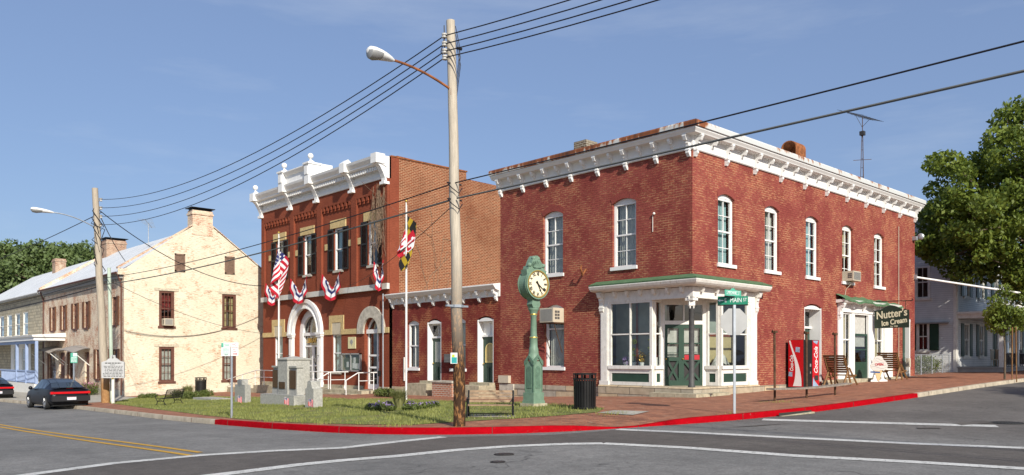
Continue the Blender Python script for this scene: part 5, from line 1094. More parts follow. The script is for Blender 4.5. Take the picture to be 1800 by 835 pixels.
for pa_, pb_ in ((114, 80), (159, 120)):
    a, b = ax(pa_, HX), ax(pb_, HX); m = MB()
    m.grid(lambda u, v: FF(a+(b-a)*u, E(.62)+.22*math.sin(math.pi*u)-.32*v*v-.02, .02+1.0*v), 14, 6); m.grid(lambda u, v: FF(a+(b-a)*u, E(.59)+.22*math.sin(math.pi*u)-.32*v*v-.02, .02+1.0*v), 14, 6)
    cnp = m.build('door_canopy', paint('grey_felt_canopy', (.30,.27,.24), .8), ch, LH, True, fix=False)
    m = MB()
    for q in (a+.06, b-.06): m.tube([FF(q, E(-.55), .03), FF(q, E(.28), .95)], .03, 6)
    m.build('strut', M['white_old'], cnp, LH)
m = MB(); m.fb(FF, HY, HY+HL, E(-3), E(-2.0), .001, .05); m.build('foundation', M['stone'], ch, LH)
m = MB(); m.fb(FG_, HX, HX+HW, E(-3), E(-2.13), .001, .05); m.build('foundation', paint('white_washed_plinth', (.60,.54,.42), .85, amt=.25, scale=5, dirt=(.3,.26,.2)), ch, LH)
aircon('air_conditioner', 'small white air conditioner low in the upper left gable window of the cream house', FG_, gw1[0][0]+.2, gw1[0][1]-.18, E(1.98), E(2.42), .35, strut=False)
# small roof aerial
o = thing('roof_aerial', 'small television aerial on the far slope of the cream house roof', 'antenna', (19.2, 56.5, E(7.2))); m = MB(); m.tube([(0,0,0),(0,0,1.9)], .03, 6); m.build('mast', M['galv'], o); m = MB(); m.tube([(-.5,-.8,2.0),(.5,.8,1.75)], .02, 5)
for k in range(7): t_ = k/6; c = Vector((-.5+t_, -.8+1.6*t_, 2.0-.25*t_)); dv = Vector((.4,-.25,0))*(1-.5*t_); m.tube([c-dv, c+dv], .012, 4)
m.build('aerial', M['galv'], o)
# ================================================================= STONE HOUSE with blue porch, far left
SX, SY0, SY1 = 16.03, HY+HL+.12, 96; LS = (SX, SY0, top(SX, 72)); sh = thing('stone_house', 'limestone house with tin roof, pale blue upper windows and white porch at the left edge', 'house', LS)
F = FX(SX); m = MB(); sw = [(c-.45, c+.45, E(2.4), E(4.0), 0, .12) for c in (75.2, 76.5, 77.8, 79.1, 80.6, 82.2)]
uw = [(ax(px+4, SX), ax(px-4.5, SX), E(1.85), E(3.75), 0, .12) for px in (3, 17, 31, 45)]
wall(m, F, SY0, SY1, E(-3.4), ez-.4, uw); m.build('wall', M['rubble'], sh, LS, fix=False)
for a, b, z0, z1, *_ in uw: window(F, a, b, z0, z1, 0, sh, LS, cols=1, rows=1, frame='white_old', curtain=('blue_shutter', 'full'), dep=.02, wood=.08)
gable_roof(SX, SX+HW, HXm, SY0, SY1, ez-.3, rz-.15, sh, LS); cy = ax(105, HXm-.3)
chim(HXm-.8, HXm+.1, cy-.55, cy+.55, rz-.8, E(9.25), sh, LS, None)
m = MB(); m.tube([F(SY0, ez-.38, .38), F(SY1, ez-.38, .38)], .08, 8); m.build('gutter', M['grey_plaster'], sh, LS)
m = MB(); p0, p1 = ax(60, SX-1.9)-.3, 92; m.fb(F, p0, p1, E(1.2), E(1.45), 0, 2.0); m.foz(F, [(0,E(1.45)),(2.1,E(1.45)),(2.15,E(1.58)),(0,E(1.75))], p0-.15, p1); pr = m.build('porch_roof', M['white'], sh, LS)
m = MB()
for y in (p0+.15, p0+3.0, p0+6): m.fb(F, y-.09, y+.09, E(-1.9), E(1.2), 1.7, 1.88)
m.fb(F, p0+.15, p1, E(.98), E(1.2), 1.72, 1.86); m.fb(F, p0+.15, p1, E(-1.05), E(-.95), 1.74, 1.84); m.fb(F, p0+.15, p1, E(-1.85), E(-1.78), 1.74, 1.84)
for k in range(70): y = p0+.3+k*.16; m.fb(F, y-.02, y+.02, E(-1.78), E(-1.05), 1.77, 1.81)
m.build('porch_post', M['blue_paint'], sh, LS)
m = MB(); m.fb(F, p0+.1, p1, E(-3.3), E(-1.9), 0, 1.95); m.build('porch_base', M['white_old'], sh, LS)
m = MB(); q0 = ax(50, SX); m.fb(F, q0-1.0, q0+6, E(-1.9), E(1.2), .01, .06); m.build('porch_wall', M['white'], sh, LS); window(FX(SX-.06), q0+.2, q0+1.7, E(-1.2), E(.75), 0, sh, LS, cols=1, rows=1, frame='white', curtain=('curtain_tan', 'full'), dep=-.09, wood=.08); window(FX(SX-.06), q0+3.2, q0+4.7, E(-1.2), E(.75), 0, sh, LS, cols=1, rows=1, frame='white', curtain=None, dep=-.09, wood=.08)
# ================================================================= WHITE HOUSE on the right
WX, WY = 50.6, 16.2; LW = (WX, WY, top(WX, WY)); wh = thing('clapboard_house', 'white clapboard house with dark green shutters and long front porch under the maple', 'house', LW)
FW, FP_ = FX(WX), FY(WY); wz = E(7.0); gz = E(-1.2)
sideU = (ax(1635, WX), ax(1608.5, WX), E(2.05), E(3.75), 0, .08); sideL = (ax(1634, WX), ax(1611, WX), E(.25), E(1.45), 0, .08)
sideL = (sideL[0], sideL[1], E(.25)-.0, E(1.35)+.3, 0, .08); sideL = (ax(1634, WX), ax(1611, WX), E(.35-.0), E(2.0), 0, .08)
sideU = (ax(1635, WX), ax(1608.5, WX), zx(1622, 524, WX), zx(1622, 468, WX), 0, .08); sideL = (ax(1634, WX), ax(1611, WX), zx(1622, 616, WX), zx(1622, 567, WX), 0, .08)
m = MB(); wall(m, FW, WY, WY+9, E(-1.6), wz, [sideU, sideL]); fr_w = [(c-.5, c+.5, E(.05), E(2.0), 0, .08) for c in (52.3, 55.0, 60.5, 63.0)] + [(57.2, 58.2, E(-.55), E(1.75), 0, .1)] + [(c-.5, c+.5, E(3.6), E(5.3), 0, .08) for c in (52.3, 55.0, 57.8, 60.5, 63.0)]
wall(m, FP_, WX, WX+16, E(-1.6), wz, fr_w); m.prism([(WX,WY,wz),(WX,WY+9,wz),(WX,WY+4.5,wz+3.2)], [(WX+.05,WY,wz),(WX+.05,WY+9,wz),(WX+.05,WY+4.5,wz+3.2)]); m.build('wall', M['clap'], wh, LW, fix=False)
m = MB(); m.box(WX+1.5, WX+15, WY+1.6, WY+1.7, E(-1.2), wz); m.box(WX+1.5, WX+1.6, WY+1.7, WY+8.8, E(-1.2), wz); m.box(WX+.1, WX+15.9, WY+.1, WY+8.9, wz-.1, wz-.05); m.build('inner_wall', M['ceiling_grey'], wh, LW)
m = MB()
for ya, yb in ((WY-.5, WY+4.5), (WY+9.5, WY+4.5)): m.hexa([(WX-.4,ya,wz-.1),(WX+16.4,ya,wz-.1),(WX+16.4,yb,wz+3.3),(WX-.4,yb,wz+3.3),(WX-.4,ya,wz+.05),(WX+16.4,ya,wz+.05),(WX+16.4,yb,wz+3.45),(WX-.4,yb,wz+3.45)])
m.build('roof', M['grille'], wh, LW)
for q, s_ in ((sideU, 0), (sideL, 1)):
    window(FW, q[0], q[1], q[2], q[3], 0, wh, LW, cols=2, rows=1, frame='white_old', curtain=('curtain_red', 'low') if s_ else None, dep=-.02, wood=.1)
    if s_:
        m = MB(); m.fb(FW, q[0]-.52, q[0]-.02, q[2], q[3], .01, .05)
        m.build('shutter', M['green_dark'], wh, LW); m = MB(); m.fb(FW, q[1]+.02, q[1]+.5, q[2], q[3], .01, .05); m.build('shutter', M['green_dark'], wh, LW)
for q in fr_w:
    if q[1]-q[0] > .99 and q[3]-q[2] < 2.2:
        window(FP_, q[0], q[1], q[2], q[3], 0, wh, LW, cols=2, rows=1, frame='white_old', curtain=('curtain', 'sides'), dep=-.02, wood=.09)
        for s_ in (0, 1): a0_ = q[1]+.02 if s_ else q[0]-.46; m = MB(); m.fb(FP_, a0_, a0_+.44, q[2], q[3], .01, .05); m.build('shutter', M['green_dark'], wh, LW)
paneldoor(FP_, 57.22, 58.18, E(-.55), E(1.75), wh, LW, -.06, 'green_dark')
m = MB(); m.fb(FW, WY-.0, WY+.16, E(-1.5), wz, .0, .05); m.fb(FP_, WX, WX+.16, E(-1.5), wz, .0, .05); m.foz(FW, [(.0,E(2.0)),(.14,E(2.0)),(.14,E(2.1)),(0,E(2.1))], WY, WY+4) if False else None; m.build('corner_board', M['white_old'], wh, LW)
pf0, pf1, pd_ = WX+.05, WX+15, 2.4
m = MB(); m.fb(FP_, pf0, pf1, E(2.25), E(2.5), 0, pd_); m.fb(FP_, pf0-.15, pf1, E(2.5), E(2.62), 0, pd_+.2); m.build('porch_roof', M['white_old'], wh, LW)
m = MB(); m.fb(FP_, pf0, pf1, E(-1.6), E(-.62), 0, pd_+.05); m.fb(FP_, pf0-.05, pf1, E(-.62), E(-.55), 0, pd_+.1); m.build('porch_floor', M['grey_plaster'], wh, LW)
for k in range(6): m = MB(); a = pf0+.15+k*2.9; m.fb(FP_, a-.10, a+.10, E(-.55), E(2.25), pd_-.25, pd_-.05); m.fb(FP_, a-.15, a+.15, E(2.1), E(2.249), pd_-.3, pd_-.0); m.build('porch_post', M['white_old'], wh, LW)
m = MB(); m.fb(FP_, pf0+.2, pf1, E(.20), E(.26), pd_-.18, pd_-.12); m.fb(FP_, pf0+.2, pf1, E(-.45), E(-.40), pd_-.18, pd_-.12)
for k in range(100): a = pf0+.3+k*.145; m.fb(FP_, a-.012, a+.012, E(-.40), E(.20), pd_-.165, pd_-.135)
m.build('porch_railing', M['black_metal'], wh, LW)
m = MB(); m.fb(FW, WY+.4, WY+6, E(1.98), E(2.06), .0, .25) ; m.build('side_eave', M['alu'], wh, LW)
# ================================================================= UTILITY POLES, LAMPS, CABLES
def pole(name, label, base, topz, r0, r1, lean, mat):
    t = thing(name, label, 'utility pole', base); H = topz - base[2]; m = MB(); pts = []; rs = []
    for k in range(15): u = k/14; pts.append((lean[0]*u + .012*math.sin(k*1.3), lean[1]*u + .012*math.cos(k*1.7), -.3*(k == 0) + H*u)); rs.append(r0+(r1-r0)*u)
    m.tube(pts, rs, 14); m.build('shaft', mat, t, smooth=True); return t
B1 = G(808, 750); T1z = EZ + (HOR-38)/FPX*17.75
p1 = pole('utility_pole', 'tall bleached wooden utility pole with dark chipped foot beside the red kerb', B1, T1z, .135, .095, (-.17, .10), M['pole_near'])
def onpole(u): return Vector((-.17*u, .10*u, (T1z-B1.z)*u))
w1z = [7.08, 6.90, 6.74, 6.60]
m = MB(); 
for z in w1z: u = (E(z)-B1.z)/(T1z-B1.z); c = onpole(u)+Vector((-.16, .04, 0)); m.lathe([(.03,-.05),(.06,-.045),(.06,-.012),(.035,0),(.06,.012),(.06,.045),(.03,.05)], c, 10); 
m.build('insulator', M['porcelain'], p1); m = MB(); c = onpole(.985)+Vector((-.16,.04,0)); c2 = onpole(.91)+Vector((-.16,.04,0)); m.tube([c, c2], .012, 5)
for z in w1z: u = (E(z)-B1.z)/(T1z-B1.z); m.tube([onpole(u), onpole(u)+Vector((-.16,.04,0))], .014, 5)
m.tube([onpole(.935)+Vector((.1,-.05,0)), onpole(.933)+Vector((.22,-.1,0))], .03, 6); m.build('insulator_rack', M['black_metal'], p1)
m = MB(); 
for k in range(3): a = onpole(.99-.02*k); m.tube([a+Vector((.11,-.02,0)), a+Vector((.2,-.08,-.5)), a+Vector((.13,-.05,-1.1)), a+Vector((.1,-.02,-1.5))], .009, 5)
m.tube([onpole(.955)+Vector((-.15,.05,0)), onpole(.92)+Vector((-.22,.1,0)), onpole(.9)+Vector((-.12,.05,0))], .012, 5)
for z in (3.84, 3.49): u = (E(z)-B1.z)/(T1z-B1.z); c = onpole(u); m.tube([c+Vector((-.1,.1,0)), c+Vector((-.16,-.1,-.12)), c+Vector((-.05,-.22,-.25)), c+Vector((.12,-.12,-.1))], .012, 5); m.tube([c+Vector((-.2,-.0,0)), c+Vector((.2,0,0))], .02, 5)
u = (E(1.13)-B1.z)/(T1z-B1.z); m.build('cable_loop', M['wire'], p1)
m = MB(); c = onpole(u); m.lathe([(.13,-.03),(.15,-.03),(.15,.03),(.13,.03)], c, 12); m.box(c.x-.30, c.x+.30, c.y-.03, c.y+.03, c.z-.015, c.z+.025); m.build('steel_band', M['galv'], p1)
def lamp(parent, c, tip, headdir, L_, rusty):
    """c, tip relative to the pole base; head reaches L_ along headdir"""
    c, tip, hd = Vector(c), Vector(tip), Vector(headdir).normalized(); m = MB(); pts = []
    for k in range(13): u = k/12; p = c.lerp(tip, u); p.z = c.z + (tip.z-c.z)*(1-(1-u)**1.9); pts.append(p)
    m.tube(pts, .028, 8); m.box(c.x-.08, c.x+.06, c.y-.05, c.y+.05, c.z-.12, c.z+.10); arm = m.build('lamp_arm', M['rust'] if rusty else M['galv'], parent, smooth=True)
    m = MB(); sd_ = hd.cross(Vector((0,0,1))).normalized(); up = Vector((0,0,1)); rings = []
    for u, w_, ht, hb in ((-.05,.03,.03,-.03),(.05,.06,.06,-.05),(.25,.11,.09,-.07),(.5,.15,.11,-.10),(.75,.16,.115,-.16),(.92,.13,.10,-.15),(1.0,.05,.04,-.05)):
        cc = tip+hd*L_*u; rings.append([cc+sd_*w_*math.cos(a)+up*((ht if math.sin(a) > 0 else -hb)*math.sin(a)) for a in [2*math.pi*j/12 for j in range(12)]])
    i0 = len(m.v)
    for rg in rings: m.v += [tuple(p) for p in rg]
    for k in range(len(rings)-1):
        for j in range(12): m.f.append((i0+k*12+j, i0+k*12+(j+1) % 12, i0+(k+1)*12+(j+1) % 12, i0+(k+1)*12+j)); m.mi.append(1 if (k >= 3 and 6 <= j < 12) else 0)
    m.f.append(tuple(range(12))); m.mi.append(0); m.f.append(tuple(i0+6*12+j for j in range(12))); m.mi.append(0)
    h = m.build('lamp_head', [M['white_metal'], M['alu']], parent, smooth=True); return h
cb = onpole((E(5.9)-B1.z)/(T1z-B1.z)); lamp(p1, cb, (cb.x-1.52, cb.y+.1, E(6.22)-B1.z), (-1,0,.07), .62, True)
m = MB(); u = .17; c = Vector((-.16, -.02, .0)); q = onpole(.17)
FN = FG((B1.x-.02-.10, B1.y-.10), (R0[0], R0[1]), (-F0[0], -F0[1]))
pt = (B1.x+q.x, B1.y+q.y); zt = EZ-(600-HOR)*-1/FPX*0
FN = FG((B1.x+q.x-.09-F0[0]*.05, B1.y+q.y+.03-F0[1]*.14), (R0[0]*.8+.3, R0[1]*.8), (-F0[0], -F0[1]))
z0, z1 = E(-.16), E(.09)
FN = FG((B1.x-F0[0]*.15-R0[0]*.12, B1.y-F0[1]*.15-R0[1]*.12), R0, (-F0[0], -F0[1])); m.fb(FN, -.07, .08, E(-.14), E(.10), -.004, .0)
o = m.build('poster', M['paper'], p1, B1); m = MB(); m.fb(FN, -.05, .07, E(-.13), E(.0), .0005, .002); m.build('poster_print', M['teal_print'], o, B1); m = MB(); m.fb(FN, -.04, .02, E(.0), E(.06), .0005, .002); m.build('poster_print', M['yellow_green'], o, B1)
# far pole
B2 = G(186, 708); T2z = EZ+(HOR-332)/FPX*40.0
p2 = pole('utility_pole', 'grey wooden utility pole with pale conduit standing by the cream house front', B2, T2z, .20, .14, (-.35, .5), M['pole_far'])
hp = T2z-B2.z
m = MB(); m.tube([(.24,-.22,-.1),(.12,-.1,6.7)], .085, 8); m.build('conduit', M['teal_pipe'], p2)
lamp(p2, (-.3,.4,E(6.4)-B2.z), (-2.2,.6,E(7.0)-B2.z), (-1,0,.06), .95, False)
m = MB(); rr = random.Random(5)
for k in range(9):
    z = hp*(.93-.03*k); m.tube([(-.3,.45,z), (-.3-rr.uniform(.1,.3), .3, z-rr.uniform(.2,.5)), (-.25+rr.uniform(-.1,.3), .2, z-rr.uniform(.6,1.2)), (-.2,.3,z-1.4)], .022, 5)
m.build('cable_loop', M['wire'], p2)
m = MB()
for k in range(4): m.lathe([(.03,-.08),(.09,-.07),(.05,0),(.09,.07),(.03,.08)], (-.12,.40,hp-.55-.42*k), 8)
m.build('insulator', M['porcelain'], p2)
def cable(name, label, a, b, sag, r, mat='wire', group=None, n=26, nb=None):
    a, b = Vector(a), Vector(b); o0 = a; pts = []
    for k in range(n+1): u = k/n; p = a.lerp(b, u); p.z -= 4*sag*u*(1-u); pts.append(p-o0)
    m = MB(); m.tube(pts, r, 5, False); o = m.build(name, M[mat], smooth=True); o.location = o0
    return tag(o, label, 'cable', group)
W1 = [Vector((B1.x, B1.y, B1.z))+onpole((E(z)-B1.z)/(T1z-B1.z))+Vector((-.16,.04,0)) for z in w1z]
W2 = [Vector((B2.x-.2, B2.y+.35, B2.z+hp-.55-.42*k)) for k in range(4)]
nm = ['topmost', 'second highest', 'third highest', 'lowest']
for k in range(4):
    cable('power_cable', f'{nm[k]} of four power cables sagging between the near and the far pole', W1[k], W2[k], .95, .013)
    cable('power_cable', f'{nm[k]} of four power cables from the near pole towards the top right sky', W1[k], (11.4, -18, E(7.35-.15*k)), 1.05, .013)
PX = 11.15
cable('telephone_cable', 'thin upper telephone cable crossing the sky above the store cornice to the near pole', (PX, B1.y, E(3.84)), (PX, -16, E(4.1)), .12, .014)
cable('telephone_cable', 'thick grey lower telephone cable crossing in front of the store upper wall', (PX, B1.y-.1, E(3.49)), (PX, -16, E(3.62)), .08, .020, 'wire_grey')
cable('telephone_cable', 'thin upper telephone cable between the two poles crossing the library windows', (PX, B1.y, E(3.84)), (B2.x, B2.y, E(3.95)), .28, .014)
cable('telephone_cable', 'thick lower telephone cable between the two poles crossing the library shutters', (PX, B1.y, E(3.49)), (B2.x, B2.y, E(3.62)), .22, .022, 'wire_grey')
cable('telephone_cable', 'thinnest cable just under the thick telephone cable near the state flag', (PX, B1.y, E(3.38)), (LX+.0, LY0+4, E(3.95)), .25, .009)
for z, r_, s_, lb in ((3.95,.02,.35,'upper of two cables running left past the shuttered street front'), (3.55,.03,.3,'lower thicker cable running left past the shuttered street front'), (7.2,.02,.5,'high cable leaving the far pole past its lamp to the left edge')):
    cable('telephone_cable', lb, (B2.x-.15, B2.y+.2, E(z)), (10.2, 88, E(z-.6)), s_, r_)
cable('service_cable', 'black service cable falling from the far pole across the cream gable to the library', (B2.x-.2, B2.y+.3, E(7.3)), (LX-.1, LY1-.3, E(4.6)), .9, .022)
cable('service_cable', 'thin wire from the far pole down to the right end of the cream gable', (B2.x, B2.y, E(3.9)), (25.2, HY-.02, E(1.6)), .5, .012)
cable('service_cable', 'dark sagging strand standing in for a cable shadow across the cream gable wall', (HX+.1, HY-.1, E(1.55)), (ay(388, HY), HY-.05, E(1.75)), .35, .012)  # thin dark tube drawn in place of a cable's shadow curve on the gable
cable('service_cable', 'cable dropping left from the far pole top behind the tin roof', (B2.x-.3, B2.y+.4, E(7.4)), (HXm, 64, E(6.5)), .5, .022)
# ================================================================= FLAGS
def flagpole(label, x, y, zb, H, r0=.045):
    t = thing('flagpole', label, 'flagpole', (x, y, zb)); m = MB(); m.tube([(0,0,0),(0,0,H*.5),(0,0,H)], [r0, r0*.85, r0*.55], 12); m.build('shaft', M['white_metal'], t, smooth=True)
    m = MB(); m.sphere((0,0,H+.06), .06, 10); m.build('finial', M['gold'], t, smooth=True); m = MB(); m.tube([(r0+.01,-.02,1.2),(r0*.55+.01,-.02,H-.1)], .006, 4); m.build('halyard', M['white_metal'], t); return t
gF = G(714, 703.5); fp2 = flagpole('white flagpole carrying the state flag before the low annex', gF.x, gF.y, gF.z, EZ+(HOR-356)/FPX*((F0[0]*gF.x+F0[1]*gF.y))-gF.z)
xf1 = 40.0; a, b = ray(490); fx, fy = xf1*a, xf1*b; zf = top(fx, fy); H1 = EZ+(HOR-411)/FPX*xf1-zf; flagpole('white flagpole carrying the striped national flag behind the stone memorial', fx, fy, zf, H1)
def us(u, v):      # u along the fly, v up the hoist
    if u < .40 and v > 6/13:
        uu, vv = u/.40, (v-6/13)/(7/13); i_, j_ = int(uu*9), int(vv*7)
        return 1 if ((i_+j_) % 2 == 0 and abs(uu*9-i_-.5) < .34 and abs(vv*7-j_-.5) < .30) else 2
    return 0 if int(v*13) % 2 == 0 else 1
def cross(u, v):
    x, y = abs(u-.5), abs(v-.5)
    return (x < .07 and y < .40) or (y < .10 and x < .40) or ((x-.34)**2+(y*1.0)**2 < .012) or (x < .16 and abs(y-.34) < .07) or (y < .18 and abs(x-.34) < .05)
def md(u, v):
    if (u < .5) == (v > .5):
        uu, vv = (u % .5)*2, (v % .5)*2; s_ = int(uu*6) % 2; dg = (uu+vv) % 2 > 1; return 3 if (s_ ^ dg) else 4
    uu, vv = (u % .5)*2, (v % .5)*2; q = (uu > .5) == (vv > .5); c = cross(uu, vv); return (0 if q else 1) if c else (1 if q else 0)
FM = [M['flag_red'], M['flag_white'], M['flag_blue'], M['flag_gold'], M['flag_black']]
def flag(label, x, y, ztop, hoist, fly, pat, seed, spread=.42, yaw=0):
    """windless flag: the hoist edge is tied to the pole, the cloth falls in folds"""
    def P(u, v):
        # the fly slumps from the hoist: each thread swings down and outwards, with deep folds
        zt_ = -(1-v)*hoist; th = R(99)-R(27)*v*(1-u*.35); run = fly*u
        side = run*math.cos(th)*1.15; z = zt_*(1-.30*u)-run*math.sin(th)*.86
        ph = u*7.0+v*3.4+seed; wav = spread*.50*math.sin(ph)*min(1, u*3)
        xx = side*.8+wav; yy = .16*math.cos(ph*1.15)*min(1, u*3)
        return (xx*R0[0]+yy*F0[0], xx*R0[1]+yy*F0[1], z)
    m = MB(); m.grid(P, 90, 65, pat); o = m.build('flag', FM, smooth=True, fix=False); o.location = (x, y, ztop); return tag(o, label, 'flag')
o = flag('red and white striped national flag with starred blue canton hanging limp on its pole', fx, fy, zf+H1-.35, 1.5, 2.2, us, .6, .62)
z_ = EZ+(HOR-372)/FPX*((F0[0]*gF.x+F0[1]*gF.y)); flag('state flag of black and gold bars with red and white crosses hanging limp', gF.x, gF.y, z_, 1.35, 1.9, md, 2.2, .62)
def bunting(label, y, ztop, W=1.75, H=1.75):
    F = FX(LX-.17)
    def pat(u, v):
        r_ = v
        if r_ > .82: return 0
        if r_ > .55: return 1
        if r_ > .36: return 2
        if r_ > .18: return 1
        return 0
    def P(u, v):
        th = math.pi*u; ex, ez_ = -math.cos(th)*W/2, -(math.sin(th)**.85)*H
        k = .12+.88*v; x = ex*k if v < 1 else ex
        x = ex*(.12+.88*v**.8) ; top_ = -.50*H*(1-abs(ex/(W/2))*v**.8)
        z = top_*(1-v)+ez_*v
        if u < .06 or u > .94: x = ex*(.12+.88*v); z = -.50*H*(1-v)
        return F(y+x, ztop+z, .16+.06*math.sin(u*30)*v+.10*v)
    m = MB(); m.grid(P, 60, 20, pat); c = F(y, ztop, .1); o = m.build('bunting', FM, None, c, True, fix=False); o.location = c; return tag(o, label, 'bunting', 'patriotic buntings on the library')
bunting('red white and blue fan bunting under the second library window, above the entrance arch', 43.45, E(4.75), 2.15, 1.6)
bunting('red white and blue fan bunting under the third library window', 39.75, E(4.75), 2.1, 1.6)
bunting('red white and blue fan bunting at the right corner of the library belt course', 35.0, E(5.0), .95, 1.6)
bunting('red white and blue fan bunting half hidden behind the striped flag', 46.9, E(4.7), 1.75, 1.5)
# ================================================================= STREET CLOCK
g = G(938, 714.5); D_ = F0[0]*g.x+F0[1]*g.y; zz = lambda py: EZ+(HOR-py)/FPX*D_-g.z
ck = thing('street_clock', 'green cast iron street clock with round ivory dial on a stone base', 'clock', g)
m = MB(); m.box(-.29,.29,-.29,.29,-.2,.10); m.build('base_slab', M['stone_step'], ck)
m = MB(); m.box(-.22,.22,-.22,.22,.10,.42); m.box(-.24,.24,-.24,.24,.10,.18); h2 = zz(632); m.box(-.18,.18,-.18,.18,.42,h2-.05)
for s_ in (-1, 1):
    for (ax_, F) in (('x', FX(-.23)), ('y', FY(-.23))):
        pass
m.lathe([(.27*1.414,.42),(.24*1.414,.50)], (0,0,0), 4) if False else None
m.build('pedestal', M['clock_green'], ck)
m = MB()
for F in (FX(-.18), FY(-.18)):
    m.faz(F, [(-.10,.55)]+arc(-.10,.10,h2-.30,.10,8)+[(.10,.55)], .0, .012); m.faz(F, [(-.20,h2-.05),(-.20,h2-.18),(-.12,h2-.12),(0,h2+.06),(.12,h2-.12),(.20,h2-.18),(.20,h2-.05),(0,h2+.15)], -.03, .03)
    for a in (-.185, .155): m.fb(F, a, a+.03, .45, h2-.1, .001, .015)
m.build('pedestal_panel', paint('darker_green_relief', (.115,.195,.135), .5, amt=.25, scale=12), ck)
hcol = zz(545); m = MB(); m.lathe([(.19,h2-.02),(.17,h2+.12),(.15,h2+.2),(.15,h2+.22),(.135,h2+.35),(.12,h2+.38),(.115,h2+.62),(.125,h2+.64),(.125,h2+.68),(.10,h2+.7),(.085,hcol-.2),(.105,hcol-.17),(.105,hcol-.1),(.14,hcol-.02),(.17,hcol+.02),(.17,hcol+.05),(.1,hcol+.07)], (0,0,0), 16); m.build('column', M['clock_green'], ck, smooth=True)
m = MB(); m.lathe([(.127,h2+.645),(.13,h2+.66),(.127,h2+.675)], (0,0,0), 16); m.lathe([(.10,hcol-.17),(.112,hcol-.135),(.10,hcol-.1)], (0,0,0), 16); m.build('gilt_band', M['gold'], ck)
ch_ = zz(500); rd = .40
# head turned so the dial faces the street corner
ang = math.atan2(-1, -.06); hd = Vector((math.cos(ang), math.sin(ang), 0)); hs = Vector((-hd.y, hd.x, 0))*-1
hs = Vector((hd.y, -hd.x, 0)); hs = hs if hs.dot(Vector((*R0, 0))) > 0 else -hs
FH = FG((0,0), (hs.x, hs.y), (hd.x, hd.y)); dp = .18
def disc(m, r0_, r1_, o0, o1, n=40):
    for k in range(n):
        t0, t1 = 2*math.pi*k/n, 2*math.pi*(k+1)/n
        m.faz(FH, [(r0_*math.cos(t0), ch_+r0_*math.sin(t0)), (r1_*math.cos(t0), ch_+r1_*math.sin(t0)), (r1_*math.cos(t1), ch_+r1_*math.sin(t1)), (r0_*math.cos(t1), ch_+r0_*math.sin(t1))], o0, o1)
circ = lambda r_, n=40: [(r_*math.cos(2*math.pi*k/n), ch_+r_*math.sin(2*math.pi*k/n)) for k in range(n)]
m = MB(); m.faz(FH, circ(rd+.04), -dp, dp); disc(m, rd-.0, rd+.055, dp, dp+.03); disc(m, rd, rd+.055, -dp-.03, -dp); disc(m, rd+.02, rd+.065, dp-.06, dp-.02)
m.faz(FH, [(-.12,ch_-rd-.30),(.12,ch_-rd-.30),(.17,ch_-rd-.2),(.14,ch_-rd-.1),(.26,ch_-rd+.08),(-.26,ch_-rd+.08),(-.14,ch_-rd-.1),(-.17,ch_-rd-.2)], -.12, .12)
hous = m.build('clock_head', M['clock_green'], ck)
m = MB(); zt = ch_+rd
m.faz(FH, [(-.37,zt-.16),(-.40,zt+.02),(-.33,zt+.02),(-.30,zt+.13),(-.22,zt+.15),(-.17,zt+.28),(-.11,zt+.38),(-.05,zt+.45),(.05,zt+.45),(.11,zt+.38),(.17,zt+.28),(.22,zt+.15),(.30,zt+.13),(.33,zt+.02),(.40,zt+.02),(.37,zt-.16),(.2,zt+.01),(0,zt+.05),(-.2,zt+.01)], -.12, .14)
for s_ in (-1, 1): m.sphere(FH(s_*.27, zt+.16, .12), .07, 8); m.sphere(FH(s_*.09, zt+.37, .10), .06, 8)
for k in range(9): a = math.pi*(k+1)/10; m.faz(FH, [(-.02+.10*math.cos(a), zt+.08), (.02+.10*math.cos(a), zt+.08), (.03+.24*math.cos(a), zt+.10+.18*math.sin(a)), (-.0+.24*math.cos(a), zt+.12+.18*math.sin(a))], .16, .18)
m.build('crest', M['clock_green'], hous)
for s_ in (1, -1):
    m = MB(); o0, o1 = (dp+.002, dp+.012) if s_ == 1 else (-dp-.012, -dp-.002); m.faz(FH, circ(rd-.0), o0, o1); dl_ = m.build('dial', M['dial'], hous)
m = MB(); disc(m, rd-.02, rd+.01, dp+.012, dp+.045); disc(m, rd-.02, rd+.01, -dp-.04, -dp-.012); m.build('gilt_bezel', M['gold'], hous)
rot = Matrix((hs, Vector((0,0,1)), hd)).transposed()
NUM = ['XII','I','II','III','IIII','V','VI','VII','VIII','IX','X','XI']
m = MB()
for k in range(60):
    t0 = 2*math.pi*k/60; w_ = .006 if k % 5 else .012; r0_, r1_ = rd-.045, rd-.025; c, s_ = math.sin(t0), math.cos(t0)
    m.faz(FH, [(r0_*c-w_*s_, ch_+r0_*s_+w_*c), (r0_*c+w_*s_, ch_+r0_*s_-w_*c), (r1_*c+w_*s_, ch_+r1_*s_-w_*c), (r1_*c-w_*s_, ch_+r1_*s_+w_*c)], dp+.012, dp+.015)
m.build('minute_ring', M['ink'], hous)
for k, s_ in enumerate(NUM):
    t0 = 2*math.pi*k/12; up = math.cos(t0); p = Vector(FH((rd-.105)*math.sin(t0), ch_+(rd-.105)*math.cos(t0), dp+.016)); text(s_, .135, p, rot @ Matrix.Rotation(-t0, 3, 'Z'), M['ink'], hous, 'numeral', xs=.62 if len(s_) > 2 else .8, offset=.004)
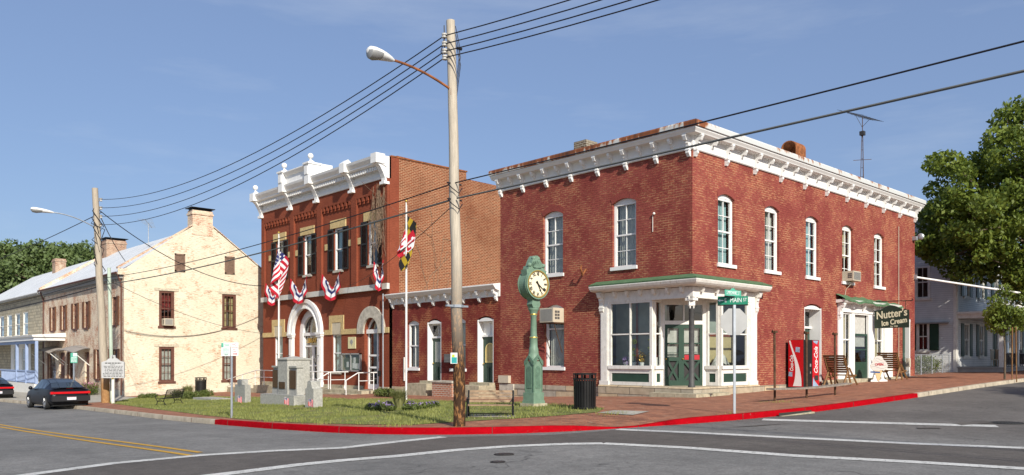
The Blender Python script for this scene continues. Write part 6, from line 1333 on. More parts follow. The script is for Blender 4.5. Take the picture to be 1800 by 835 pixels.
for ln, wd, tdeg, nm_ in ((.26, .022, 153, 'hour_hand'), (.36, .016, 127, 'minute_hand')):
    t0 = R(tdeg); c, s_ = math.sin(t0), math.cos(t0); m = MB(); q = lambda r_, w_: (r_*c+w_*s_, ch_+r_*s_-w_*c)
    m.faz(FH, [q(-.10, wd), q(-.10, -wd), q(0, -wd*1.2), q(ln*.7, -wd*.7), q(ln*.75, -wd*1.8), q(ln, 0), q(ln*.75, wd*1.8), q(ln*.7, wd*.7), q(0, wd*1.2)], dp+.02, dp+.028); m.build(nm_, M['ink'], hous)
# ================================================================= BENCHES, BINS
def slat_bench(label, loc, rz, W, wood, iron, name='park_bench'):
    t = thing(name, label, 'bench', loc, rz); m = MB()
    for k in range(4): m.box(-W/2, W/2, -.22+k*.115, -.22+k*.115+.095, .42, .455)
    m.build('seat', wood, t); m = MB()
    for k in range(4): z = .52+k*.115; y = .25+k*.03; m.hexa([(-W/2,y,z),(-W/2,y+.03,z),(W/2,y+.03,z),(W/2,y,z),(-W/2,y+.022,z+.085),(-W/2,y+.052,z+.085),(W/2,y+.052,z+.085),(W/2,y+.022,z+.085)])
    m.build('backrest', wood, t)
    for x in (-W/2+.02, W/2-.02):
        m = MB(); m.tube([(x,-.26,0),(x,-.22,.42),(x,-.25,.66),(x,-.1,.70),(x,.24,.66)], .024, 6); m.tube([(x,.34,0),(x,.24,.42),(x,.36,.95)], .026, 6); m.tube([(x,-.22,.40),(x,.26,.40)], .024, 6); m.tube([(x,-.25,.14),(x,.3,.14)], .016, 6); m.build('end_frame', iron, t)
    m = MB(); m.tube([(-W/2,.0,.14),(W/2,.0,.14)], .014, 6); m.build('stretcher', iron, t); return t
gb = G(861, 735); slat_bench('wooden slatted park bench with black iron ends between pole and clock', (gb.x+.15, gb.y+.15, top(gb.x+.15, gb.y+.15)), -R(45), 1.18, M['wood_new'], M['black_metal']).scale = (1, .9, .70)
gb = G(297, 712); 
def iron_bench(label, loc, rz, W):
    t = thing('iron_bench', label, 'bench', loc, rz); m = MB()
    for k in range(14): x = 0; y = -.24+k*.036; m.box(-W/2, W/2, y, y+.022, .42+.012*math.sin(k*.4), .44+.012*math.sin(k*.4))
    m.build('seat', M['black_metal'], t); m = MB()
    for k in range(14): z = .47+k*.033; y = .26+k*.012; m.box(-W/2, W/2, y, y+.012, z, z+.02)
    m.tube([(-W/2,.42,.94),(0,.42,.96),(W/2,.42,.94)], .02, 6); m.build('backrest', M['black_metal'], t)
    for x in (-W/2, 0, W/2) if W > 1.4 else (-W/2, W/2):
        m = MB(); m.tube([(x,-.33,0),(x,-.2,.10),(x,-.16,.25),(x,-.26,.42)], .022, 6); m.tube([(x,.40,0),(x,.28,.12),(x,.2,.28),(x,.26,.42),(x,.42,.94)], .022, 6)
        m.tube([(x,-.16,.22),(x,0,.30),(x,.2,.24)], .018, 6); m.tube([(x,-.26,.42),(x,-.30,.60),(x,-.22,.66),(x,.05,.63),(x,.34,.68)], .02, 6); m.tube([(x+0,-.1,.3),(x,0,.4),(x,.1,.3),(x,0,.2),(x,-.1,.3)], .012, 5); m.build('leg', M['black_metal'], t)
    return t
iron_bench('black wrought iron bench on the lawn before the cream gable', (gb.x, gb.y, gb.z), R(212), 1.35).scale = (.85, .85, .74)
def bin_(label, px, py, H=.92, r_=.27):
    g = G(px, py); t = thing('litter_bin', label, 'litter bin', g); m = MB(); n_ = 26
    for k in range(n_):
        a = 2*math.pi*k/n_; c, s_ = math.cos(a), math.sin(a); m.hexa([(r_*c-.022*s_,r_*s_+.022*c,.03),((r_+.012)*c-.022*s_,(r_+.012)*s_+.022*c,.03),((r_+.012)*c+.022*s_,(r_+.012)*s_-.022*c,.03),(r_*c+.022*s_,r_*s_-.022*c,.03),(r_*1.05*c-.022*s_,r_*1.05*s_+.022*c,H-.16),((r_*1.05+.012)*c-.022*s_,(r_*1.05+.012)*s_+.022*c,H-.16),((r_*1.05+.012)*c+.022*s_,(r_*1.05+.012)*s_-.022*c,H-.16),(r_*1.05*c+.022*s_,r_*1.05*s_-.022*c,H-.16)])
        if k % 3 == 0: m.hexa([((r_*1.05)*c-.03*s_,(r_*1.05)*s_+.03*c,H-.16),((r_*1.1)*c-.03*s_,(r_*1.1)*s_+.03*c,H-.16),((r_*1.1)*c+.03*s_,(r_*1.1)*s_-.03*c,H-.16),((r_*1.05)*c+.03*s_,(r_*1.05)*s_-.03*c,H-.16),((r_*1.05)*c-.03*s_,(r_*1.05)*s_+.03*c,H-.03),((r_*1.1)*c-.03*s_,(r_*1.1)*s_+.03*c,H-.03),((r_*1.1)*c+.03*s_,(r_*1.1)*s_-.03*c,H-.03),((r_*1.05)*c+.03*s_,(r_*1.05)*s_-.03*c,H-.03)])
    m.build('slatted_body', M['black_metal'], t)
    m = MB(); m.lathe([(r_*.94,.0),(r_*.96,H-.22),(r_*.5,H-.22)], (0,0,0), 20); m.build('liner', M['charcoal'], t)
    m = MB()
    for z in (.03, H-.18, H-.04): m.lathe([(r_*1.0,z),(r_*1.14,z),(r_*1.14,z+.04),(r_*1.0,z+.04),(r_*1.0,z)], (0,0,0), 24)
    m.build('rim', M['black_metal'], t); return t
bin_('black slatted litter bin on the corner paving in front of the store wall', 1028, 720, 1.0, .29); bin_('black slatted litter bin against the cream gable wall', 353, 692, 1.02, .31)
# plank bench on three posts
pp = [G(1362, 705.5), G(1418, 700.5), G(1468, 695)]; t = thing('plank_bench', 'long weathered grey plank fixed to three tall rusty posts on the brick pavement', 'bench', pp[1])
for k, (g, py) in enumerate(zip(pp, (582, 584, 586))):
    Dk = F0[0]*g.x+F0[1]*g.y; zt = EZ+(HOR-py)/FPX*Dk; m = MB(); m.tube([g-Vector((0,0,.1)), Vector((g.x-.02, g.y, zt))], .038, 8); m.box(g.x-.10, g.x+.07, g.y-.06, g.y+.06, zt-.06, zt+.01); m.tube([(g.x-.14, g.y, zt+.03), (g.x-.06, g.y, zt-.05)], .02, 6); m.build('post', M['iron_brown'], t, pp[1])
def zpost(k, px, py): g = pp[k]; return EZ+(HOR-py)/FPX*(F0[0]*g.x+F0[1]*g.y)
za, zb2 = zpost(0, 0, 681), zpost(2, 0, 673.5); ux = Vector((1, 0)); m = MB(); xa, xb = pp[0].x-.75, pp[2].x+.8; yb_ = pp[1].y-.18
n_ = 12
for k in range(n_):
    u0, u1 = k/n_, (k+1)/n_; zk = lambda u: za+(zb2-za)*u-.05*math.sin(math.pi*u)
    m.hexa([(xa+(xb-xa)*u0, yb_-.14, zk(u0)-.05), (xa+(xb-xa)*u0, yb_+.14, zk(u0)-.05), (xa+(xb-xa)*u1, yb_+.14, zk(u1)-.05), (xa+(xb-xa)*u1, yb_-.14, zk(u1)-.05), (xa+(xb-xa)*u0, yb_-.14, zk(u0)), (xa+(xb-xa)*u0, yb_+.14, zk(u0)), (xa+(xb-xa)*u1, yb_+.14, zk(u1)), (xa+(xb-xa)*u1, yb_-.14, zk(u1))])
m.build('seat', M['wood_grey'], t, pp[1])
# convertible picnic benches
def picnic(label, px, py, flip=1):
    x_ = ay(px, py); g = Vector((x_, py, top(x_, py))); t = thing('picnic_bench', label, 'bench', g, 0); W = .95; m = MB()   # long axis along y, seat towards +x
    for k in range(8): z = .55+k*.095; x = -.05-k*.055; m.hexa([(x,-W/2,z),(x-.045,-W/2,z),(x-.045,W/2,z),(x,W/2,z),(x-.045,-W/2,z+.08),(x-.09,-W/2,z+.08),(x-.09,W/2,z+.08),(x-.045,W/2,z+.08)])
    m.build('backrest', M['wood_brown'], t); m = MB()
    for k in range(2): m.box(.32+k*.15, .45+k*.15, -W/2, W/2, .42, .47)
    for k in range(3): m.box(-.0+k*.12, .1+k*.12, -W/2+.03, W/2-.03, .74, .77) if k < 1 else None
    m.build('seat', M['wood_brown'], t)
    for y in (-W/2+.06, W/2-.06):
        m = MB(); m.tube([(.05,y,.74),(.85,y,0)], .045, 4); m.tube([(-.45,y,1.2),(.05,y,.35),(.22,y,0)], .045, 4); m.tube([(-.1,y,.6),(-.55,y,0)], .045, 4); m.tube([(-.2,y,.36),(.62,y,.40)], .04, 4); m.build('leg', M['wood_brown'], t)
    m = MB(); m.box(-.40,-.32,.05,.25,1.10,1.22); m.build('label_card', M['paper'], t); return t
picnic('brown slatted picnic bench with paper card beside the red drinks machine', 1475, 15.25); picnic('brown slatted picnic bench behind the ice cream cone board', 1567, 15.3)
# ================================================================= DRINKS MACHINE
vx0, vx1, vy0, vy1 = ay(1412.5, 15.35), ay(1439.5, 15.35), 15.35, 16.0; vz = top(vx0, vy0); vt = thing('drinks_machine', 'tall red and black cola vending machine against the store side wall', 'vending machine', (vx0, vy0, vz)); vh = EZ+(HOR-597)/FPX*(F0[0]*vx0+F0[1]*vy0); L0 = vt.location
m = MB(); m.box(vx0, vx1, vy0, vy1, vz+.06, vh); m.box(vx0+.05, vx1-.05, vy0+.05, vy1, vz, vz+.06); m.build('cabinet', M['black_paint'], vt, L0)
FS_, FF_ = FX(vx0), FY(vy0); m = MB(); m.fb(FS_, vy0+.01, vy1-.01, vz+.08, vh-.01, .001, .012); sp = m.build('side_panel', M['soda_red'], vt, L0)
hh = vh-vz; m = MB(); lt, rt_ = [], []
wS = vy1-vy0
for k in range(15):      # white swirl: u runs from the far (left) edge to the near edge
    v = k/14; c = .12+.70*v**1.2 if v < .75 else .12+.70*.75**1.2+ (.02*(v-.75)); c = .10+.62*math.sin(v*1.9)**1.2*.98; wd = .06+.10*v*v*3
    lt.append((vy1-.01-(wS-.02)*max(0, c-wd), vh-.03-(hh-.14)*v)); rt_.append((vy1-.01-(wS-.02)*min(1, c+wd*.6), vh-.03-(hh-.14)*v))
m.faz(FS_, lt+rt_[::-1], .0125, .015); m.build('white_swirl', M['sign_white'], sp, L0)
m = MB()
for u, v, s_ in ((.62,.2,.09), (.15,.70,.08)): m.faz(FS_, [(vy1-wS*u-s_, vh-hh*v-s_*1.3), (vy1-wS*u+s_, vh-hh*v-s_), (vy1-wS*u+s_*.8, vh-hh*v+s_*1.2), (vy1-wS*u-s_*1.1, vh-hh*v+s_)], .0152, .017)
m.build('ice_cubes', M['soda_blue'], sp, L0)
text('Coca‑Cola'.replace('‑', '-'), .20, Vector(FS_(vy1-wS*.24, vz+hh*.52, .018)), ROT_X @ Matrix.Rotation(R(90), 3, 'Z'), M['sign_white'], sp, shear=.35, offset=.004, xs=.75, extr=.002).location = -L0
fa = vx0+(vx1-vx0)*.56; m = MB(); m.fb(FF_, fa, vx1-.02, vz+.08, vh-.02, .001, .015); fpn = m.build('front_panel', M['soda_red'], vt, L0)
text('Coca-Cola', .42, Vector(FF_((fa+vx1)/2, vz+hh*.58, .018)), ROT_Y @ Matrix.Rotation(R(90), 3, 'Z'), M['sign_white'], fpn, shear=.35, offset=.008, xs=.60, extr=.002).location = -L0
m = MB(); m.fb(FF_, fa+.16, vx1-.12, vz+hh*.17, vz+hh*.27, .0155, .03); m.build('delivery_slot', M['dark_room'], fpn, L0)
m = MB(); m.faz(FF_, [(fa+.01, vz+.09), (vx1-.05, vz+.09), (fa+.2, vz+hh*.15), (fa+.05, vz+hh*.24)], .0155, .018); m.faz(FF_, [(fa+.02,vh-.03),(vx1-.1,vh-.03),(vx1-.2,vh-.18),(fa+.1,vh-.1)], .0155, .018); m.build('ice_print', M['soda_blue'], fpn, L0)
m = MB(); m.fb(FF_, fa-.22, fa-.12, vz+hh*.45, vz+hh*.51, .001, .015); m.fb(FF_, fa-.2, fa-.14, vz+hh*.31, vz+hh*.35, .001, .015); m.build('coin_slot', M['alu'], vt, L0)
# ================================================================= HANGING SIGN
sx = 38.8; t = thing('hanging_sign', 'dark green Nutter\'s Ice Cream signboard hung on an iron bracket', 'shop sign', (sx, 15.3, E(1.9))); t['label'] = 'dark green ice cream signboard with cream lettering hung on an iron bracket'
y0, y1 = ay(1533, 16.15) and 16.08, 14.42; F = FX(sx); zl, zh = E(1.38), E(2.22); n_ = 12
outl = [(16.02, zl), (16.02, zh-.02), (15.85, zh+.02)]+[(15.75-(15.75-14.75)*k/n_, zh+.02+.20*math.sin(math.pi*k/n_)) for k in range(n_+1)]+[(14.62, zh+.02), (14.44, zh-.02), (14.44, zl)]
m = MB(); m.faz(F, outl, -.025, .025); bd = m.build('board', M['board'], t, t.location)
for s_, z, sz, xs_, sh_ in (("Nutter's", E(2.03), .50, .84, 0), ('Ice Cream', E(1.66), .34, .82, 0), ('Est. 1946', E(1.45), .10, .9, 0)):
    dy = .16 if s_[0] == 'N' else 0; o = text(s_, sz, Vector(F(15.23-(.12 if s_[0] != 'N' else 0), z, .03)), ROT_X @ Matrix.Rotation(R(6 if s_[0] == 'N' else 8 if s_[0] == 'I' else 0), 3, 'Z'), M['cream_letters'], bd, offset=.010 if sz > .2 else .001, xs=xs_, shear=.08); o.location = -t.location
m = MB(); m.tube([(sx, 16.15, E(2.66)), (sx, 14.3, E(2.62))], .022, 6); m.tube([(sx, 14.3, E(2.62)), (sx, 14.3, E(2.72))], .02, 6)
for y in (15.8, 14.6): m.tube([(sx, y, E(2.64)), (sx, y, zh)], .012, 5)
m.build('bracket', M['black_metal'], t, t.location)
# ================================================================= ICE CREAM CONE BOARD
g = G(1545, 671); t = thing('ice_cream_board', 'painted cutout board of a swirled ice cream cone standing on the pavement', 'cutout sign', g)
sc = .92; FB = FG((g.x, g.y), (R0[0]*.95, R0[1]*.95), (-F0[0], -F0[1]))
def bl(pts, dz=0): return [(a*sc, g.z+z*sc+dz) for a, z in pts]
m = MB(); m.faz(FB, bl([(-.30,.55),(-.42,.66),(-.44,.82),(-.36,.93),(-.33,1.05),(-.26,1.10),(-.24,1.2),(-.12,1.27),(.05,1.28),(.18,1.2),(.22,1.1),(.32,1.02),(.42,.9),(.46,.78),(.42,.66),(.30,.57)]), -.02, .02); m.faz(FB, bl([(-.28,.56),(-.02,.56),(-.08,.10),(-.20,.30)]), -.018, .018) if False else None
sw = m.build('swirl', paint('greyish_white_swirl', (.58,.54,.49), .7, amt=.1), t, g)
m = MB()
for z, w_, t0 in ((.70,.40,.03), (.84,.36,-.02), (.98,.28,.02), (1.1,.2,0)):
    pts = [(-w_+2*w_*k/10, z+.05*math.sin(k*.6+t0*20)) for k in range(11)]
    for p, q in zip(pts, pts[1:]): m.faz(FB, bl([p, q, (q[0], q[1]+.018), (p[0], p[1]+.018)]), .021, .026)
m.build('swirl_line', M['alu'], sw, g); text('OPEN', .15, Vector(FB(0.0, g.z+.85*sc, .03)), Matrix((Vector((*R0, 0)), Vector((0,0,1)), Vector((-F0[0], -F0[1], 0)))).transposed(), M['sign_red'], sw, offset=.004).location = -g
m = MB(); m.faz(FB, bl([(-.24,.55),(.18,.55),(.0,.05),(-.08,.05)]), -.015, .018); m.build('cone', M['cone'], t, g)
m = MB(); m.faz(FB, bl([(-.26,.33),(-.12,.33),(-.02,.05),(-.02,0),(-.42,0),(-.42,.06),(-.28,.12)]), -.03, .0); m.faz(FB, bl([(.10,.5),(.24,.45),(.26,.14),(.44,.08),(.46,0),(.02,0),(.02,.06),(.14,.14)]), -.03, .0); m.build('base_board', M['white'], t, g)
m = MB(); m.faz(FB, bl([(-.46,.44),(.05,.43),(.05,.50),(-.46,.52)]), .021, .03); m.build('tape', M['mail_blue'], t, g)
# ================================================================= STREET SIGNS
g = G(1291, 727); Dk = F0[0]*g.x+F0[1]*g.y; zz = lambda py: EZ+(HOR-py)/FPX*Dk; fw = FG((g.x, g.y), R0, (-F0[0], -F0[1]))
t = thing('stop_sign', 'grey back of an octagonal stop sign with green street name blades above', 'road sign', g)
m = MB(); m.fb(fw, -.03, .03, g.z-.1, zz(536), -.02, .02); m.build('post', M['galv'], t, g)
ra = 23.8/FPX*Dk; cz2 = zz(565.5); a0_ = 10/FPX*Dk*0; m = MB(); oc = [(ra*math.cos(R(22.5+45*k))/math.cos(R(22.5))*.98, cz2+ra*math.sin(R(22.5+45*k))/math.cos(R(22.5))*.98) for k in range(8)]
m.faz(fw, oc, -.028, -.022); sp = m.build('stop_plate', M['alu'], t, g); m = MB(); m.faz(fw, [(a*.985, cz2+(z-cz2)*.985) for a, z in oc], -.032, -.029); m.build('stop_face', M['sign_red'], sp, g)
RC = lambda al, out: Matrix((Vector((al[0], al[1], 0)), Vector((0,0,1)), Vector((out[0], out[1], 0)))).transposed()
def blade(lbl, s_, al, zc, wpx, hpx, mat, prefix=None, hump=False, acx=0):
    out = (al[1], -al[0]); out = out if out[0]*F0[0]+out[1]*F0[1] < 0 else (-out[0], -out[1]); Fb = FG((g.x, g.y), al, out); cosr = abs(al[0]*R0[0]+al[1]*R0[1]); W = wpx/FPX*Dk/cosr; H = hpx/FPX*Dk
    m = MB(); m.fb(Fb, acx-W/2, acx+W/2, zc-H/2, zc+H/2, -.006, .006)
    if hump: m.faz(Fb, [(acx-W*.2, zc+H/2)]+arc(acx-W*.13, acx+W*.13, zc+H/2+.01, H*.28, 8)+[(acx+W*.2, zc+H/2)], -.006, .006)
    b = m.build('name_blade', mat, t, g); b['label'] = lbl; m = MB(); m.fb(Fb, acx-W/2, acx+W/2, zc-H/2-.03, zc-H/2, -.012, .012); m.build('blade_clamp', M['black_metal'], b, g); return b, Fb, W, H
alM = (-.22, -.975) ; alM = Vector(R0).normalized(); a1 = (R0[0]*.9848-F0[0]*.17, R0[1]*.9848-F0[1]*.17); a2 = (R0[0]*.8+F0[0]*.6, R0[1]*.8+F0[1]*.6)
b, Fb, W, H = blade('green blade with white E MAIN ST and left arrow', '', a1, zz(528), 51, 14.5, M['sign_green'], acx=-.04)
rt2 = RC(Fb.al, Fb.out); ph = H*.62
text('MAIN', ph*1.25, Vector(Fb(.035, zz(528), .008)), rt2, M['sign_white'], b, offset=.0, xs=.74).location = -g; text('E', ph*1.05, Vector(Fb(-.22, zz(528), .008)), rt2, M['sign_white'], b, xs=.9).location = -g; text('ST', ph*.95, Vector(Fb(.255, zz(528)+.01, .008)), rt2, M['sign_white'], b, xs=.72).location = -g
m = MB(); zc = zz(528); m.faz(Fb, [(-.41, zc), (-.35, zc+.035), (-.35, zc+.012), (-.27, zc+.012), (-.27, zc-.012), (-.35, zc-.012), (-.35, zc-.035)], .0065, .009); m.build('arrow', M['sign_white'], b, g)
b, Fb, W, H = blade('paler green blade with white S MECHANIC ST', '', a2, zz(515.5), 36, 10.5, M['sign_mint'], hump=True, acx=-.06); rt2 = RC(Fb.al, Fb.out)
text('S MECHANIC ST', H*.85, Vector(Fb(-.06, zz(515.5), .008)), rt2, M['sign_white'], b, xs=.56).location = -g
# parking signs
def lines(F, a0, a1, z0, z1, n, mat, name, parent, off, o=.008, seed=1, fill=.5):
    r_ = random.Random(seed); m = MB()
    for k in range(n):
        z = z1-(z1-z0)*(k+.5)/n; h = (z1-z0)/n*fill/2; a = a0+(a1-a0)*r_.uniform(.0,.12)
        while a < a1-.02*(a1-a0): wl = (a1-a0)*r_.uniform(.06,.2); m.fb(F, a, min(a+wl, a1), z-h, z+h, o, o+.002); a += wl+(a1-a0)*.035
    return m.build(name, mat, parent, off)
g = G(407.5, 735); Dk = F0[0]*g.x+F0[1]*g.y; zz = lambda py: EZ+(HOR-py)/FPX*Dk; k_ = Dk/FPX; F = FG((g.x, g.y), R0, (-F0[0], -F0[1])); rt3 = RC(R0, F.out)
t = thing('parking_sign', 'green and red lettered parking notices side by side on one post by the kerb', 'road sign', g)
m = MB(); m.fb(F, -.028, .028, g.z-.1, zz(603), -.02, .02); m.build('post', M['galv'], t, g)
m = MB(); m.fb(F, -18*k_, -2.5*k_, zz(625.8), zz(602.5), .021, .025); gp = m.build('sign_plate', M['sign_white'], t, g); gp['label'] = 'white plate with green parking text'
m = MB(); m.fb(F, -18*k_, -14*k_, zz(610.5), zz(603), .0255, .027); m.build('green_corner', M['sign_mint'], gp, g); lines(F, -13*k_, -3.5*k_, zz(609), zz(603.5), 2, M['sign_mint'], 'lettering', gp, g, .0255); lines(F, -16*k_, -4*k_, zz(622), zz(611), 5, M['sign_mint'], 'lettering', gp, g, .0255, 3, .4)
m = MB(); m.fb(F, -12.5*k_, -6*k_, zz(624.2), zz(623), .0255, .027); m.build('arrow', M['sign_green'], gp, g)
m = MB(); m.fb(F, -1.5*k_, 12*k_, zz(625.3), zz(602.3), .021, .025); rp = m.build('sign_plate', M['sign_white'], t, g); rp['label'] = 'white plate with red no parking text'
for s_, py, sz in (('NO', 605.8, 5.5), ('PARKING', 610.5, 3.4), ('ANY', 614.4, 3.2), ('TIME', 618.2, 3.2)): text(s_, sz*k_, Vector(F(5*k_, zz(py), .0265)), rt3, M['sign_red'], rp, xs=.85, extr=.001).location = -g
m = MB(); m.fb(F, 2*k_, 8*k_, zz(623), zz(621.4), .0255, .027); m.faz(F, [(8*k_, zz(624)), (10*k_, zz(622.2)), (8*k_, zz(620.4))], .0255, .027); m.build('arrow', M['sign_red'], rp, g)
g = G(130, 712); Dk = F0[0]*g.x+F0[1]*g.y; zz = lambda py: EZ+(HOR-py)/FPX*Dk; k_ = Dk/FPX; F = FG((g.x, g.y), R0, (-F0[0], -F0[1]))
t = thing('parking_sign', 'small green and white parking notice on a thin post behind the parked black car', 'road sign', g); m = MB(); m.fb(F, -.03, .03, g.z-.1, zz(622), -.02, .02); m.build('post', M['galv'], t, g)
m = MB(); m.fb(F, -5.5*k_, 6.5*k_, zz(638), zz(620.3), .021, .03); gp = m.build('sign_plate', M['sign_mint'], t, g); m = MB(); m.fb(F, -1*k_, 6*k_, zz(626.5), zz(621), .031, .034); m.build('white_field', M['sign_white'], gp, g); lines(F, -4.5*k_, 5.5*k_, zz(637), zz(627.5), 4, M['sign_white'], 'lettering', gp, g, .031, 5)
# historical marker
g = G(199, 709.5); Dk = F0[0]*g.x+F0[1]*g.y; zz = lambda py: EZ+(HOR-py)/FPX*Dk; k_ = Dk/FPX; F = FG((g.x, g.y), R0, (-F0[0], -F0[1]))
t = thing('historical_marker', 'silver roadside history marker with crested top on a post by the lawn', 'marker sign', g); m = MB(); m.fb(F, -.06, .06, g.z-.1, zz(664), -.04, .04); m.build('post', M['white_old'], t, g)
ou = [(-19.8,664.5),(-19.8,637),(-17,635.5),(-12,634.5),(-8,631),(-4,629),(-3.5,625.5),(-2.5,624.2),(2.5,624.2),(3.5,625.5),(4,629),(8,631),(12,634.5),(17,635.5),(19.8,637),(19.8,664.5),(4,664.5),(0,666.5),(-4,664.5)]
m = MB(); m.faz(F, [(a*k_, zz(z)) for a, z in ou], -.05, .05); mk = m.build('marker_plate', M['marker'], t, g)
lines(F, -15*k_, 15*k_, zz(640), zz(636.5), 1, M['ink'], 'heading', mk, g, .051, 11, .45); lines(F, -5*k_, 5*k_, zz(642.2), zz(640.5), 1, M['ink'], 'lettering', mk, g, .051, 13, .45); lines(F, -17.5*k_, 17.5*k_, zz(663), zz(642.5), 8, M['ink'], 'lettering', mk, g, .051, 12, .36)
m = MB(); m.lathe([(.001,-.02),(2.5*k_,-.02),(2.5*k_,.02),(.001,.02)], F(0, zz(627), .06), 12, 'x'); m.build('crest', M['alu'], mk, g); m = MB(); m.fb(F, -2*k_, 2*k_, zz(666.5), zz(664), .051, .06); m.build('gilt_seal', M['gold'], mk, g)
# ================================================================= MEMORIAL AND STONES
gA = G(516.6, 713.5); gL = G(457.6, 706.5); y1 = ax(457.6, gA.x); mx0, my0 = gA.x, gA.y; my1 = y1; mx1 = ay(545, my0)
mz = top(mx0+.5, (my0+my1)/2); Dk = F0[0]*mx0+F0[1]*my0; t = thing('stone_memorial', 'grey stepped granite war memorial with three bronze plates on the lawn', 'memorial', ((mx0+mx1)/2, (my0+my1)/2, mz)); L0 = t.location
zz = lambda py: EZ+(HOR-py)/FPX*(Dk+.6); zb_ = zz(694.5); m = MB(); m.box(mx0, mx1, my0, my1, mz-.3, zb_); m.build('plinth', M['granite'], t, L0)
bx_ = mx0+.35; F = FX(bx_); a_ = lambda px: ax(px, bx_); yl, yr = a_(478.2), a_(521.5); bx1 = min(mx1-.02, bx_+1.35)
m = MB(); zw = zz(646.5); pl_, pr_ = a_(491.5), a_(508)
m.hexa([(bx_,yr,zb_),(bx_,yl,zb_),(bx1,yl,zb_),(bx1,yr,zb_),(bx_+.04,yr+.05,zw),(bx_+.04,yl-.05,zw),(bx1-.04,yl-.05,zw),(bx1-.04,yr+.05,zw)]); m.box(bx_-.02, bx1+.02, yr-.0, yl+.0, zw, zw+.07)
ztp = zz(632.5); m.box(bx_-.08, bx_+.95, pr_, pl_, zb_, ztp); m.box(bx_-.12, bx_+1.0, pr_-.05, pl_+.05, ztp, ztp+.05)
cx_, cy_ = bx_+.43, (pr_+pl_)/2; i0 = [(bx_-.12,pr_-.05,ztp+.05),(bx_-.12,pl_+.05,ztp+.05),(bx_+1.0,pl_+.05,ztp+.05),(bx_+1.0,pr_-.05,ztp+.05)]
for p, q in zip(i0, i0[1:]+i0[:1]): m.face([p, q, (cx_, cy_, ztp+.15)])
m.build('pylon', M['granite'], t, L0)
for p0_, p1_, q0, q1, oo in ((480,490,683.5,650.8,0),(509.5,520,684,651,0),(494,504,684.5,672.2,.08)):
    m = MB(); m.fb(F, a_(p1_), a_(p0_), zz(q0), zz(q1), oo-.0, oo+.025) ; bp_ = m.build('bronze_plate', M['bronze'], t, L0)
    lines(F, a_(p1_)+.04, a_(p0_)-.04, zz(q0)+.03, zz(q1)-.03, 16 if oo == 0 else 6, paint('raised_bronze_lettering', (.22,.13,.06), .4, .5), 'raised_lettering', bp_, L0, oo+.026, int(p0_), .4)
g = G(421.5, 708); Dk = F0[0]*g.x+F0[1]*g.y; k_ = Dk/FPX; F = FG((g.x, g.y), (0, -1), (-1, 0)); zz = lambda py: EZ+(HOR-py)/FPX*Dk; kk = k_*1.16
t = thing('granite_stone', 'pale granite memorial stone with rounded top tablet at the left of the lawn', 'memorial stone', g)
m = MB(); m.faz(F, [(-18*kk,g.z-.1),(-17*kk,zz(676))]+[(-9*kk,zz(676)),(-8.5*kk,zz(669))]+[(8.5*kk*-math.cos(math.pi*k/8), zz(669)+.06*math.sin(math.pi*k/8)) for k in range(1,8)]+[(8.5*kk,zz(669)),(9*kk,zz(676)),(17*kk,zz(676)),(18*kk,g.z-.1)], -.28, .0); o = m.build('slab', M['granite'], t, g)
m = MB(); m.lathe([(.0,-.01),(5.5*kk,-.01),(5.5*kk,.01),(4.6*kk,.012),(0.01,.012)], F(0, zz(673), .0), 18, 'x'); m.build('carved_seal', M['alu'], o, g); lines(F, -11*kk, 11*kk, zz(700), zz(681), 7, M['granite'], 'carved_lettering', o, g, -.0, 21, .35)
g = G(551, 717.5); Dk = F0[0]*g.x+F0[1]*g.y; zz = lambda py: EZ+(HOR-py)/FPX*Dk
t = thing('granite_stone', 'narrow granite memorial pillar with notched round head beside the big memorial', 'memorial stone', g); yw = .42; m = MB(); F = FY(g.y); x0_, x1_ = g.x-.0, g.x+.40
zs1, zs2 = zz(683), zz(669.5); 
F = FX(g.x); ya, yb = g.y, g.y+.62
m.faz(F, [(ya,g.z-.1),(ya,zs1-.02),(ya+.1,zs1),(ya+.14,zs1+.08),(ya+.18,zs2-.04)]+[((ya+yb)/2+.13*math.cos(math.pi*k/8), zs2-.04+.06*math.sin(math.pi*k/8)) for k in range(8,-1,-1)][0:0]+[(ya+.24,zs2),(yb-.24,zs2),(yb-.18,zs2-.04),(yb-.14,zs1+.08),(yb-.1,zs1),(yb,zs1-.02),(yb,g.z-.1)], -.38, 0); m.build('slab', M['granite'], t, g)
for px, py, lb in ((419,711,'by the rounded granite stone'), (464,710,'at the left corner of the memorial plinth'), (501,716,'before the middle of the memorial plinth'), (543,720,'beside the narrow granite pillar')):
    g = G(px, py); t = thing('small_flag', 'tiny striped hand flag stuck in the grass '+lb, 'flag', g); m = MB(); m.tube([(0,0,0),(0,0,.42)], .006, 5); m.build('stick', M['wood_new'], t)
    m = MB(); rr = random.Random(px); dx = rr.uniform(-.03,.03)
    m.grid(lambda u, v: ((u-.1)*.17*R0[0]+.02*math.sin(u*6), (u-.1)*.17*R0[1]+.02*math.cos(u*5), .12+.26*v-.06*u+dx*u), 20, 26, lambda u, v: us(1-v, 1-u) if True else 0); m.build('cloth', FM, t, smooth=True, fix=False)
gs = [G(*p) for p in ((349,700),(402,702),(402,706),(345,704))]; x0_, x1_ = min(p.x for p in gs), max(p.x for p in gs); y0_, y1_ = min(p.y for p in gs), max(p.y for p in gs)
m = MB(); z_ = top((x0_+x1_)/2, (y0_+y1_)/2); m.box((x0_+x1_)/2-.5, (x0_+x1_)/2+.5, (y0_+y1_)/2-1.1, (y0_+y1_)/2+1.1, z_-.2, z_+.10); o = m.build('ledger_stone', M['granite'], None, gs[0]); o.location = gs[0]; tag(o, 'flat pale stone slab lying in the grass left of the granite stone', 'stone slab')
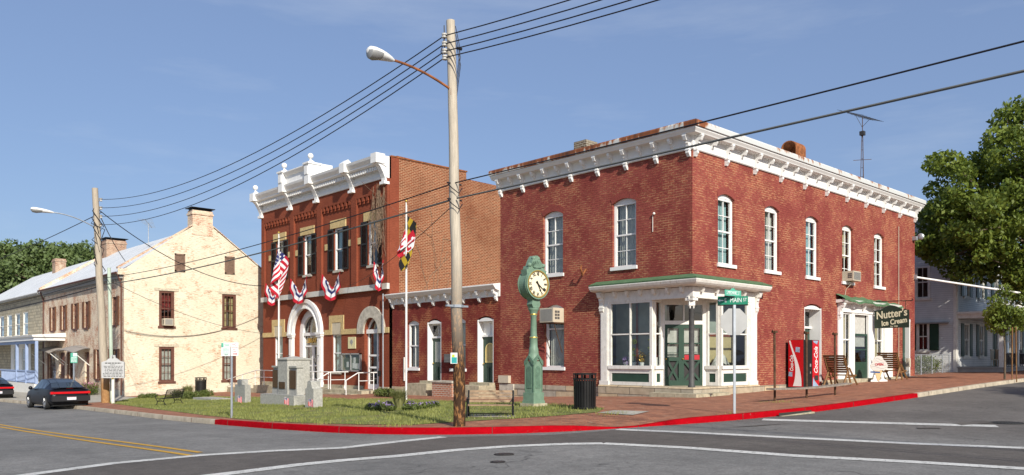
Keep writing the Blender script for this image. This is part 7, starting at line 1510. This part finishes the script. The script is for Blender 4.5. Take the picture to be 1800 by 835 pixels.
# ================================================================= TV ANTENNA on the store roof
xa_ = 37.9; ya_ = 17.2; a, b = ray(1516); Dk = 34.5; 
ya_ = 19.0; xa_ = ay(1516, ya_); Dk = F0[0]*xa_+F0[1]*ya_; zz = lambda py: EZ+(HOR-py)/FPX*Dk
t = thing('tv_antenna', 'tall lattice mast with a wide fishbone television antenna above the store roof', 'antenna', (xa_, ya_, E(8.0))); L0 = t.location; m = MB(); zt = zz(232)
tri = [Vector((.14*math.cos(a), .14*math.sin(a), 0)) for a in (0, 2.09, 4.19)]
for v in tri: m.tube([L0+v, Vector((xa_, ya_, zt))+v*.2], .017, 5)
for k in range(9):
    u = k/9; s_ = 1-.8*u; z = L0.z+(zt-L0.z)*u; c = [Vector((xa_, ya_, z))+v*s_ for v in tri]
    for p, q in zip(c, c[1:]+c[:1]): m.tube([p, q], .008, 4)
m.tube([(xa_, ya_, zt-.3), (xa_, ya_, zz(205))], .022, 6); m.tube([Vector((xa_-.5*R0[0],ya_-.5*R0[1],zz(282))), Vector((xa_+.5*R0[0],ya_+.5*R0[1],zz(280)))], .015, 5); m.build('mast', M['iron_brown'], t, L0)
m = MB(); m.box(xa_-.12, xa_+.12, ya_-.12, ya_+.12, zz(238), zz(231)); m.build('rotator', M['charcoal'], t, L0)
k_ = Dk/FPX; bdir = Vector((R0[0]*.8-F0[0]*.6, R0[1]*.8-F0[1]*.6, 0)); c0 = Vector((xa_, ya_, zz(205.5))); m = MB()
A_, B_ = c0-bdir*.62+Vector((0,0,.35)), c0+bdir*.55-Vector((0,0,.28)); m.tube([A_, B_], .018, 5); ed = Vector((R0[0]*.75+F0[0]*.66, R0[1]*.75+F0[1]*.66, 0)); 
for k in range(9): u = k/8; p = A_.lerp(B_, u); ln = 1.85*(1-.45*abs(u-.35)); m.tube([p-ed*ln+Vector((0,0,-.16)), p, p+ed*ln+Vector((0,0,.18))], .009, 4)
m.tube([A_.lerp(B_,.2), c0-Vector((0,0,.6))], .012, 4); m.tube([A_.lerp(B_,.85), c0-Vector((0,0,.55))], .012, 4); m.build('fishbone', M['charcoal'], t, L0)
# white pole at the far corner
p_ = Vector((X1-.02, Y0-.05, zy(1606, 487))); q_ = None
a, b = ray(1793); yq = 11.4; Dq = yq/b; q_ = Vector((Dq*a, yq, EZ-(515-HOR)/FPX*Dq)); Dq = 41.5; q_ = Vector((Dq*a, Dq*b, EZ-(515-HOR)/FPX*Dq))
t = thing('white_pole', 'long white metal pole reaching from the store corner towards the maple', 'pole', p_); m = MB(); m.tube([(0,0,0), q_-p_], .055, 10); m.build('tube', M['white_metal'], t, smooth=True); m = MB(); m.box(-.1,.02,-.08,.08,-.12,.12); m.build('socket', M['galv'], t)
# ================================================================= PLANTS AND TREES
def tree(name, label, x, y, H, crown, trunk_r, nl, size, mat, clumps=60, seed=1, group=None, z0=None, cat='tree', lr=.95, reach=1):
    """crown = list of ellipsoids (dx,dy,z,rx,rz)"""
    z0 = top(x, y)-.05 if z0 is None else z0; t = thing(name, label, cat, (x, y, z0), 0, group); r_ = random.Random(seed); m = MB(); cs = []
    for k in range(clumps):
        e = crown[k % len(crown)]; v = Vector((r_.gauss(0,1), r_.gauss(0,1), r_.gauss(0,1))).normalized(); q = r_.uniform(.35, 1)**.6*reach
        cs.append((e[0]+v.x*e[3]*q, e[1]+v.y*e[3]*q, e[2]+v.z*e[4]*q))
    zc = min(e[2]-e[4]*.6 for e in crown); m.tube([(0,0,-.2),(.05,0,zc*.6),(0,.05,zc)], [trunk_r*1.25, trunk_r, trunk_r*.8], 10)
    zt = max(e[2] for e in crown); m.tube([(0,.05,zc),(.1,-.1,(zc+zt)/2),(0,0,zt)], [trunk_r*.8, trunk_r*.5, trunk_r*.2], 8); m.build('trunk', M['bark'], t, smooth=True)
    m = MB()
    for c in cs[::2]:
        s_ = Vector((0, 0, zc+(zt-zc)*r_.uniform(0, .7))); cc = Vector(c); mid = s_.lerp(cc, .5)+Vector((r_.gauss(0,.2), r_.gauss(0,.2), .3)); m.tube([s_, mid, cc], [trunk_r*.28, trunk_r*.17, trunk_r*.06], 5, False)
    m.build('branches', M['bark'], t, smooth=True)
    rad = [lr*r_.uniform(.55, 1.25) for _ in cs]; leaves('crown', cs, rad, nl, size, M[mat], t); return t
a, b = ray(1838); Dt = 44.0
tree('maple_tree', 'large leafy green maple overhanging the white clapboard house', Dt*a, Dt*b, 14, [(0,0,8.8,4.4,3.8),(-1.8,1.5,8.2,3.8,2.6),(.6,-.3,11.6,3.2,2.8),(-2.2,2.2,10.2,2.8,2.4),(-3.7,3.5,8.0,2.0,1.7),(1.0,-.9,5.6,3.6,1.5),(-1.2,.6,6.3,3.4,1.3),(0,-.8,4.8,2.6,1.0),(-.4,.2,12.6,2.2,2.2)], .36, 60000, .13, 'leaf', 260, 4, lr=.78, reach=1.12)
g = G(1766, 667); t = tree('young_tree', 'young staked street tree with thin crooked trunk by the right kerb', g.x, g.y, 5, [(.1,0,3.4,.95,.9),(.35,-.2,2.6,.8,.5)], .04, 3800, .075, 'leaf', 26, 12, lr=.42)
for k, (px, s_) in enumerate(((1779, 1), (1787, 1))):
    q = G(px, 668); m = MB(); m.tube([(0,0,-.1),(.05-.15*k,0,2.3)], .025, 6); o = m.build('tree_stake', M['wood_brown']); o.location = q; tag(o, ['left wooden stake leaning beside the young street tree', 'right wooden stake beside the young street tree'][k], 'stake')
bg_t = [(-3,96,13.5,'rounded green tree at the far left edge behind the tin roofs'), (28,100,13.8,'broad green tree behind the stone house roof'), (66,92,13.6,'tall green tree left of the pale small chimney'), (98,98,13.9,'green tree rising behind the small limewashed chimney'), (134,93,13.9,'green tree right behind the far utility pole'), (168,99,12.4,'low green tree behind the twin chimney of the cream house')]
for k, (px, Dt, zt, lb) in enumerate(bg_t):
    a, b = ray(px); x, y = Dt*a, Dt*b; zt = EZ+(HOR-(420+8*math.sin(k*2.1)+(12 if k == 5 else 0)))/FPX*Dt
    z0 = -1.5; h = zt-z0; tree('background_tree', lb, x, y, h, [(0,0,h-4.2,4.0,3.4),(1.2,-.8,h-3.0,2.6,2.4),(-1.2,.8,h-5.2,3.6,2.8)], .35, 9500, .24, 'leaf_far', 75, 20+k, 'trees behind the tin roofs', z0, lr=1.25)
a, b = ray(457); Dt = 70; x, y = Dt*a, Dt*b; tree('background_tree', 'treetop glimpsed in the gap between cream gable and library', x, y, 10, [(0,0,8.2,1.6,1.6)], .2, 1500, .2, 'leaf_far', 14, 31, 'trees behind the tin roofs', -1.5)
tree('street_tree', 'tree across the side street whose shadow falls on the road', 29.0, -3.5, 9, [(0,0,6.2,2.4,2.0),(1,.5,7.2,1.8,1.4)], .2, 9000, .13, 'leaf', 50, 41, lr=.9)
tree('street_tree', 'unseen tall tree added across the side street to shade the white house', 47.5, -.5, 16, [(0,0,9.0,4.2,3.0),(1.5,0,12.0,5.0,3.2),(6,1,12.5,4.0,3.2),(-1,1,6.6,3.4,1.6)], .4, 26000, .17, 'leaf', 130, 43, lr=1.15)  # out-of-view tree, added so its crown darkens the porch front
def clump(name, label, px, py, W, H, n, mat, cat='plant', seed=1, flower=None, group=None, wx=1.0):
    g = G(px, py); t = thing(name, label, cat, g, 0, group); m = MB(); r_ = random.Random(seed)
    for k in range(n):
        a = r_.uniform(0, 6.28); s0 = r_.uniform(0, .16)*W; ln = r_.uniform(.6, 1)*H; sp = r_.uniform(.05, .5)*W; w_ = .010
        p0 = Vector((s0*math.cos(a), s0*math.sin(a), 0)); p1 = p0+Vector((sp*.4*math.cos(a), sp*.4*math.sin(a), ln*.7)); p2 = p0+Vector((sp*math.cos(a), sp*math.sin(a), ln*r_.uniform(.75, 1.05)))
        pv = Vector((-math.sin(a), math.cos(a), 0))*w_; m.face([p0-pv, p0+pv, p1+pv*.8, p1-pv*.8]); m.face([p1-pv*.8, p1+pv*.8, p2])
    m.build('blades', M[mat], t, fix=False); return t
clump('ornamental_grass', 'round tuft of ornamental grass at the foot of the state flagpole', 702, 718, .75, .72, 900, 'straw', seed=2); clump('ornamental_grass', 'spiky ornamental grass tuft behind the black iron bench', 330, 700, .9, .8, 700, 'straw', seed=3)
def bed(name, label, pts, h, n, fl, nf, cat='flower bed', leafm='leaf_bush', sz=.045):
    g = G(*pts[0]); t = thing(name, label, cat, g); cs = []; rd_ = []
    for (px, py) in pts:
        q = G(px, py); cs.append((q.x-g.x, q.y-g.y, q.z-g.z+h*.45)); rd_.append(h*.75)
    leaves('foliage', cs, rd_, n, sz, M[leafm], t, flat=.65)
    if nf: leaves('flowers', [(c[0], c[1], c[2]+h*.3) for c in cs], [r_*.8 for r_ in rd_], nf, .035, M[fl], t, flat=.5)
    return t
bed('flower_bed', 'low bed of violet flowers left of the ornamental grass tuft', [(650,722),(662,724),(674,722),(686,723),(668,718),(682,718)], .24, 2400, 'petal', 260); bed('flower_bed', 'low bed of violet flowers right of the ornamental grass tuft', [(716,722),(728,722),(740,721),(752,719),(764,718),(722,717)], .22, 2200, 'petal', 180)
bed('shrub', 'small yellow green shrub beside the annex doorsteps at the library corner', [(668,697),(676,697),(684,698)], .42, 1500, None, 0, 'shrub'); bed('shrub', 'low leafy plants along the cream gable by the litter bin', [(318,700),(330,702),(345,701),(358,699),(366,698),(310,699)], .45, 2400, None, 0, 'shrub')
bed('shrub', 'tall weeds growing at the fence beside the far end of the store', [(1615,656),(1623,657),(1631,656),(1619,650),(1627,649)], 1.1, 4200, None, 0, 'weeds', 'leaf_bush', .05)
bed('flower_bed', 'pink flowers in front of the shuttered street wall behind the parked car', [(148,694),(154,695),(160,694)], .8, 1500, 'petal_pink', 420, sz=.06); bed('shrub', 'potted plant inside the railing before the library door', [(547,694),(549,694)], .55, 900, None, 0, 'shrub')
bed('shrub', 'small plants at the foot of the cream house street corner', [(262,700),(250,701),(270,700)], .3, 800, None, 0, 'shrub')
# chain link fence beside the white house
t = thing('chain_link_fence', 'low chain link fence between the store end and the white house', 'fence', (44.4, 16.5, top(44.4, 16.5))); L0 = t.location; m = MB(); zf0 = E(-.98); zf1 = E(.15)
for x in (44.5, 46.0, 47.6, 49.2, 50.3): m.tube([(x,16.5,zf0-.1),(x,16.5,zf1)], .03, 6)
m.tube([(44.3,16.5,zf1),(50.4,16.5,zf1)], .02, 5); m.build('post', M['galv'], t, L0); m = MB()
for k in range(-12, 62):
    x = 44.4+k*.1
    for s_ in (0, 1):
        xa, xb = (x, x+1.1) if s_ else (x+1.1, x); 
        ca, cb_ = max(44.4, min(50.3, xa)), max(44.4, min(50.3, xb)); 
        if abs(ca-cb_) < .05: continue
        za = zf0+(zf1-zf0)*(ca-xa)/(xb-xa) if xa != xb else zf0; zb3 = zf0+(zf1-zf0)*(cb_-xa)/(xb-xa)
        m.tube([(ca,16.5,za),(cb_,16.5,zb3)], .0018, 3, False)
m.build('mesh', M['galv'], t, L0, fix=False)
# porch furniture
def chair(label, x, y, z, col, group=None):
    t = thing('porch_chair', label, 'chair', (x, y, z), 0, group); m = MB(); m.box(-.25,.25,-.25,.22,.38,.44); m.build('seat', M[col], t); m = MB()
    for k in range(5): m.box(-.24+k*.105,-.18+k*.105,.2,.24,.44,1.0)
    m.box(-.27,.27,.19,.25,.95,1.03); m.build('backrest', M[col], t)
    for sx_ in (-.22, .22):
        for sy_ in (-.22, .20): m = MB(); m.box(sx_-.02,sx_+.02,sy_-.02,sy_+.02,0,.38); m.build('leg', M[col], t)
    return t
pzf = E(-.55); chair('cushioned tan porch chair nearest the left end of the porch', 53.6, 15.0, pzf, 'beige'); chair('second tan porch chair near the middle of the porch', 54.9, 15.1, pzf, 'wood_new'); chair('pale turquoise porch chair beside the tan ones', 56.3, 15.2, pzf, 'teal_pipe'); chair('dark porch chair at the right picture edge', 59.5, 15.0, pzf, 'black_metal')
# items in the shop windows
r_ = random.Random(8)
for k, (x, y, h, c1, lb) in enumerate(((24.45,19.2,.95,'yellow_green','tall potted imitation plant with yellow flowers in the left shop window'), (24.5,18.4,1.0,'leaf_bush','slim vase of green leaves in the left shop window'), (24.55,18.9,.45,'gold','low yellow flower arrangement on the window shelf'), (24.4,19.55,.3,'petal','small purple flower pot at the left end of the shop window'))):
    z = bz0-.05; t = thing('window_plant', lb, 'plant', (x, y, z)); m = MB(); m.lathe([(.07,0),(.10,.15),(.09,.16)], (0,0,0), 10); m.build('pot', M['paper'], t); m = MB(); m.tube([(0,0,.1),(.02,.02,h)], .01, 5); m.build('stem', M['green_roof'], t); leaves('blooms', [(0,0,h),(0.05,.1,h*.7),(-.05,-.05,h*.5)], [.12,.1,.1], 90, .05, M[c1], t)
m = MB(); m.grid(lambda u, v: (26.0+1.0*u, 16.55+.3*v, bz0-.05+.42*math.sin(math.pi*u)**.6*math.sin(math.pi*min(.98, v+.02))**.5*(1+.25*math.sin(u*17+v*5))), 40, 14); o = m.build('folded_cloth', M['curtain'], None, (26.4,16.7,bz0), True, fix=False); o.location = (26.4,16.7,bz0); tag(o, 'crumpled pale cloth heaped in the right shop window', 'cloth')
m = MB(); m.box(-.12,.12,-.05,.05,0,.35); m.box(-.09,.09,-.052,-.05,.05,.3); o = m.build('display_card', M['paper']); o.location = (24.35,18.15,bz0-.05); o.rotation_euler = (0,0,R(-90)); tag(o, 'white card propped at the right end of the left shop window', 'card')
# ================================================================= CARS
def car(label, x, y, rz, z):
    """hatchback, nose along local +y, length 4.5"""
    t = thing('parked_car', label, 'car', (x, y, z), rz)
    #  y, sill half width, belt half width, zsill, zmid, zbelt, roof half width, ztop
    st = [(-2.18,.70,.66,.34,.46,.62,.62,.70),(-2.12,.78,.74,.26,.50,.74,.68,.80),(-1.98,.82,.80,.24,.52,.88,.72,.93),(-1.80,.84,.82,.22,.52,.91,.70,.965),(-1.25,.85,.83,.20,.52,.93,.60,1.20),(-.75,.86,.83,.18,.52,.93,.55,1.34),(-.1,.86,.83,.18,.52,.92,.55,1.40),(.35,.86,.83,.18,.52,.90,.56,1.37),(.75,.86,.82,.18,.52,.89,.60,1.18),(1.20,.85,.81,.19,.52,.87,.66,.93),(1.65,.83,.79,.20,.50,.79,.60,.83),(2.05,.78,.74,.22,.46,.68,.56,.70),(2.24,.66,.62,.28,.42,.55,.50,.56)]
    m = MB(); rings = []
    for (yy, ws, wb, zs, zm, zbt, wr, zt) in st:
        rings.append([(-ws*.9,yy,zs),(-ws,yy,zs+.12),(-ws-.01,yy,zm+.02),(-wb,yy,zbt),(-wr,yy,zt-.03),(-wr*.5,yy,zt),(wr*.5,yy,zt),(wr,yy,zt-.03),(wb,yy,zbt),(ws+.01,yy,zm+.02),(ws,yy,zs+.12),(ws*.9,yy,zs)])
    n_ = 12; gl = MB()
    for rg in rings: m.v += rg
    for k in range(len(rings)-1):
        for j in range(n_):
            f = (k*n_+j, k*n_+(j+1) % n_, (k+1)*n_+(j+1) % n_, (k+1)*n_+j); m.f.append(f); m.mi.append(0)
            glass = (j in (3, 7) and 4 <= k <= 8) or (j in (4, 5, 6) and (k in (3, 4) or k in (7, 8)))
            if glass:
                vs = [Vector(m.v[q]) for q in f]; c = sum(vs, Vector())/4; nn = (vs[2]-vs[0]).cross(vs[3]-vs[1]).normalized(); nn = nn if nn.dot(c-Vector((0, c.y, .6))) > 0 else -nn
                gl.face([c+(v-c)*(.93 if j not in (5,) else .99)+nn*.006 for v in vs])
    m.f.append(tuple(range(n_))); m.mi.append(0); m.f.append(tuple((len(rings)-1)*n_+j for j in range(n_))); m.mi.append(0)
    body = m.build('body', M['car'], t, smooth=True); mod = body.modifiers.new('b', 'BEVEL'); mod.width = .03; mod.segments = 2; mod.limit_method = 'ANGLE'; mod.angle_limit = R(25)
    gl.build('windows', M['car_glass'], t)
    m = MB(); m.box(-.79,.79,-2.27,-2.14,.36,.60); m.box(-.80,-.76,-2.2,-1.7,.38,.58); m.box(.76,.80,-2.2,-1.7,.38,.58); m.build('bumper', paint('matt_black_bumper', (.018,.018,.02), .6), t)
    m = MB(); m.box(-.72,.72,-2.225,-2.14,.70,.79); m.box(-.82,-.70,-2.16,-2.02,.69,.80); m.box(.70,.82,-2.16,-2.02,.69,.80); tl = m.build('tail_light', M['red_lamp'], t)
    m = MB(); m.box(-.19,.19,-2.29,-2.271,.42,.55); pl_ = m.build('number_plate', M['plate'], t); m = MB(); m.box(-.17,.17,-2.294,-2.29,.535,.545); m.build('plate_strip', M['flag_red'], pl_)
    m = MB(); m.box(-.70,.70,-2.08,-1.86,.955,.985); m.build('spoiler', M['car'], t); m = MB(); m.box(-.14,.14,-2.0,-1.95,.93,.953); m.build('brake_light', M['red_lamp'], t)
    for s_ in (-1, 1):
        m = MB(); m.sphere((s_*.95,.62,.96), .09, 8); m.box(min(s_*.80,s_*.9), max(s_*.80,s_*.9), .58,.66,.90,.94); m.build('mirror', M['car'], t, smooth=True)
        m = MB(); m.box(s_*.868-.004, s_*.868+.004, -.30,-.12,.72,.75); m.build('door_handle', M['charcoal'], t)
    for yy in (-1.38, 1.30):
        for s_ in (-1, 1):
            m = MB(); cx_ = s_*.78; m.lathe([(.20,-.09),(.30,-.10),(.315,-.06),(.315,.06),(.30,.10),(.20,.09)], (cx_, yy, .31), 24, 'x'); wl = m.build('wheel', M['rubber'], t, smooth=True)
            m = MB(); m.lathe([(.01,0),(.05,.02),(.06,.0),(.20,.02),(.215,-.02)], (cx_+s_*.085, yy, .31), 20, 'x')
            for k in range(5): a = 2*math.pi*k/5; m.tube([(cx_+s_*.1, yy, .31), (cx_+s_*.105, yy+.19*math.cos(a), .31+.19*math.sin(a))], .03, 5)
            m.build('rim', M['alloy'], wl)
            m = MB(); m.lathe([(.34,-.015),(.345,.0),(.34,.015),(.001,.015),(.001,-.015)], (s_*.862, yy, .33), 24, 'x'); m.build('wheel_arch', M['charcoal'], t) if False else None
    m = MB(); m.box(-.7,.7,-2.0,2.0,.16,.24); m.build('underbody', M['rubber'], t); return t
gc = G(112, 727, terr); cxp, cyp = 10.35-1.15, None
# rear right tyre touches the road near (142,724)
gr = G(141, 722, terr); slope = math.atan((terr(gr.x, gr.y+2)-terr(gr.x, gr.y-2))/4)
c1 = car('black hatchback with full width red tail lamp parked at the left kerb', gr.x+.02, gr.y+3.9, R(1.5), terr(gr.x, gr.y+3.9)+.01); c1.rotation_euler[0] = slope
c2 = car('dark car cut by the left picture edge ahead of the black hatchback', gr.x-.2, gr.y+18.0, R(1), terr(gr.x, gr.y+18)+.0); c2.rotation_euler[0] = slope
print('car at', gr, 'kerb', B1, B2)

# ================================================================= split far-apart pieces of one part into parts of their own
def split_far(o):
    me = o.data; nv = len(me.vertices); par = list(range(nv))
    def find(a):
        while par[a] != a: par[a] = par[par[a]]; a = par[a]
        return a
    for e in me.edges: a, b = find(e.vertices[0]), find(e.vertices[1]); par[a] = b
    roots = {}; 
    for v in range(nv): roots.setdefault(find(v), []).append(v)
    isl = list(roots.values()); co = [np.array([me.vertices[v].co for v in q]) for q in isl]; lo = np.array([c.min(0) for c in co]); hi = np.array([c.max(0) for c in co]); sz = (hi-lo).max(1)
    gap = np.maximum(0, np.maximum(lo[:, None]-hi[None], lo[None]-hi[:, None])); near = np.sqrt((gap**2).sum(2)) <= np.maximum(.02, .5*np.maximum(sz[:, None], sz[None]))
    k = len(isl); p2_ = list(range(k))
    def f2(a):
        while p2_[a] != a: a = p2_[a]
        return a
    for a, b in zip(*np.nonzero(np.triu(near, 1))): ra, rb = f2(a), f2(b); p2_[ra] = rb
    grp = {}
    for a in range(k): grp.setdefault(f2(a), []).append(a)
    if len(grp) < 2: return [o]
    out = []; kids = list(o.children)
    for g_ in grp.values():
        vs = sorted(v for a in g_ for v in isl[a]); ix = {v: i_ for i_, v in enumerate(vs)}; fs = [p for p in me.polygons if p.vertices[0] in ix]
        nm_ = bpy.data.meshes.new(me.name); nm_.from_pydata([me.vertices[v].co for v in vs], [], [[ix[v] for v in p.vertices] for p in fs])
        for mt_ in me.materials: nm_.materials.append(mt_)
        nm_.polygons.foreach_set('material_index', [p.material_index for p in fs]); nm_.polygons.foreach_set('use_smooth', [p.use_smooth for p in fs]); nm_.update()
        if not out: q = o
        else: q = o.copy(); C.objects.link(q)
        out.append((q, nm_, np.array([me.vertices[v].co for v in vs]).mean(0)))
    for q, nm_, _ in out: q.data = nm_
    for kd in kids:
        for kk in (split_far(kd) if kd.type == 'MESH' else [kd]):
            cc = np.array([v.co for v in kk.data.vertices]).mean(0); best = min(out, key=lambda t_: np.linalg.norm(t_[2]-cc)); kk.parent = best[0]
    return [q for q, *_ in out]
SPL = {'cable_loop','coin_slot','corbel_table','foundation','gilt_band','ice_cubes','ice_print','impost_stone','insulator','lintel','paper','pilaster','rim','shop_window','side_grille','stone_band','stone_base','strut','window_arch','parapet','display_frame'}
for o in [o for o in bpy.data.objects if o.type == 'MESH' and o.parent and o.name.split('.')[0] in SPL]: split_far(o)
